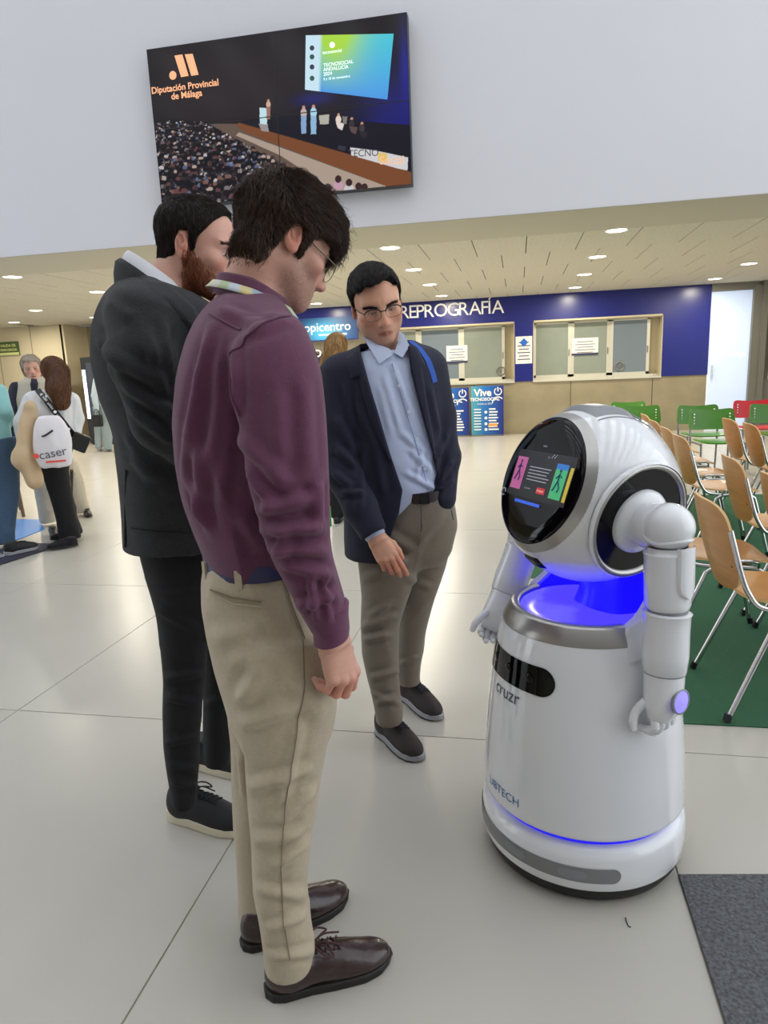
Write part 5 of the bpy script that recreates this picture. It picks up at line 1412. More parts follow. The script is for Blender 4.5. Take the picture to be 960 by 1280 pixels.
# shirt
tor = Loft(F1.rows([(366, 282, 338, .06), (380, 264, 352, .115), (398, 249, 366, .165), (425, 236, 379, .185), (470, 223, 392, .190), (520, 217, 399, .185), (570, 221, 402, .178), (620, 231, 399, .170), (655, 243, 395, .168), (680, 254, 391, .166), (712, 266, 388, .150)]), sm=0.02, cap=0.02)
armn = Loft(F1.rows([(396, 322, 367, .040, -.165), (410, 306, 378, .056, -.18), (435, 293, 389, .066, -.195), (470, 290, 399, .068, -.21), (520, 298, 406, .067, -.22), (560, 304, 410, .065, -.228), (600, 311, 413, .063, -.232), (640, 321, 415, .062, -.235),
                     (672, 329, 415, .061, -.235), (700, 341, 418, .060, -.232), (730, 358, 425, .058, -.228), (760, 374, 431, .055, -.222), (780, 388, 434, .050, -.218), (793, 397, 433, .046, -.215)]), sm=0.012)
ktab = ([0.9, 1.15, 1.32, 1.45, 1.6], [0.006, 0.008, 0.012, 0.05, 0.06])
def f_shirt1(P):
    a = armn(P); b = tor(P)
    c = s_chain(P, [(-0.01, 0.165, 1.44), (-0.02, 0.235, 1.17), (0.02, 0.23, 0.93)], [0.066, 0.058, 0.045], 0.03)
    k = np.interp(P[:, 2], *ktab).astype(np.float32)
    h = np.clip(0.5 + 0.5 * (a - b) / k, 0, 1); d = a + (b - a) * h - k * h * (1 - h)
    return smin(d, c, 0.02)
fo = folds_px(F1, f_shirt1, [(262, 410, 240, 560, .0082, .014), (275, 425, 262, 600, .0068, .012), (250, 440, 228, 600, .0054, .013), (248, 560, 250, 655, .0082, .016), (285, 480, 275, 640, .0054, .014), (232, 600, 262, 668, .0068, .014), (300, 640, 330, 690, .0068, .014),
                             (296, 430, 300, 520, .0068, .010), (322, 640, 395, 622, .0095, .012), (326, 662, 405, 660, .0109, .012), (336, 688, 412, 690, .0095, .011), (350, 705, 420, 722, .0082, .011), (352, 655, 352, 700, .0054, .012), (400, 655, 398, 600, .0068, .013),
                             (300, 545, 360, 610, .0068, .014), (345, 480, 350, 600, .0041, .015), (378, 470, 385, 590, .0041, .014), (372, 760, 425, 742, .0082, .010), (388, 720, 396, 775, .0082, .009), (405, 725, 412, 780, .0054, .008), (310, 585, 345, 640, .0068, .012),
                             (305, 420, 360, 400, .0041, .012), (278, 385, 330, 410, .0041, .012)])
ds1 = cloth_disp(fo, 0.0048, 8, (1, 1, 0.45), 7)
sh1 = sdf_obj('shirt', f_shirt1, (-0.3, -0.33, 0.84), (0.3, 0.32, 1.6), 0.0054, M_purple, man1, ds1)
line('shoulder_seam', F1, f_shirt1, [(303, 520), (296, 480), (292, 450), (308, 425), (335, 408), (362, 398)], 0.0018, M_purple, sh1, 0.0012, 8, ds1)
line('yoke_seam', F1, f_shirt1, [(262, 392), (282, 404), (300, 412)], 0.0018, M_purple, sh1, 0.0012, 8, ds1)
# cuff
cz = armn.at(armn.z0 + 0.008); CE = np.array([cz[0], cz[1], armn.z0 + 0.004])
cu = ring_band(CE, (1, 0, 0), (0, 1, 0), cz[2] + 0.001, cz[3] + 0.001, [(-0.014, 0.012), (-0.010, -0.006), (0.003, -0.010), (0.004, 0.030), (0.006, 0.052), (0.0, 0.056)], 0, 2 * math.pi, 49, zf=lambda t: 0.008 * math.cos(t))
cuff1 = MB().grid(cu).obj('cuff', M_purple, sh1, True)
# head, neck, hand
HC1 = F1.A(354, 304, 0.0); HR1 = head_axes(24, 28, 0); SC1 = 0.915
neck1 = ([HC1 + HR1 @ np.array([0, -0.030, -0.04]), F1.A(322, 352, 0), F1.A(312, 392, 0)], [0.054, 0.057, 0.075])
hc, hr = to_hand(F1.A(416, 795, -0.215), None, (0.62, -0.75, 0.0), (-0.22, 0.05, 1.0))
curl1 = [(34, 52, 40), (38, 56, 40), (42, 58, 42), (46, 55, 40)]
core1 = [core_of(tor, [1.42, 1.25, 1.05], 0.05), core_of(pel, [1.0, 0.9, 0.8], 0.04), core_of(legn, [0.8, 0.6, 0.4, 0.25, 0.17]), core_of(legf, [0.8, 0.6, 0.4, 0.25, 0.17]),
         ([(0.0, 0, 1.40), (0.03, -0.16, 1.40), (0.05, -0.23, 1.12), tuple(hc + hr @ np.array([0, 0, 0.03]))], [0.05, 0.045, 0.035, 0.02]), ([(0.0, 0.0, 1.4), (0, 0.165, 1.41), (-0.02, 0.235, 1.17), (0.02, 0.23, 0.93)], [0.05, 0.045, 0.035, 0.03])]
b1, fhd1, fh1 = body_obj(man1, F1, HC1, HR1, SC1, dict(jaw=0.96, lid=0.0018, nose=-0.003), neck1, [(hc, hr, 1, curl1, 0.6, 1.0)], core1, (205, 156, 136), stubble=0.5)
eyes(b1, HC1, HR1, SC1, 0.5)
# hair: loose dark waves with a fringe
ZL1 = ([-.14, -.05, -.036, -.029, -.022, .003, .008, .021, .027, .05, .08, .10, .13], [-.072, -.072, -.055, 0.0, .027, .027, -.030, -.030, .018, .034, .036, .030, .024])
def reg1(L): return (np.interp(L[:, 1], *ZL1).astype(np.float32) - L[:, 2]) * 0.8
def thick1(L):
    z, y = L[:, 2], L[:, 1]
    t = 0.004 + 0.019 * np.clip((z + 0.03) / 0.09, 0, 1) + 0.007 * np.clip((y - 0.02) / 0.08, 0, 1) * (z > 0.03) + 0.003 * np.clip((z - 0.08) / 0.03, 0, 1) + -0.006 * np.clip((-y - 0.04) / 0.05, 0, 1) * (z > -0.03)
    return (t + 0.0075 * vnoise(L * np.array([30, 24, 36], np.float32), 4) + 0.0022 * vnoise(L * np.array([95, 60, 95], np.float32), 8)).astype(np.float32)
hair1, fhair1, HV, HF = hair_shell(man1, HC1, HR1, SC1, reg1, thick1, 0.0035, M_hair_mesh)
def flow1(P):
    L = (P - HC1) @ HR1 / SC1; z, y, x = L[:, 2], L[:, 1], L[:, 0]; D = np.zeros_like(L)
    top = np.clip((z - 0.03) / 0.05, 0, 1); back = np.clip((-y - 0.03) / 0.05, 0, 1)
    D[:, 1] = (0.9 + 0.5 * top) * (1 - back) + 0.15 * back; D[:, 2] = -0.55 * (1 - top) - 1.0 * back - 0.35 * (y > 0.06); D[:, 0] = np.sign(x) * 0.25 * top
    w = vnoise(L * 26, 21); D[:, 2] += 0.7 * w; D[:, 0] += 0.5 * vnoise(L * 26, 22)
    return D @ HR1.T
p = pick(HV, HF, lambda c: np.ones(len(c), bool), 8200, rngp)
strands('hair_strands', p, flow1, fhair1, 9, 0.0058, 0.00062, M_strand, hair1, rngp, lift=0.0007, curl=0.25, col=dark_cols(rngp, (78, 58, 46), 0.6))
Lf = lambda c: (c - HC1) @ HR1 / SC1
p = pick(HV, HF, lambda c: (Lf(c)[:, 1] > 0.075) & (Lf(c)[:, 2] > 0.02) & (Lf(c)[:, 2] < 0.09), 420, rngp)
strands('fringe_strands', p, lambda P: (np.array([0.05, 0.42, -1.0]) @ HR1.T) * np.ones((len(P), 1)), fhair1, 7, 0.0062, 0.0007, M_strand, hair1, rngp, lift=0.0016, curl=0.55, stick=0.35, col=dark_cols(rngp, (50, 38, 30), 0.5))
p = pick(HV, HF, lambda c: (Lf(c)[:, 2] > 0.06), 160, rngp)
strands('loose_strands', p, flow1, fhair1, 8, 0.006, 0.0006, M_strand, hair1, rngp, lift=0.0022, curl=0.9, stick=0.3, col=dark_cols(rngp, (56, 44, 36), 0.5))
fnk = lambda P: fhd1(P)
V_, F_, _ = surface(fhd1, HC1 - 0.16, HC1 + 0.16, 0.006, proj=1)
p = pick(V_, F_, lambda c: (Lf(c)[:, 1] < -0.035) & (Lf(c)[:, 2] < -0.055) & (Lf(c)[:, 2] > -0.095), 300, rngp)
strands('nape_hair', p, lambda P: (np.array([0.0, 0.1, -1.0]) @ HR1.T) * np.ones((len(P), 1)), fhd1, 3, 0.0022, 0.00042, M_strand, hair1, rngp, lift=0.0004, col=dark_cols(rngp, (60, 46, 38), 0.4))
brows(b1, HC1, HR1, SC1, fh1, M_strand, rngp)
glasses(man1, HC1, HR1, SC1, M_frame_g, M_frame_g, z=-0.012, y=0.112, w=0.0245, hgt=0.021)
# collar and lanyard
cc = F1.A(318, 370, 0.0)
col1 = ring_band(cc, (1, 0, -0.30), (0, 1, 0), 0.060, 0.064, [(0.000, -0.035), (-0.003, 0.020), (0.001, 0.026), (0.008, 0.022), (0.016, -0.004), (0.021, -0.020)], 0.35, 2 * math.pi - 0.35, 61, zf=lambda t: -0.016 * max(0, math.cos(t)))
c1o = MB().grid(col1).obj('collar', M_purple, sh1, True)
M_lan = mat('pastel_lanyard', (200, 196, 170), 0.6, attr=True)
ln = ring_band(cc, (1, 0, -0.34), (0, 1, 0), 0.073, 0.077, [(0.006, 0.004), (0.0125, -0.004), (0.020, -0.012), (0.019, -0.013)], 0.5, 2 * math.pi - 0.5, 61, zf=lambda t: -0.010 * max(0, math.cos(t)))
me = MB().grid(ln).mesh('lanyard'); n_ = ln.shape[1]
pal = [lin(c) for c in ((206, 202, 190), (176, 190, 150), (196, 206, 214), (214, 196, 140), (150, 170, 190), (210, 214, 170))]
cl_ = np.array([pal[(j // 3) % 6] for _ in range(ln.shape[0]) for j in range(n_)]); color_attr(me, cl_)
lan = link('lanyard', me, M_lan, man1)
fq = F1.A(402, 560, -0.06)
MB().tube([ln[1, 2], ln[1, 2] + np.array([0.05, -0.01, -0.08]), (fq[0] + 0.012, 0.0, 1.25), (fq[0] + 0.01, -0.03, 1.12)], 0.004, 6, smooth=4).obj('lanyard_strap', M_lan, lan, True)
bq = F1.A(405, 640, -0.10)
boxo('green_badge', (bq[0] - 0.04, bq[1] - 0.04, bq[2] - 0.022), (bq[0] + 0.011, bq[1] - 0.036, bq[2] + 0.018), mat('badge_green', (70, 170, 70), 0.4), lan, bev=0.001)
# shoes
shoe(man1, F1.G(332, 1243), F1.G(486, 1196), 'dress', M_brownl, M_soleb, M_laceb, L=0.300)
shoe(man1, F1.G(303, 1186), F1.G(437, 1116), 'dress', M_brownl, M_soleb, M_laceb, L=0.300)
# ---------------------------------------------------------------- man in the navy blazer
F2 = Frame(-0.43, 2.42)
man2 = empty('person', 'man in open navy blazer, light blue shirt and glasses, facing camera, looking down', 'person', F2.o, F2.rot)
M_navy = mat('navy_wool', (17, 19, 42), 0.85, noise=(80, 0.08), bump=(500, 0.25), sheen=0.05)
M_lblue = mat('light_blue_oxford', (192, 203, 228), 0.8, noise=(200, 0.05), bump=(500, 0.2))
M_taupe = mat('taupe_chino', (120, 110, 96), 0.85, noise=(110, 0.05), bump=(500, 0.25), sheen=0.15)
M_dbelt = mat('dark_brown_belt', (44, 30, 26), 0.4)
M_sneak = mat('brown_suede_sneaker', (44, 34, 34), 0.75, noise=(40, 0.12))
M_midsole = mat('grey_midsole', (150, 150, 156), 0.6)
M_lace2 = mat('navy_lace', (24, 24, 36), 0.8)
M_button = mat('pale_button', (220, 226, 236), 0.4)
def poly_uz(fr, pts, w): return np.array([fr.A(x, y, w)[[0, 2]] for x, y in pts])
# trousers
pel2 = Loft(F2.rows([(610, 496, 560, .115), (630, 480, 568, .122), (655, 458, 571, .128), (690, 449, 565, .112), (706, 453, 552, .088)]), cap=0.03)
la2 = Loft(F2.rows([(690, 447, 524, .092, -.04), (720, 450, 520, .090, -.05), (745, 453, 510, .085, -.06), (780, 451, 500, .080, -.075), (815, 452, 498, .074, -.09), (845, 458, 498, .070, -.10), (870, 464, 501, .068, -.11), (888, 469, 505, .068, -.12), (898, 471, 504, .068, -.12)]), cap=0.003)
lb2 = Loft(F2.rows([(690, 500, 562, .090, .06), (720, 499, 552, .086, .08), (750, 497, 543, .080, .10), (790, 495, 533, .074, .14), (820, 495, 527, .070, .17), (840, 496, 525, .068, .18), (850, 498, 524, .068, .19)]), cap=0.003)
f_tr2 = lambda P: smin(smin(pel2(P), la2(P), 0.03), lb2(P), 0.03)
fo = folds_px(F2, f_tr2, [(452, 785, 498, 768, .009, .015), (454, 800, 490, 792, .009, .013), (456, 775, 490, 755, .006, .014), (455, 850, 498, 838, .008, .012), (464, 880, 503, 868, .008, .010), (463, 866, 500, 880, .006, .010), (520, 690, 470, 660, .007, .018), (522, 680, 556, 640, .006, .018), (510, 700, 480, 700, .006, .014),
                          (500, 830, 524, 820, .007, .010), (498, 812, 526, 806, .006, .010), (505, 720, 540, 735, .005, .014), (452, 725, 510, 700, .006, .016), (495, 770, 534, 765, .005, .012)])
tr2 = sdf_obj('trousers', f_tr2, (-0.25, -0.25, 0.02), (0.25, 0.32, 1.02), 0.0068, M_taupe, man2, cloth_disp(fo, 0.004, 9, (1, 1, 0.6), 12))
line('fly_seam', F2, f_tr2, [(526, 632), (527, 660), (522, 682)], 0.0014, M_dbelt, tr2, 0.002)
line('side_pocket', F2, f_tr2, [(560, 622), (566, 650)], 0.0018, M_dbelt, tr2, 0.002)
bt = pel2.at(pel2.z1 - 0.02); zb = pel2.z1 - 0.016
BT = [(bt[0] + (bt[2] + 0.007) * math.cos(t), bt[1] + (bt[3] + 0.007) * math.sin(t)) for t in np.linspace(0, 2 * math.pi, 65)]
belt2 = MB().grid(np.array([[(x, y, zb + dz + 0.06 * (x - bt[0])) for x, y in BT] for dz in (-0.018, 0.018)])).grid(np.array([[(bt[0] + (x - bt[0]) * k, bt[1] + (y - bt[1]) * k, zb + 0.018 + 0.06 * (x - bt[0])) for x, y in BT] for k in (1.0, 0.7)])).obj('belt', M_dbelt, man2, True)
boxo('buckle', (bt[0] - 0.012, bt[1] - bt[3] - 0.012, zb - 0.019), (bt[0] + 0.024, bt[1] - bt[3] - 0.006, zb + 0.019), M_frame_d, belt2, bev=0.002)
# jacket and shirt
jb = Loft(F2.rows([(428, 450, 518, .085), (440, 430, 533, .115), (455, 414, 543, .130), (480, 410, 549, .142), (520, 414, 554, .145), (560, 420, 556, .143), (600, 426, 558, .145), (640, 430, 562, .150), (672, 430, 562, .155), (690, 431, 558, .155)]), sm=0.02, cap=0.006)
opn = poly_uz(F2, [(448, 415), (449, 440), (458, 470), (470, 510), (483, 555), (495, 590), (503, 612), (499, 640), (490, 664), (478, 715), (575, 715), (562, 650), (551, 612), (545, 585), (535, 545), (524, 505), (514, 465), (510, 430), (508, 410)], -0.13)
lapl = poly_uz(F2, [(446, 436), (433, 447), (440, 473), (450, 470), (463, 525), (490, 582), (483, 555), (470, 510), (458, 470)], -0.13)
lapr = poly_uz(F2, [(508, 428), (521, 434), (531, 456), (526, 461), (537, 520), (547, 582), (535, 545), (524, 505), (514, 465)], -0.13)
sR = [F2.A(427, 470, -0.03), F2.A(425, 530, -0.06), F2.A(430, 592, -0.10), F2.A(450, 634, -0.15), F2.A(467, 666, -0.185)]
sL = [F2.A(534, 462, 0.03), F2.A(546, 520, 0.02), F2.A(553, 572, 0.0), F2.A(553, 622, -0.06)]
def f_jk2(P):
    b = jb(P); inner = jb(P, grow=-0.013, caps=False)
    d = smax(b, -np.maximum(inner, 0.02 - (jb.z1 - P[:, 2])), 0.003)
    lp = np.clip(0.5 - np.minimum(s_poly(P[:, 0], P[:, 2], lapl), s_poly(P[:, 0], P[:, 2], lapr)) / 0.004, 0, 1) * (P[:, 1] < 0)
    d = d - 0.009 * lp
    cut = np.maximum(s_poly(P[:, 0], P[:, 2], opn), P[:, 1] + 0.03); d = smax(d, -cut, 0.004)
    a = s_chain(P, sR, [0.078, 0.072, 0.066, 0.056, 0.047], 0.02); c = s_chain(P, sL, [0.076, 0.068, 0.062, 0.052], 0.02)
    wv = F2.A(467, 666, -0.185) - F2.A(450, 634, -0.15); wv /= np.linalg.norm(wv); a = smax(a, (P - sR[-1].astype(np.float32)) @ wv.astype(np.float32) - 0.004, 0.004)
    k = np.interp(P[:, 2], [1.0, 1.2, 1.32, 1.4], [0.006, 0.01, 0.03, 0.05]).astype(np.float32)
    for e in (a, c):
        h = np.clip(0.5 + 0.5 * (e - d) / k, 0, 1); d = e + (d - e) * h - k * h * (1 - h)
    return d
fo = folds_px(F2, f_jk2, [(420, 560, 446, 585, .009, .014), (416, 590, 440, 610, .009, .013), (425, 615, 455, 618, .008, .012), (418, 520, 440, 560, .006, .015), (560, 540, 545, 575, .008, .013), (566, 575, 548, 600, .009, .012), (568, 600, 550, 615, .007, .010),
                          (455, 560, 448, 640, .006, .014), (470, 560, 480, 620, .005, .014), (445, 500, 470, 560, .004, .014), (536, 480, 550, 545, .005, .014), (432, 480, 440, 540, .005, .012)])
jk2 = sdf_obj('blazer', f_jk2, (-0.33, -0.33, 0.66), (0.3, 0.2, 1.52), 0.0062, M_navy, man2, cloth_disp(fo, 0.0035, 8, (1, 1, 0.5), 31))
stp = Loft(F2.rows([(438, 450, 520, .080), (446, 440, 530, .100), (458, 424, 538, .116), (480, 418, 544, .128), (520, 420, 550, .131), (560, 426, 552, .128), (600, 438, 553, .122), (625, 452, 556, .115), (640, 460, 562, .11)]), sm=0.02)
def f_st2(P): return stp(P)
fo = folds_px(F2, f_st2, [(480, 470, 500, 540, .004, .010), (490, 455, 515, 520, .004, .010), (512, 560, 540, 590, .006, .012), (505, 590, 545, 612, .006, .010), (500, 540, 530, 565, .005, .011), (520, 600, 530, 560, .005, .010), (475, 480, 490, 545, .003, .012)])
st2 = sdf_obj('shirt', f_st2, (-0.3, -0.2, 0.85), (0.3, 0.2, 1.5), 0.007, M_lblue, man2, cloth_disp(fo, 0.0025, 10, (1, 1, 0.5), 33))
line('placket', F2, f_st2, [(490, 455), (500, 490), (512, 530), (524, 570), (535, 612)], 0.0013, mat('blue_stitch', (118, 140, 190), 0.8), st2, 0.003, 8)
for x, y in ((499, 482), (511, 515), (521, 549), (531, 586)):
    h_ = hit(F2, f_st2, x, y)
    if h_ is not None: MB().lathe([(0.0005, 0.003), (0.0052, 0.003), (0.0058, 0.0)], 12, M=(np.array([[1, 0, 0], [0, 0, -1], [0, 1, 0]]), h_ + np.array([0, -0.003, 0]))).obj('button', M_button, st2, True)
# head and hand
HC2 = F2.A(470, 379, -0.02); HR2 = head_axes(-77, 19, -11); SC2 = 1.035
neck2 = ([HC2 + HR2 @ np.array([0, -0.025, -0.05]), F2.A(478, 425, 0.01), F2.A(484, 455, 0.02)], [0.056, 0.058, 0.08])
hd_ = F2.A(489, 706, -0.22) - F2.A(468, 669, -0.19); hd_ /= np.linalg.norm(hd_)
hc, hr = to_hand(F2.A(470, 671, -0.19), None, (0.10, -1, 0.25), -hd_)
core2 = [core_of(stp, [1.36, 1.2, 1.05], 0.04), core_of(pel2, [0.93, 0.82], 0.03), core_of(la2, [0.72, 0.5, 0.3, 0.17]), core_of(lb2, [0.72, 0.5, 0.35, 0.26]),
         ([(0.0, 0.02, 1.36)] + [tuple(q) for q in sR], [0.05, 0.045, 0.04, 0.035, 0.03, 0.024]), ([(0.0, 0.02, 1.36)] + [tuple(q) for q in sL], [0.05, 0.045, 0.04, 0.035, 0.03])]
b2, fhd2, fh2 = body_obj(man2, F2, HC2, HR2, SC2, dict(jaw=1.18, lid=0.0016, down=0.004), neck2, [(hc, hr, 1, [(14, 22, 14), (22, 34, 22), (30, 42, 28), (34, 44, 30)], 0.25, 1.0)], core2, (216, 162, 134), stubble=0.28, lips=(164, 100, 88))
eyes(b2, HC2, HR2, SC2, 0.75)
cv = ring_band(hc + hr[:, 2] * 0.012, hr[:, 0], hr[:, 1], 0.034, 0.027, [(0, 0)], 0, 2 * math.pi, 33)[0]
axis = hr[:, 2]; P = np.array([cv - axis * 0.012, cv * 1.0 - axis * 0.010 + (cv - cv.mean(0)) * 0.08, cv + axis * 0.03 + (cv - cv.mean(0)) * 0.12]); MB().grid(P).obj('shirt_cuff', M_lblue, st2, True)
ZL2 = ([-.14, -.05, -.036, -.029, -.022, .003, .008, .021, .027, .045, .06, .075, .10, .13], [-.070, -.070, -.055, 0.0, .030, .030, -.012, -.012, .034, .058, .062, .064, .064, .064])
def reg2(L):
    y, x = L[:, 1], L[:, 0]; zl = np.interp(y, *ZL2).astype(np.float32)
    fh_ = 0.084 + 0.26 * np.maximum(-x, 0) - 0.16 * np.maximum(x, 0)
    zl = np.where(y > 0.05, np.maximum(zl, np.where(np.abs(x) < 0.062, fh_, 0.0) * np.clip((y - 0.05) / 0.02, 0, 1)), zl)
    return ((zl - L[:, 2]) * 0.75).astype(np.float32)
thick2 = lambda L: (0.005 + 0.009 * np.clip((L[:, 2] + 0.0) / 0.09, 0, 1) + 0.006 * np.clip((L[:, 1] - 0.03) / 0.05, 0, 1) * (L[:, 2] > 0.06) + 0.0018 * vnoise(L * 60, 4)).astype(np.float32)
hair2, fhair2, HV2, HF2 = hair_shell(man2, HC2, HR2, SC2, reg2, thick2, 0.0038, M_hair_mesh)
def flow2(P):
    L = (P - HC2) @ HR2 / SC2; D = np.zeros_like(L); top = np.clip((L[:, 2] - 0.05) / 0.04, 0, 1)
    D[:, 1] = 0.9 * top + 0.15; D[:, 2] = -1.0 * (1 - top) - 0.2; D[:, 0] = 0.5 * top + 0.3 * vnoise(L * 30, 3); return D @ HR2.T
p = pick(HV2, HF2, lambda c: np.ones(len(c), bool), 2600, rngp)
strands('hair_strands', p, flow2, fhair2, 5, 0.0045, 0.0009, M_strand, hair2, rngp, lift=0.0004, curl=0.1, col=dark_cols(rngp, (38, 29, 27), 0.5))
brows(b2, HC2, HR2, SC2, fh2, M_strand, rngp, thick=0.0075, col=(30, 22, 20), n=260, zb=0.0100)
glasses(man2, HC2, HR2, SC2, M_frame_d, M_frame_g, z=-0.006, y=0.112, w=0.0265, hgt=0.0185)
# collar leaves, strap, shoes
def leaf(name, fr, pts, m, parent, th=0.005):
    F = [fr.A(x, y, w) for x, y, w in pts]; n = len(F)
    c = np.mean(F, 0); B = [p + np.array([0, th, -0.001]) for p in F]
    mid = c + np.array([0, -0.004, 0])
    return MB().add(F + B + [mid], [(i, (i + 1) % n, 2 * n) for i in range(n)] + [tuple(range(n, 2 * n))[::-1]] + [((i + 1) % n, i, n + i, n + (i + 1) % n) for i in range(n)]).obj(name, m, parent, True)
cc2 = F2.A(482, 437, 0.015)
cb = ring_band(cc2, (1, 0, 0.05), (0, 1, 0.25), 0.066, 0.068, [(0.0, -0.035), (-0.003, 0.020), (0.004, 0.022), (0.014, -0.012)], -math.pi / 2 + 0.85, 3 * math.pi / 2 - 0.85, 49)
MB().grid(cb).obj('collar', M_lblue, st2, True)
leaf('collar_leaf', F2, [(453, 419, -0.045), (460, 432, -0.075), (474, 455, -0.118), (490, 444, -0.112), (487, 436, -0.085), (468, 428, -0.055)], M_lblue, st2)
leaf('collar_leaf', F2, [(499, 414, -0.04), (505, 418, -0.05), (512, 432, -0.095), (503, 447, -0.115), (493, 441, -0.10), (497, 428, -0.07)], M_lblue, st2)
def ribbon(name, fr, f, pts, wd, m, parent, lift=0.004):
    p = path(fr, f, pts, 6); p = np.array(p); g = grad(f, p.astype(np.float32)); g /= np.linalg.norm(g, axis=1)[:, None]; t = np.gradient(p, axis=0); t /= np.linalg.norm(t, axis=1)[:, None]; s = np.cross(t, g)
    p = p + g * lift; P = np.array([p - s * wd / 2 - g * 0.004, p - s * wd / 2, p + s * wd / 2, p + s * wd / 2 - g * 0.004]); return MB().grid(P).obj(name, m, parent, True, sharp=60)
M_strap = mat('blue_webbing', (36, 84, 176), 0.7, bump=(400, 0.4))
ribbon('backpack_strap', F2, f_jk2, [(512, 427), (524, 436), (534, 450), (540, 466), (543, 478)], 0.026, M_strap, man2)
shoe(man2, F2.G(474, 912), F2.G(517, 946), 'sneaker', M_sneak, M_midsole, M_lace2, L=0.285, m_mid=M_soleb, tie=False)
shoe(man2, F2.G(503, 868), F2.G(534, 890), 'sneaker', M_sneak, M_midsole, M_lace2, L=0.285, m_mid=M_soleb, tie=False)
# ---------------------------------------------------------------- bearded man in the dark grey jacket
F3 = Frame(-0.97, 1.74)
man3 = empty('person', 'bearded man in dark grey woven jacket and black trousers, behind the man in purple', 'person', F3.o, F3.rot)
M_tweed = mat('charcoal_weave', (40, 41, 44), 0.9, noise=(260, 0.35), bump=(420, 0.5), sheen=0.08)
M_blackj = mat('black_denim', (13, 13, 17), 0.85, noise=(100, 0.1), bump=(500, 0.2))
M_wshirt = mat('white_shirt', (226, 226, 232), 0.75)
M_tie = mat('black_knit', (14, 14, 16), 0.85)
M_sn3 = mat('black_suede_sneaker', (24, 24, 28), 0.7, noise=(40, 0.15))
M_cream = mat('cream_sole', (214, 204, 180), 0.6)
M_wlace = mat('black_lace', (16, 16, 18), 0.8)
pel3 = Loft(F3.rows([(655, 166, 292, .150), (690, 174, 293, .160), (720, 184, 295, .165), (750, 194, 297, .160), (780, 200, 298, .14)]))
la3 = Loft(F3.rows([(730, 190, 272, .085), (770, 198, 266, .084), (810, 201, 260, .080), (850, 204, 256, .076), (890, 203, 252, .070), (930, 204, 250, .064), (960, 208, 248, .060), (990, 213, 247, .058), (1000, 214, 246, .058)], w=-0.08), cap=0.004)
lb3 = Loft(F3.rows([(740, 236, 298, .085), (790, 248, 300, .080), (830, 254, 298, .076), (870, 254, 294, .070), (905, 254, 291, .064), (935, 255, 289, .060), (950, 256, 288, .060)], w=0.12), cap=0.004)
f_tr3 = lambda P: smin(smin(pel3(P), la3(P), 0.03), lb3(P), 0.03)
fo = folds_px(F3, f_tr3, [(205, 850, 252, 840, .008, .012), (206, 872, 250, 880, .007, .012), (206, 930, 248, 920, .007, .011), (210, 955, 246, 962, .007, .010), (208, 975, 246, 985, .006, .010), (195, 760, 250, 790, .006, .015), (258, 880, 290, 870, .006, .012)])
tr3 = sdf_obj('trousers', f_tr3, (-0.25, -0.25, 0.03), (0.25, 0.3, 1.0), 0.0068, M_blackj, man3, cloth_disp(fo, 0.003, 9, (1, 1, 0.6), 41))
jb3 = Loft(F3.rows([(348, 150, 192, .085, -.09), (358, 141, 214, .130, -.09), (370, 131, 240, .170, -.09), (388, 120, 272, .190, -.085), (412, 113, 292, .200, -.08), (450, 113, 300, .200, -.07), (490, 124, 304, .190, -.06), (535, 142, 304, .180, -.05), (580, 147, 302, .178, -.04),
                     (625, 149, 302, .180, -.03), (660, 150, 300, .186, -.02), (676, 151, 298, .188, -.02)]), sm=0.02, cap=0.006)
sA = [F3.A(172, 398, -0.27), F3.A(176, 450, -0.31), F3.A(200, 526, -0.30), F3.A(236, 556, -0.20), F3.A(268, 572, -0.04)]
sB = [(0.05, 0.08, 1.50), (0.06, 0.15, 1.25), (0.2, 0.08, 1.15)]
lap3 = poly_uz(F3, [(158, 330), (172, 338), (196, 376), (188, 384), (206, 378), (250, 430), (280, 480), (240, 388), (205, 356), (176, 326)], -0.2)
vent = poly_uz(F3, [(156, 588), (157.5, 588), (159, 690), (155, 690)], -0.2)
def f_jk3(P):
    d = jb3(P); k = np.interp(P[:, 2], [1.1, 1.3, 1.4, 1.5], [0.006, 0.012, 0.04, 0.06]).astype(np.float32)
    d = d - 0.007 * np.clip(0.5 - s_poly(P[:, 0], P[:, 2], lap3) / 0.004, 0, 1) * (P[:, 1] < -0.05)
    a = s_chain(P, sA, [0.072, 0.074, 0.066, 0.058, 0.050], 0.02); c = s_chain(P, sB, [0.07, 0.065, 0.05], 0.02)
    for e in (a, c):
        h = np.clip(0.5 + 0.5 * (e - d) / k, 0, 1); d = e + (d - e) * h - k * h * (1 - h)
    return d
fo = folds_px(F3, f_jk3, [(130, 440, 200, 480, .008, .016), (150, 480, 215, 520, .009, .015), (160, 510, 220, 555, .009, .014), (190, 430, 205, 500, .007, .015), (120, 420, 150, 470, .006, .016), (205, 500, 225, 545, .008, .013), (150, 570, 210, 600, .006, .018), (155, 540, 190, 600, .005, .018),
                          (205, 400, 212, 470, .006, .014), (132, 380, 165, 400, .005, .016), (200, 620, 250, 600, .005, .018)])
jk3 = sdf_obj('jacket', f_jk3, (-0.36, -0.42, 0.84), (0.36, 0.26, 1.72), 0.0066, M_tweed, man3, cloth_disp(fo, 0.0045, 7, (1, 1, 0.6), 45))
line('back_vent', F3, f_jk3, [(158, 588), (157, 640), (157, 684)], 0.0028, M_tie, jk3, 0.001, 8)
line('hem_fold', F3, f_jk3, [(165, 660), (200, 664), (250, 666)], 0.0016, M_tie, jk3, 0.002, 8)
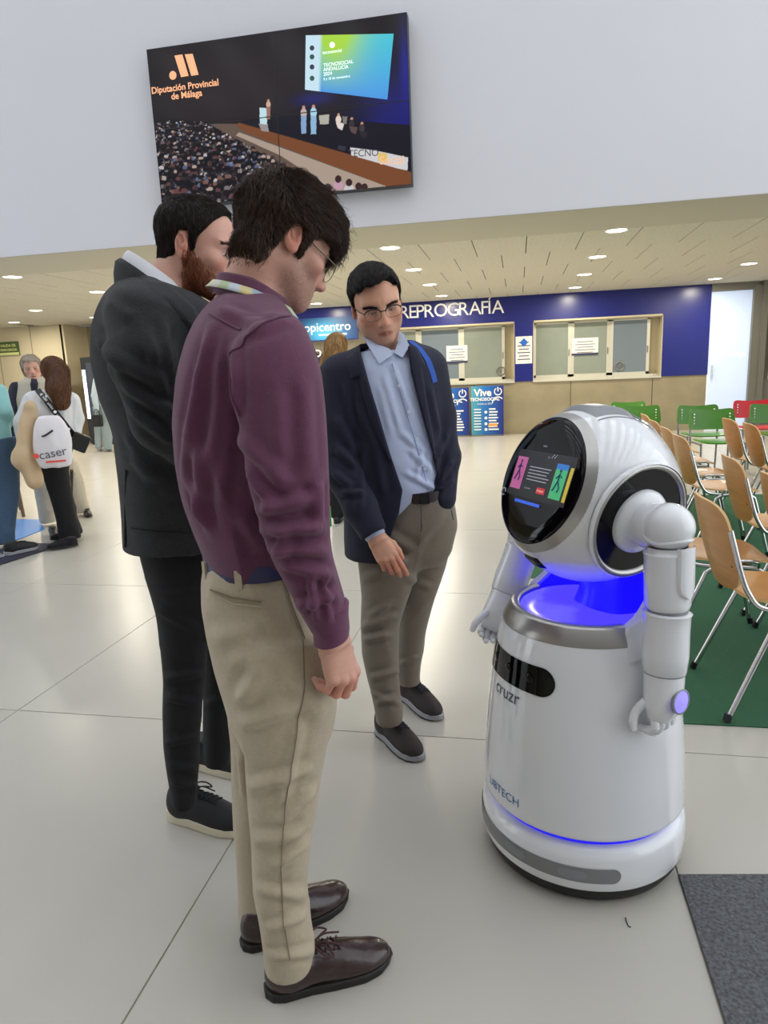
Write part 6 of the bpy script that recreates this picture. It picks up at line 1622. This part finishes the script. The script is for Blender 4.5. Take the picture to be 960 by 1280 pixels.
# head with short hair and a red-brown beard
HC3 = F3.A(246, 311, -0.13); HR3 = head_axes(-23, 14, 0); SC3 = 0.97
neck3 = ([HC3 + HR3 @ np.array([0, -0.028, -0.05]), F3.A(212, 362, -0.11), F3.A(205, 400, -0.09)], [0.060, 0.064, 0.085])
core3 = [core_of(jb3, [1.5, 1.3, 1.1, 0.95], 0.05), core_of(pel3, [0.88, 0.8], 0.04), core_of(la3, [0.72, 0.5, 0.3, 0.2]), core_of(lb3, [0.72, 0.5, 0.3, 0.2]), ([tuple(q) for q in sA], [0.045, 0.042, 0.036, 0.03, 0.026]), (sB, [0.04, 0.036, 0.028])]
hcl, hrl = to_hand(F3.A(272, 574, -0.02), None, (0.6, -0.3, 0.8), (-0.5, -0.7, 0.12))
b3, fhd3, fh3 = body_obj(man3, F3, HC3, HR3, SC3, dict(jaw=1.06, lid=0.0022), neck3, [(hcl, hrl, 1, [(30, 40, 30)] * 4, 0.5, 1.0)], core3, (214, 164, 144), beard=(140, 80, 52))
eyes(b3, HC3, HR3, SC3, 0.30, iris=(46, 32, 24))
ZL3 = ([-.14, -.05, -.036, -.029, -.022, .003, .008, .020, .026, .045, .058, .07, .13], [-.058, -.062, -.052, 0.0, .030, .030, -.02, -.02, .022, .050, .074, .098, .12])
reg3 = lambda L: ((np.interp(L[:, 1], *ZL3).astype(np.float32) - L[:, 2]) * 0.75)
thick3 = lambda L: (0.003 + 0.010 * np.clip((L[:, 2] + 0.01) / 0.10, 0, 1) + 0.0012 * vnoise(L * 70, 4)).astype(np.float32)
hair3, fhair3, HV3, HF3 = hair_shell(man3, HC3, HR3, SC3, reg3, thick3, 0.004, M_hair_mesh)
def flow3(P):
    L = (P - HC3) @ HR3 / SC3; D = np.zeros_like(L); top = np.clip((L[:, 2] - 0.06) / 0.04, 0, 1)
    D[:, 1] = 0.6 * top + 0.1; D[:, 2] = -1.0 * (1 - top) - 0.25; D[:, 0] = 0.3 * vnoise(L * 30, 3); return D @ HR3.T
p = pick(HV3, HF3, lambda c: np.ones(len(c), bool), 3000, rngp)
strands('hair_strands', p, flow3, fhair3, 4, 0.0042, 0.0008, M_strand, hair3, rngp, lift=0.0003, col=dark_cols(rngp, (58, 42, 34), 0.5))
V_, F_, _ = surface(fhd3, HC3 - 0.17, HC3 + 0.17, 0.006, proj=1)
Lf3 = lambda c: (c - HC3) @ HR3 / SC3
def bm3(c):
    L = Lf3(c); x, y, z = np.abs(L[:, 0]), L[:, 1], L[:, 2]
    return ((z < -0.042 - 0.30 * np.clip(y - 0.03, 0, 0.05) + 0.02 * (y < 0.04)) & (z > -0.135) & (y > -0.004) & ~((x < 0.022) & (y > 0.085) & (z > -0.083) & (z < -0.066))) | ((x < 0.03) & (y > 0.08) & (z < -0.052) & (z > -0.066)) | ((y > 0.0) & (y < 0.022) & (z > -0.06) & (z < -0.01) & (x > 0.05))
p = pick(V_, F_, bm3, 2600, rngp)
strands('beard', p, lambda P: (np.array([0.0, 0.30, -1.0]) @ HR3.T) * np.ones((len(P), 1)), fhd3, 4, 0.0042, 0.0007, M_strand, b3, rngp, lift=0.0011, col=dark_cols(rngp, (156, 88, 54), 0.45))
brows(b3, HC3, HR3, SC3, fh3, M_strand, rngp, col=(84, 56, 42))
cc3 = F3.A(205, 362, -0.105)
cb = ring_band(cc3, (1, 0, -0.80), (0, 1, 0), 0.076, 0.074, [(0.0, -0.04), (-0.004, 0.024), (0.002, 0.030), (0.012, 0.012), (0.020, -0.02)], 0.3, 2 * math.pi - 0.3, 61, zf=lambda t: 0.0)
MB().grid(cb).obj('shirt_collar', M_wshirt, man3, True)
jc = ring_band(cc3 + np.array([-0.006, 0, -0.024]), (1, 0, -0.85), (0, 1, 0), 0.088, 0.086, [(0.0, -0.04), (-0.004, 0.014), (0.004, 0.020), (0.015, 0.004), (0.022, -0.03), (0.024, -0.075)], 0.7, 2 * math.pi - 0.7, 61)
MB().grid(jc).obj('jacket_collar', M_tweed, jk3, True)
tc = F3.A(246, 400, -0.14)
sdf_obj('knit_tie', lambda P: s_ell(P, tc, (0.035, 0.05, 0.06)), tc - 0.08, tc + 0.08, 0.008, M_tie, man3)
shoe(man3, F3.G(213, 1018), F3.G(305, 1040), 'sneaker', M_sn3, M_cream, M_wlace, L=0.295)
shoe(man3, F3.G(232, 952), F3.G(300, 966), 'sneaker', M_sn3, M_cream, M_wlace, L=0.295)
# ---------------------------------------------------------------- people farther back
def simple_body(parent, HC, HR, sc, neck, cores, hands, skin, hp=None, h=0.010):
    b, f1, f2 = body_obj(parent, None, HC, HR, sc, hp or dict(lid=0.0028), neck, hands, cores, skin, h=h)
    return b, f1, f2
def cloth(name, f, lo, hi, m, parent, amp=0.005, seed=0, h=0.011, folds=()):
    return sdf_obj(name, f, lo, hi, h, m, parent, cloth_disp(list(folds), amp, 9, (1, 1, 0.5), seed))
def mane(parent, HC, HR, sc, f, lo, hi, m, col, rng, n=700, steps=9, step=0.02, rad=0.0022, d=(0, 0.0, -1.0)):
    V, F, N = surface(f, lo, hi, 0.011, proj=1); o = link('hair', mesh_np('hair', V, F), m, parent)
    p = pick(V, F, lambda c: np.ones(len(c), bool), n, rng)
    strands('hair_strands', p, lambda P: np.array(d) + 0.5 * np.stack([vnoise(P * 14, 1), vnoise(P * 14, 2), 0 * P[:, 0]], 1), f, steps, step, rad, M_strand, o, rng, lift=0.001, curl=0.3, col=dark_cols(rng, col, 0.45))
    return o
rngb = np.random.RandomState(23)
# woman in the beige waistcoat
FA = Frame(-4.62, 6.10)
wa = empty('person', 'woman with blonde-grey bob in beige waistcoat and wide beige trousers at left, facing camera', 'person', FA.o + np.array([0, 0, 0.0085]), FA.rot)
M_vest = mat('beige_linen', (190, 182, 164), 0.85, noise=(60, 0.05)); M_dots = mat('dark_dotted_blouse', (34, 34, 52), 0.8, noise=(120, 0.6)); M_wide = mat('stone_trousers', (184, 176, 158), 0.85, noise=(50, 0.05))
la = Loft(FA.rows([(578, 42, 76, .14), (600, 40, 74, .13), (630, 46, 72, .12), (655, 50, 72, .115), (664, 52, 73, .11)], w=-0.1), cap=0.004)
lb = Loft(FA.rows([(578, 60, 96, .14), (600, 70, 104, .13), (620, 80, 108, .12), (636, 88, 113, .11), (643, 90, 112, .11)], w=0.25), cap=0.004)
ha = Loft(FA.rows([(560, 38, 88, .14), (580, 38, 94, .15), (596, 40, 96, .13)]), cap=0.03)
cloth('trousers', lambda P: smin(smin(la(P), lb(P), 0.05), ha(P), 0.05), (-0.5, -0.4, 0.0), (0.5, 0.5, 0.9), M_wide, wa, seed=3)
va = Loft(FA.rows([(472, 32, 54, .08), (478, 22, 68, .13), (500, 18, 74, .15), (530, 20, 74, .15), (570, 26, 78, .16)]))
cloth('waistcoat', va, (-0.5, -0.3, 0.5), (0.5, 0.3, 1.6), M_vest, wa, seed=4)
bl_ = Loft(FA.rows([(470, 36, 52, .07), (480, 36, 52, .155), (520, 38, 50, .16), (560, 40, 50, .165)]))
cloth('blouse', lambda P: np.minimum(bl_(P), s_chain(P, [FA.A(21, 487, 0), FA.A(14, 520, -0.05), FA.A(22, 548, -0.12)], [0.065, 0.058, 0.05], 0.02)), (-0.6, -0.35, 0.6), (0.4, 0.3, 1.6), M_dots, wa, seed=5)
HCa = FA.A(40, 461, -0.02); HRa = head_axes(-92, 6, -8)
simple_body(wa, HCa, HRa, 1.0, ([HCa + HRa @ np.array([0, -0.02, -0.06]), FA.A(44, 484, 0)], [0.05, 0.06]), [([FA.A(44, 490, 0), FA.A(50, 560, 0), FA.A(60, 640, 0)], [0.08, 0.08, 0.04])], [], (218, 168, 146))
eyes(wa, HCa, HRa, 1.0, 0.2)
def f_ha(P):
    L = (P - HCa) @ HRa; d = s_ell(L, (0, -0.015, 0.036), (0.092, 0.112, 0.095)); d = smin(d, s_ell(L, (0, -0.045, -0.03), (0.092, 0.07, 0.09)), 0.03)
    face = np.maximum(0.052 - L[:, 1] + 0.0 * L[:, 2], L[:, 2] - 0.062); d = np.maximum(d, -np.maximum(face, np.abs(L[:, 0]) - 0.068)); return np.maximum(d, -0.10 - L[:, 2]).astype(np.float32)
mane(wa, HCa, HRa, 1.0, f_ha, HCa - 0.2, HCa + 0.2, mat('grey_blonde_hair', (160, 146, 128), 0.6, spec=0.3), (196, 182, 164), rngb, 500, 5, 0.014)
M_dshoe = mat('dark_shoe', (30, 30, 38), 0.4)
for hx, tx, wy in (((66, 668), (56, 674), 0), ((108, 643), (112, 650), 0)):
    g = FA.G(*hx); t = FA.G(*tx); shoe(wa, g, g + np.array([0.02, -0.22, 0]), 'dress', M_dshoe, M_soleb, M_laceb, L=0.235, tie=False)
# woman in the white hoodie, seen from behind
FB = Frame(-4.02, 5.22)
wb_ = empty('person', 'woman seen from behind with long brown hair, white hoodie and black flared trousers at left', 'person', FB.o + np.array([0, 0, 0.0125]), FB.rot)
M_hood = mat('white_fleece', (222, 222, 224), 0.9, bump=(90, 0.2)); M_bflare = mat('black_trousers', (14, 14, 18), 0.85)
lc = Loft(FB.rows([(560, 54, 92, .13), (590, 52, 86, .115), (620, 62, 90, .095), (650, 70, 96, .085), (674, 74, 102, .09), (680, 74, 103, .09)], w=-0.02), cap=0.004)
ld_ = Loft(FB.rows([(590, 66, 92, .11), (620, 70, 92, .09), (650, 78, 98, .08), (668, 84, 104, .085)], w=0.16), cap=0.004)
cloth('trousers', lambda P: smin(lc(P), ld_(P), 0.05), (-0.4, -0.3, 0.0), (0.5, 0.4, 1.0), M_bflare, wb_, seed=6)
hb_ = Loft(FB.rows([(490, 50, 80, .09), (497, 40, 90, .14), (515, 36, 93, .16), (540, 42, 92, .16), (558, 52, 90, .15)]))
f_hood = lambda P: smin(smin(hb_(P), s_chain(P, [FB.A(42, 503, 0), FB.A(31, 530, -0.02), FB.A(31, 560, -0.01)], [0.085, 0.080, 0.055], 0.03), 0.03), smin(s_chain(P, [FB.A(89, 503, 0), FB.A(95, 525, 0.02), FB.A(94, 541, -0.02)], [0.075, 0.062, 0.055], 0.03), s_ell(P, FB.A(69, 500, -0.12), (0.12, 0.07, 0.06)), 0.03), 0.03)
cloth('hoodie', f_hood, (-0.5, -0.4, 0.6), (0.5, 0.3, 1.6), M_hood, wb_, 0.008, seed=7)
HCb = FB.A(68, 467, 0.0); HRb = head_axes(110, 5, 0)
simple_body(wb_, HCb, HRb, 0.95, ([HCb + HRb @ np.array([0, -0.02, -0.06]), FB.A(66, 492, 0)], [0.05, 0.06]), [([FB.A(66, 500, 0), FB.A(72, 560, 0), FB.A(88, 670, 0)], [0.08, 0.08, 0.04])], [], (214, 164, 142))
def f_hb(P):
    d = s_ell(P, HCb + np.array([0.0, -0.01, 0.03]), (0.098, 0.115, 0.105)); d = smin(d, s_chain(P, [HCb + np.array([0.03, -0.07, 0.0]), FB.A(73, 488, -0.16), FB.A(77, 504, -0.17)], [0.085, 0.085, 0.06], 0.03), 0.03); return d
mane(wb_, HCb, HRb, 0.95, f_hb, HCb - 0.42, HCb + 0.26, mat('brown_hair', (78, 52, 38), 0.6, spec=0.3), (132, 92, 66), rngb, 1100, 9, 0.02)
for hx in ((98, 683), (100, 672)):
    g = FB.G(*hx); shoe(wb_, g, g + np.array([-0.24, -0.02, 0]), 'dress', M_bflare, M_soleb, M_laceb, L=0.245, tie=False)
# what she carries
bag = sdf_obj('drawstring_bag', lambda P: smax(s_ell(P, FB.A(66, 556, -0.32), (0.145, 0.055, 0.27)), np.abs(P[:, 2] - FB.A(66, 552, -0.32)[2]) - 0.215, 0.03), FB.A(66, 556, -0.32) - 0.33, FB.A(66, 556, -0.32) + 0.33, 0.011, mat('white_nylon', (232, 228, 232), 0.5), None, cloth_disp([], 0.007, 10, (1, 1, 0.6), 8))
bag.location = FB.o; bag.rotation_euler = (0, 0, FB.rot); tag(bag, 'white drawstring bag with red and grey lettering on the back of the woman in white', 'bag')
q = FB.A(61, 567, -0.375)
text('lettering', 'caser', 0.10, mat('grey_print', (70, 76, 84), 0.6), bag, (q[0] + 0.03, q[1] - 0.012, q[2]), rot=(math.pi / 2, -0.12, 0.0))
M_redp = mat('red_print', (232, 84, 70), 0.6)
MB().lathe([(0.0005, 0), (0.022, 0)], 12, M=(np.array([[1, 0, 0], [0, 0, 1], [0, 1, 0]]), q + np.array([-0.095, -0.004, -0.012]))).obj('red_dot', M_redp, bag)
MB().box((q[0] - 0.03, q[1] - 0.007, q[2] - 0.075), (q[0] + 0.12, q[1] - 0.004, q[2] - 0.06)).obj('red_line', M_redp, bag)
MB().tube([FB.A(45, 546, -0.30), FB.A(55, 545, -0.378), FB.A(66, 538, -0.378)], 0.008, 6, smooth=3).obj('cord', M_black, bag, True)
cb_ = boxo('crossbody_bag', (-0.07, -0.03, -0.075), (0.07, 0.03, 0.075), mat('black_leather', (20, 19, 21), 0.4), None, bev=0.015)
pz = FB.A(100, 553, -0.20); cb_.location = FB.o + pz[0] * FB.u + pz[1] * FB.w + np.array([0, 0, pz[2]]); cb_.rotation_euler = (0, 0.5, FB.rot); tag(cb_, 'small black crossbody bag at the hip of the woman in the white hoodie', 'bag')
st = [FB.A(47, 489, -0.10), FB.A(58, 502, -0.20), FB.A(70, 518, -0.215), FB.A(82, 533, -0.205), FB.A(93, 547, -0.16)]
P = np.array(st); d_ = np.gradient(P, axis=0); d_ /= np.linalg.norm(d_, axis=1)[:, None]; sd = np.cross(d_, [0, 1, 0]); sd /= np.linalg.norm(sd, axis=1)[:, None]
so = MB().grid(np.array([P - sd * 0.024 + np.array([0, 0.006, 0]), P - sd * 0.024, P + sd * 0.024, P + sd * 0.024 + np.array([0, 0.006, 0])])).obj('bag_strap', M_black, wb_)
for i in range(7):
    t = 0.12 + 0.12 * i; k = t * 4; i0 = min(3, int(k)); p = P[i0] * (1 - k + i0) + P[i0 + 1] * (k - i0); ang = math.atan2(d_[i0][2], d_[i0][0])
    if i % 3 == 0: MB().lathe([(0.0005, 0), (0.013, 0)], 10, M=(np.array([[1, 0, 0], [0, 0, 1], [0, 1, 0]]), p + np.array([0, -0.004, 0]))).obj('strap_mark', M_letter, so)
    else: text('strap_lettering', 'adidas', 0.030, M_letter, so, p + np.array([0, -0.005, 0]), rot=(math.pi / 2, -ang, 0), spacing=0.9)
jkt = sdf_obj('draped_jacket', lambda P: smin(s_cap(P, FB.A(38, 510, -0.215), FB.A(31, 575, -0.215), 0.045, 0.075), s_cap(P, FB.A(31, 570, -0.215), FB.A(42, 600, -0.215), 0.075, 0.06), 0.05), FB.A(36, 555, -0.215) - 0.5, FB.A(36, 555, -0.215) + 0.5, 0.012, mat('tan_cotton', (206, 180, 144), 0.85), None, cloth_disp([], 0.022, 11, (1, 1, 0.25), 12))
jkt.location = FB.o; jkt.rotation_euler = (0, 0, FB.rot); tag(jkt, 'tan jacket draped over the left arm of the woman in the white hoodie', 'jacket')
# person cut by the left edge
FC = Frame(-4.60, 4.95)
pc = empty('person', 'person in turquoise top and blue jeans cut by the left photo edge', 'person', FC.o + np.array([0, 0, 0.0125]), FC.rot)
M_jean = mat('blue_denim', (72, 96, 124), 0.85, noise=(60, 0.08)); M_turq = mat('turquoise_cotton', (150, 204, 204), 0.85)
le = Loft(FC.rows([(550, -46, 21, .15), (585, -40, 25, .13), (620, -24, 25, .11), (655, -14, 20, .10), (680, -8, 19, .10), (688, -6, 20, .10)], w=0.0), cap=0.004)
le2 = Loft(FC.rows([(560, -60, 0, .13), (620, -55, -15, .10), (670, -52, -22, .09)], w=0.12), cap=0.004)
cloth('jeans', lambda P: smin(le(P), le2(P), 0.04), (-0.7, -0.3, 0.0), (0.5, 0.4, 1.0), M_jean, pc, seed=14)
te = Loft(FC.rows([(474, -40, -12, .08), (484, -56, 0, .13), (500, -62, 8, .16), (530, -60, 12, .16), (555, -52, 16, .15)]))
cloth('top', lambda P: smin(te(P), s_chain(P, [FC.A(-2, 492, -0.05), FC.A(6, 515, -0.1), FC.A(11, 527, 0.02)], [0.07, 0.06, 0.05], 0.02), 0.03), (-0.8, -0.35, 0.6), (0.5, 0.35, 1.7), M_turq, pc, seed=15)
HCc = FC.A(-28, 455, 0); HRc = head_axes(20, 5, 0)
hcc, hrc = to_hand(FC.A(13, 526, 0.06), None, (0.2, -0.8, 0.5), (-0.8, -0.3, 0.25))
simple_body(pc, HCc, HRc, 1.0, ([HCc + HRc @ np.array([0, -0.02, -0.06]), FC.A(-27, 482, 0)], [0.05, 0.06]), [([FC.A(-27, 490, 0), FC.A(-20, 560, 0), FC.A(0, 670, 0)], [0.08, 0.08, 0.04])], [(hcc, hrc, 1, [(20, 30, 20)] * 4, 0.2, 1.0)], (214, 160, 136))
fhc = lambda P: np.maximum(s_ell(P, HCc + np.array([-0.01, 0, 0.04]), (0.115, 0.10, 0.11)), HCc[2] - 0.03 - P[:, 2]).astype(np.float32)
mane(pc, HCc, HRc, 1.0, fhc, HCc - 0.2, HCc + 0.2, M_hair_mesh, (60, 46, 38), rngb, 200, 4, 0.012)
g = FC.G(6, 697); shoe(pc, g, g + np.array([0.24, 0.10, 0]), 'sneaker', M_sn3, M_midsole, M_wlace, L=0.28, tie=False)
# person at the vending machine
FD = Frame(-8.35, 12.7)
pd = empty('person', 'distant person in pale blue shirt and light jeans by the vending machine', 'person', FD.o, FD.rot)
M_pale = mat('pale_blue_cotton', (176, 192, 204), 0.85); M_lj = mat('light_denim', (138, 154, 160), 0.85, noise=(40, 0.06))
lg = Loft(FD.rows([(508, 116, 138, .15), (530, 117, 129, .10), (556, 119, 128, .09), (560, 119, 128, .09)], w=0.05)); lh = Loft(FD.rows([(505, 122, 146, .15), (530, 127, 142, .10), (556, 129, 140, .09), (562, 129, 140, .09)], w=-0.05))
cloth('jeans', lambda P: smin(lg(P), lh(P), 0.04), (-0.5, -0.3, 0.0), (0.6, 0.3, 1.1), M_lj, pd, h=0.02)
ti = Loft(FD.rows([(466, 128, 140, .1), (470, 122, 150, .16), (490, 121, 150, .17), (512, 123, 146, .16)]))
cloth('shirt', lambda P: smin(ti(P), s_chain(P, [FD.A(121, 475, -0.1), FD.A(118, 495, -0.12), FD.A(121, 512, -0.15)], [0.07, 0.06, 0.05], 0.02), 0.03), (-0.6, -0.4, 0.8), (0.6, 0.3, 1.7), M_pale, pd, h=0.02)
HCd = FD.A(133, 450, 0); HRd = head_axes(120, 5, 0)
simple_body(pd, HCd, HRd, 1.0, ([HCd + HRd @ np.array([0, -0.02, -0.06]), FD.A(134, 468, 0)], [0.05, 0.06]), [([FD.A(134, 470, 0), FD.A(132, 510, 0), FD.A(130, 555, 0)], [0.08, 0.08, 0.04])], [], (214, 164, 142), h=0.012)
fhd_ = lambda P: s_ell(P, HCd + np.array([0, -0.02, 0.03]), (0.1, 0.11, 0.12))
link('hair', mesh_np('hair', *surface(fhd_, HCd - 0.2, HCd + 0.2, 0.015)[:2]), M_hair_mesh, pd)
for x in (123, 134):
    g = FD.G(x, 563); shoe(pd, g, g + np.array([0.05, -0.2, 0]), 'sneaker', M_midsole, M_midsole, M_wlace, L=0.27, tie=False)
hb2 = boxo('handbag', (-0.1, -0.05, -0.12), (0.1, 0.05, 0.12), mat('black_bag', (18, 18, 20), 0.5), None, bev=0.03)
pz = FD.A(122, 526, -0.30); hb2.location = FD.o + pz[0] * FD.u + pz[1] * FD.w + np.array([0, 0, pz[2]]); tag(hb2, 'small black handbag held by the distant person at the vending machine', 'bag')
MB().tube([(-0.07, 0, 0.1), (-0.05, 0, 0.2), (0.03, 0, 0.22), (0.07, 0, 0.1)], 0.008, 6, smooth=4).obj('bag_handle', M_black, hb2, True)
# blonde woman behind the man in navy
FE = Frame(-0.47, 6.2)
we = empty('person', 'blonde woman seen from behind, only her long hair showing over the navy shoulder', 'person', FE.o, FE.rot)
HCe = FE.A(421, 432, 0.0); HRe = head_axes(95, 5, 0)
tl = Loft([(HCe[2] - 0.75, HCe[0] + 0.05, 0, 0.15, 0.12, 2.3), (HCe[2] - 0.32, HCe[0] + 0.05, 0, 0.17, 0.11, 2.3), (HCe[2] - 0.24, HCe[0] + 0.03, 0, 0.12, 0.09, 2.3), (HCe[2] - 0.18, HCe[0] + 0.02, 0, 0.06, 0.06, 2.2)])
cloth('blouse', tl, (HCe[0] - 0.4, -0.3, 0.7), (HCe[0] + 0.4, 0.3, HCe[2]), mat('grey_blouse', (96, 100, 104), 0.8), we, h=0.014)
tr = [Loft([(0.05, HCe[0] + s * 0.08, 0, 0.06, 0.07, 2.2), (0.5, HCe[0] + s * 0.08, 0, 0.07, 0.08, 2.2), (HCe[2] - 0.7, HCe[0] + 0.05 + s * 0.05, 0, 0.1, 0.11, 2.2)]) for s in (-1, 1)]
cloth('trousers', lambda P: smin(tr[0](P), tr[1](P), 0.03), (HCe[0] - 0.3, -0.3, 0), (HCe[0] + 0.3, 0.3, 1.1), M_bflare, we, h=0.014)
simple_body(we, HCe, HRe, 0.95, ([HCe + HRe @ np.array([0, -0.02, -0.06]), HCe + np.array([0.02, 0, -0.22])], [0.05, 0.06]), [([HCe + np.array([0.03, 0, -0.3]), np.array([HCe[0], 0, 0.9]), np.array([HCe[0], 0, 0.75])], [0.08, 0.08, 0.05])], [], (214, 164, 142), h=0.012)
def f_he(P):
    d = s_ell(P, HCe + np.array([0, -0.01, 0.02]), (0.092, 0.11, 0.10)); return smin(d, s_chain(P, [HCe + np.array([-0.005, -0.05, -0.02]), HCe + np.array([-0.03, -0.09, -0.17]), HCe + np.array([-0.03, -0.09, -0.27])], [0.09, 0.10, 0.075], 0.03), 0.03)
mane(we, HCe, HRe, 0.95, f_he, HCe - 0.42, HCe + 0.2, mat('blonde_hair', (150, 112, 62), 0.5), (196, 152, 92), rngb, 800, 9, 0.018, 0.002)
for s in (-1, 1): shoe(we, np.array([HCe[0] + s * 0.08, -0.08, 0]), np.array([HCe[0] + s * 0.08, 0.16, 0]), 'dress', M_dshoe, M_soleb, M_laceb, L=0.24, tie=False)
# small wooden table behind the turquoise person
FT = Frame(-5.55, 6.25)
tb = empty('wooden_table', 'brown wooden table leg standing behind the person in turquoise at the left edge', 'table', FT.o + np.array([0, 0, 0.016]), FT.rot)
M_wood = mat('brown_wood', (128, 98, 72), 0.6, noise=(8, 0.15, (1, 1, 0.2)))
e0 = FT.G(30, 648); e1 = FT.A(17, 588, e0[1])
top = np.array([e1[0] - 0.28, e0[1] + 0.22, e1[2] + 0.05])
MB().box(top - np.array([0.26, 0.24, 0.0]), top + np.array([0.26, 0.24, 0.03]), bev=0.006).obj('table_top', M_wood, tb)
for a, b in (((e1[0], e0[1]), (e0[0], e0[1])), ((e1[0] - 0.48, e0[1]), (e0[0] - 0.7, e0[1])), ((e1[0] - 0.05, e0[1] + 0.42), (e0[0], e0[1] + 0.5)), ((e1[0] - 0.48, e0[1] + 0.42), (e0[0] - 0.7, e0[1] + 0.5))):
    MB().tube([(a[0], a[1], top[2] + 0.005), (b[0], b[1], 0.0)], [0.020, 0.017], 4).obj('leg', M_wood, tb)
# scrap of black thread on the floor
th_ = MB().tube([(0.268, 1.560, 0.0018), (0.268, 1.545, 0.0018), (0.271, 1.532, 0.0018), (0.276, 1.530, 0.0018)], 0.0013, 6, smooth=4).obj('thread', M_black)
tag(th_, 'tiny black thread scrap lying on the pale floor in front of the robot', 'thread')
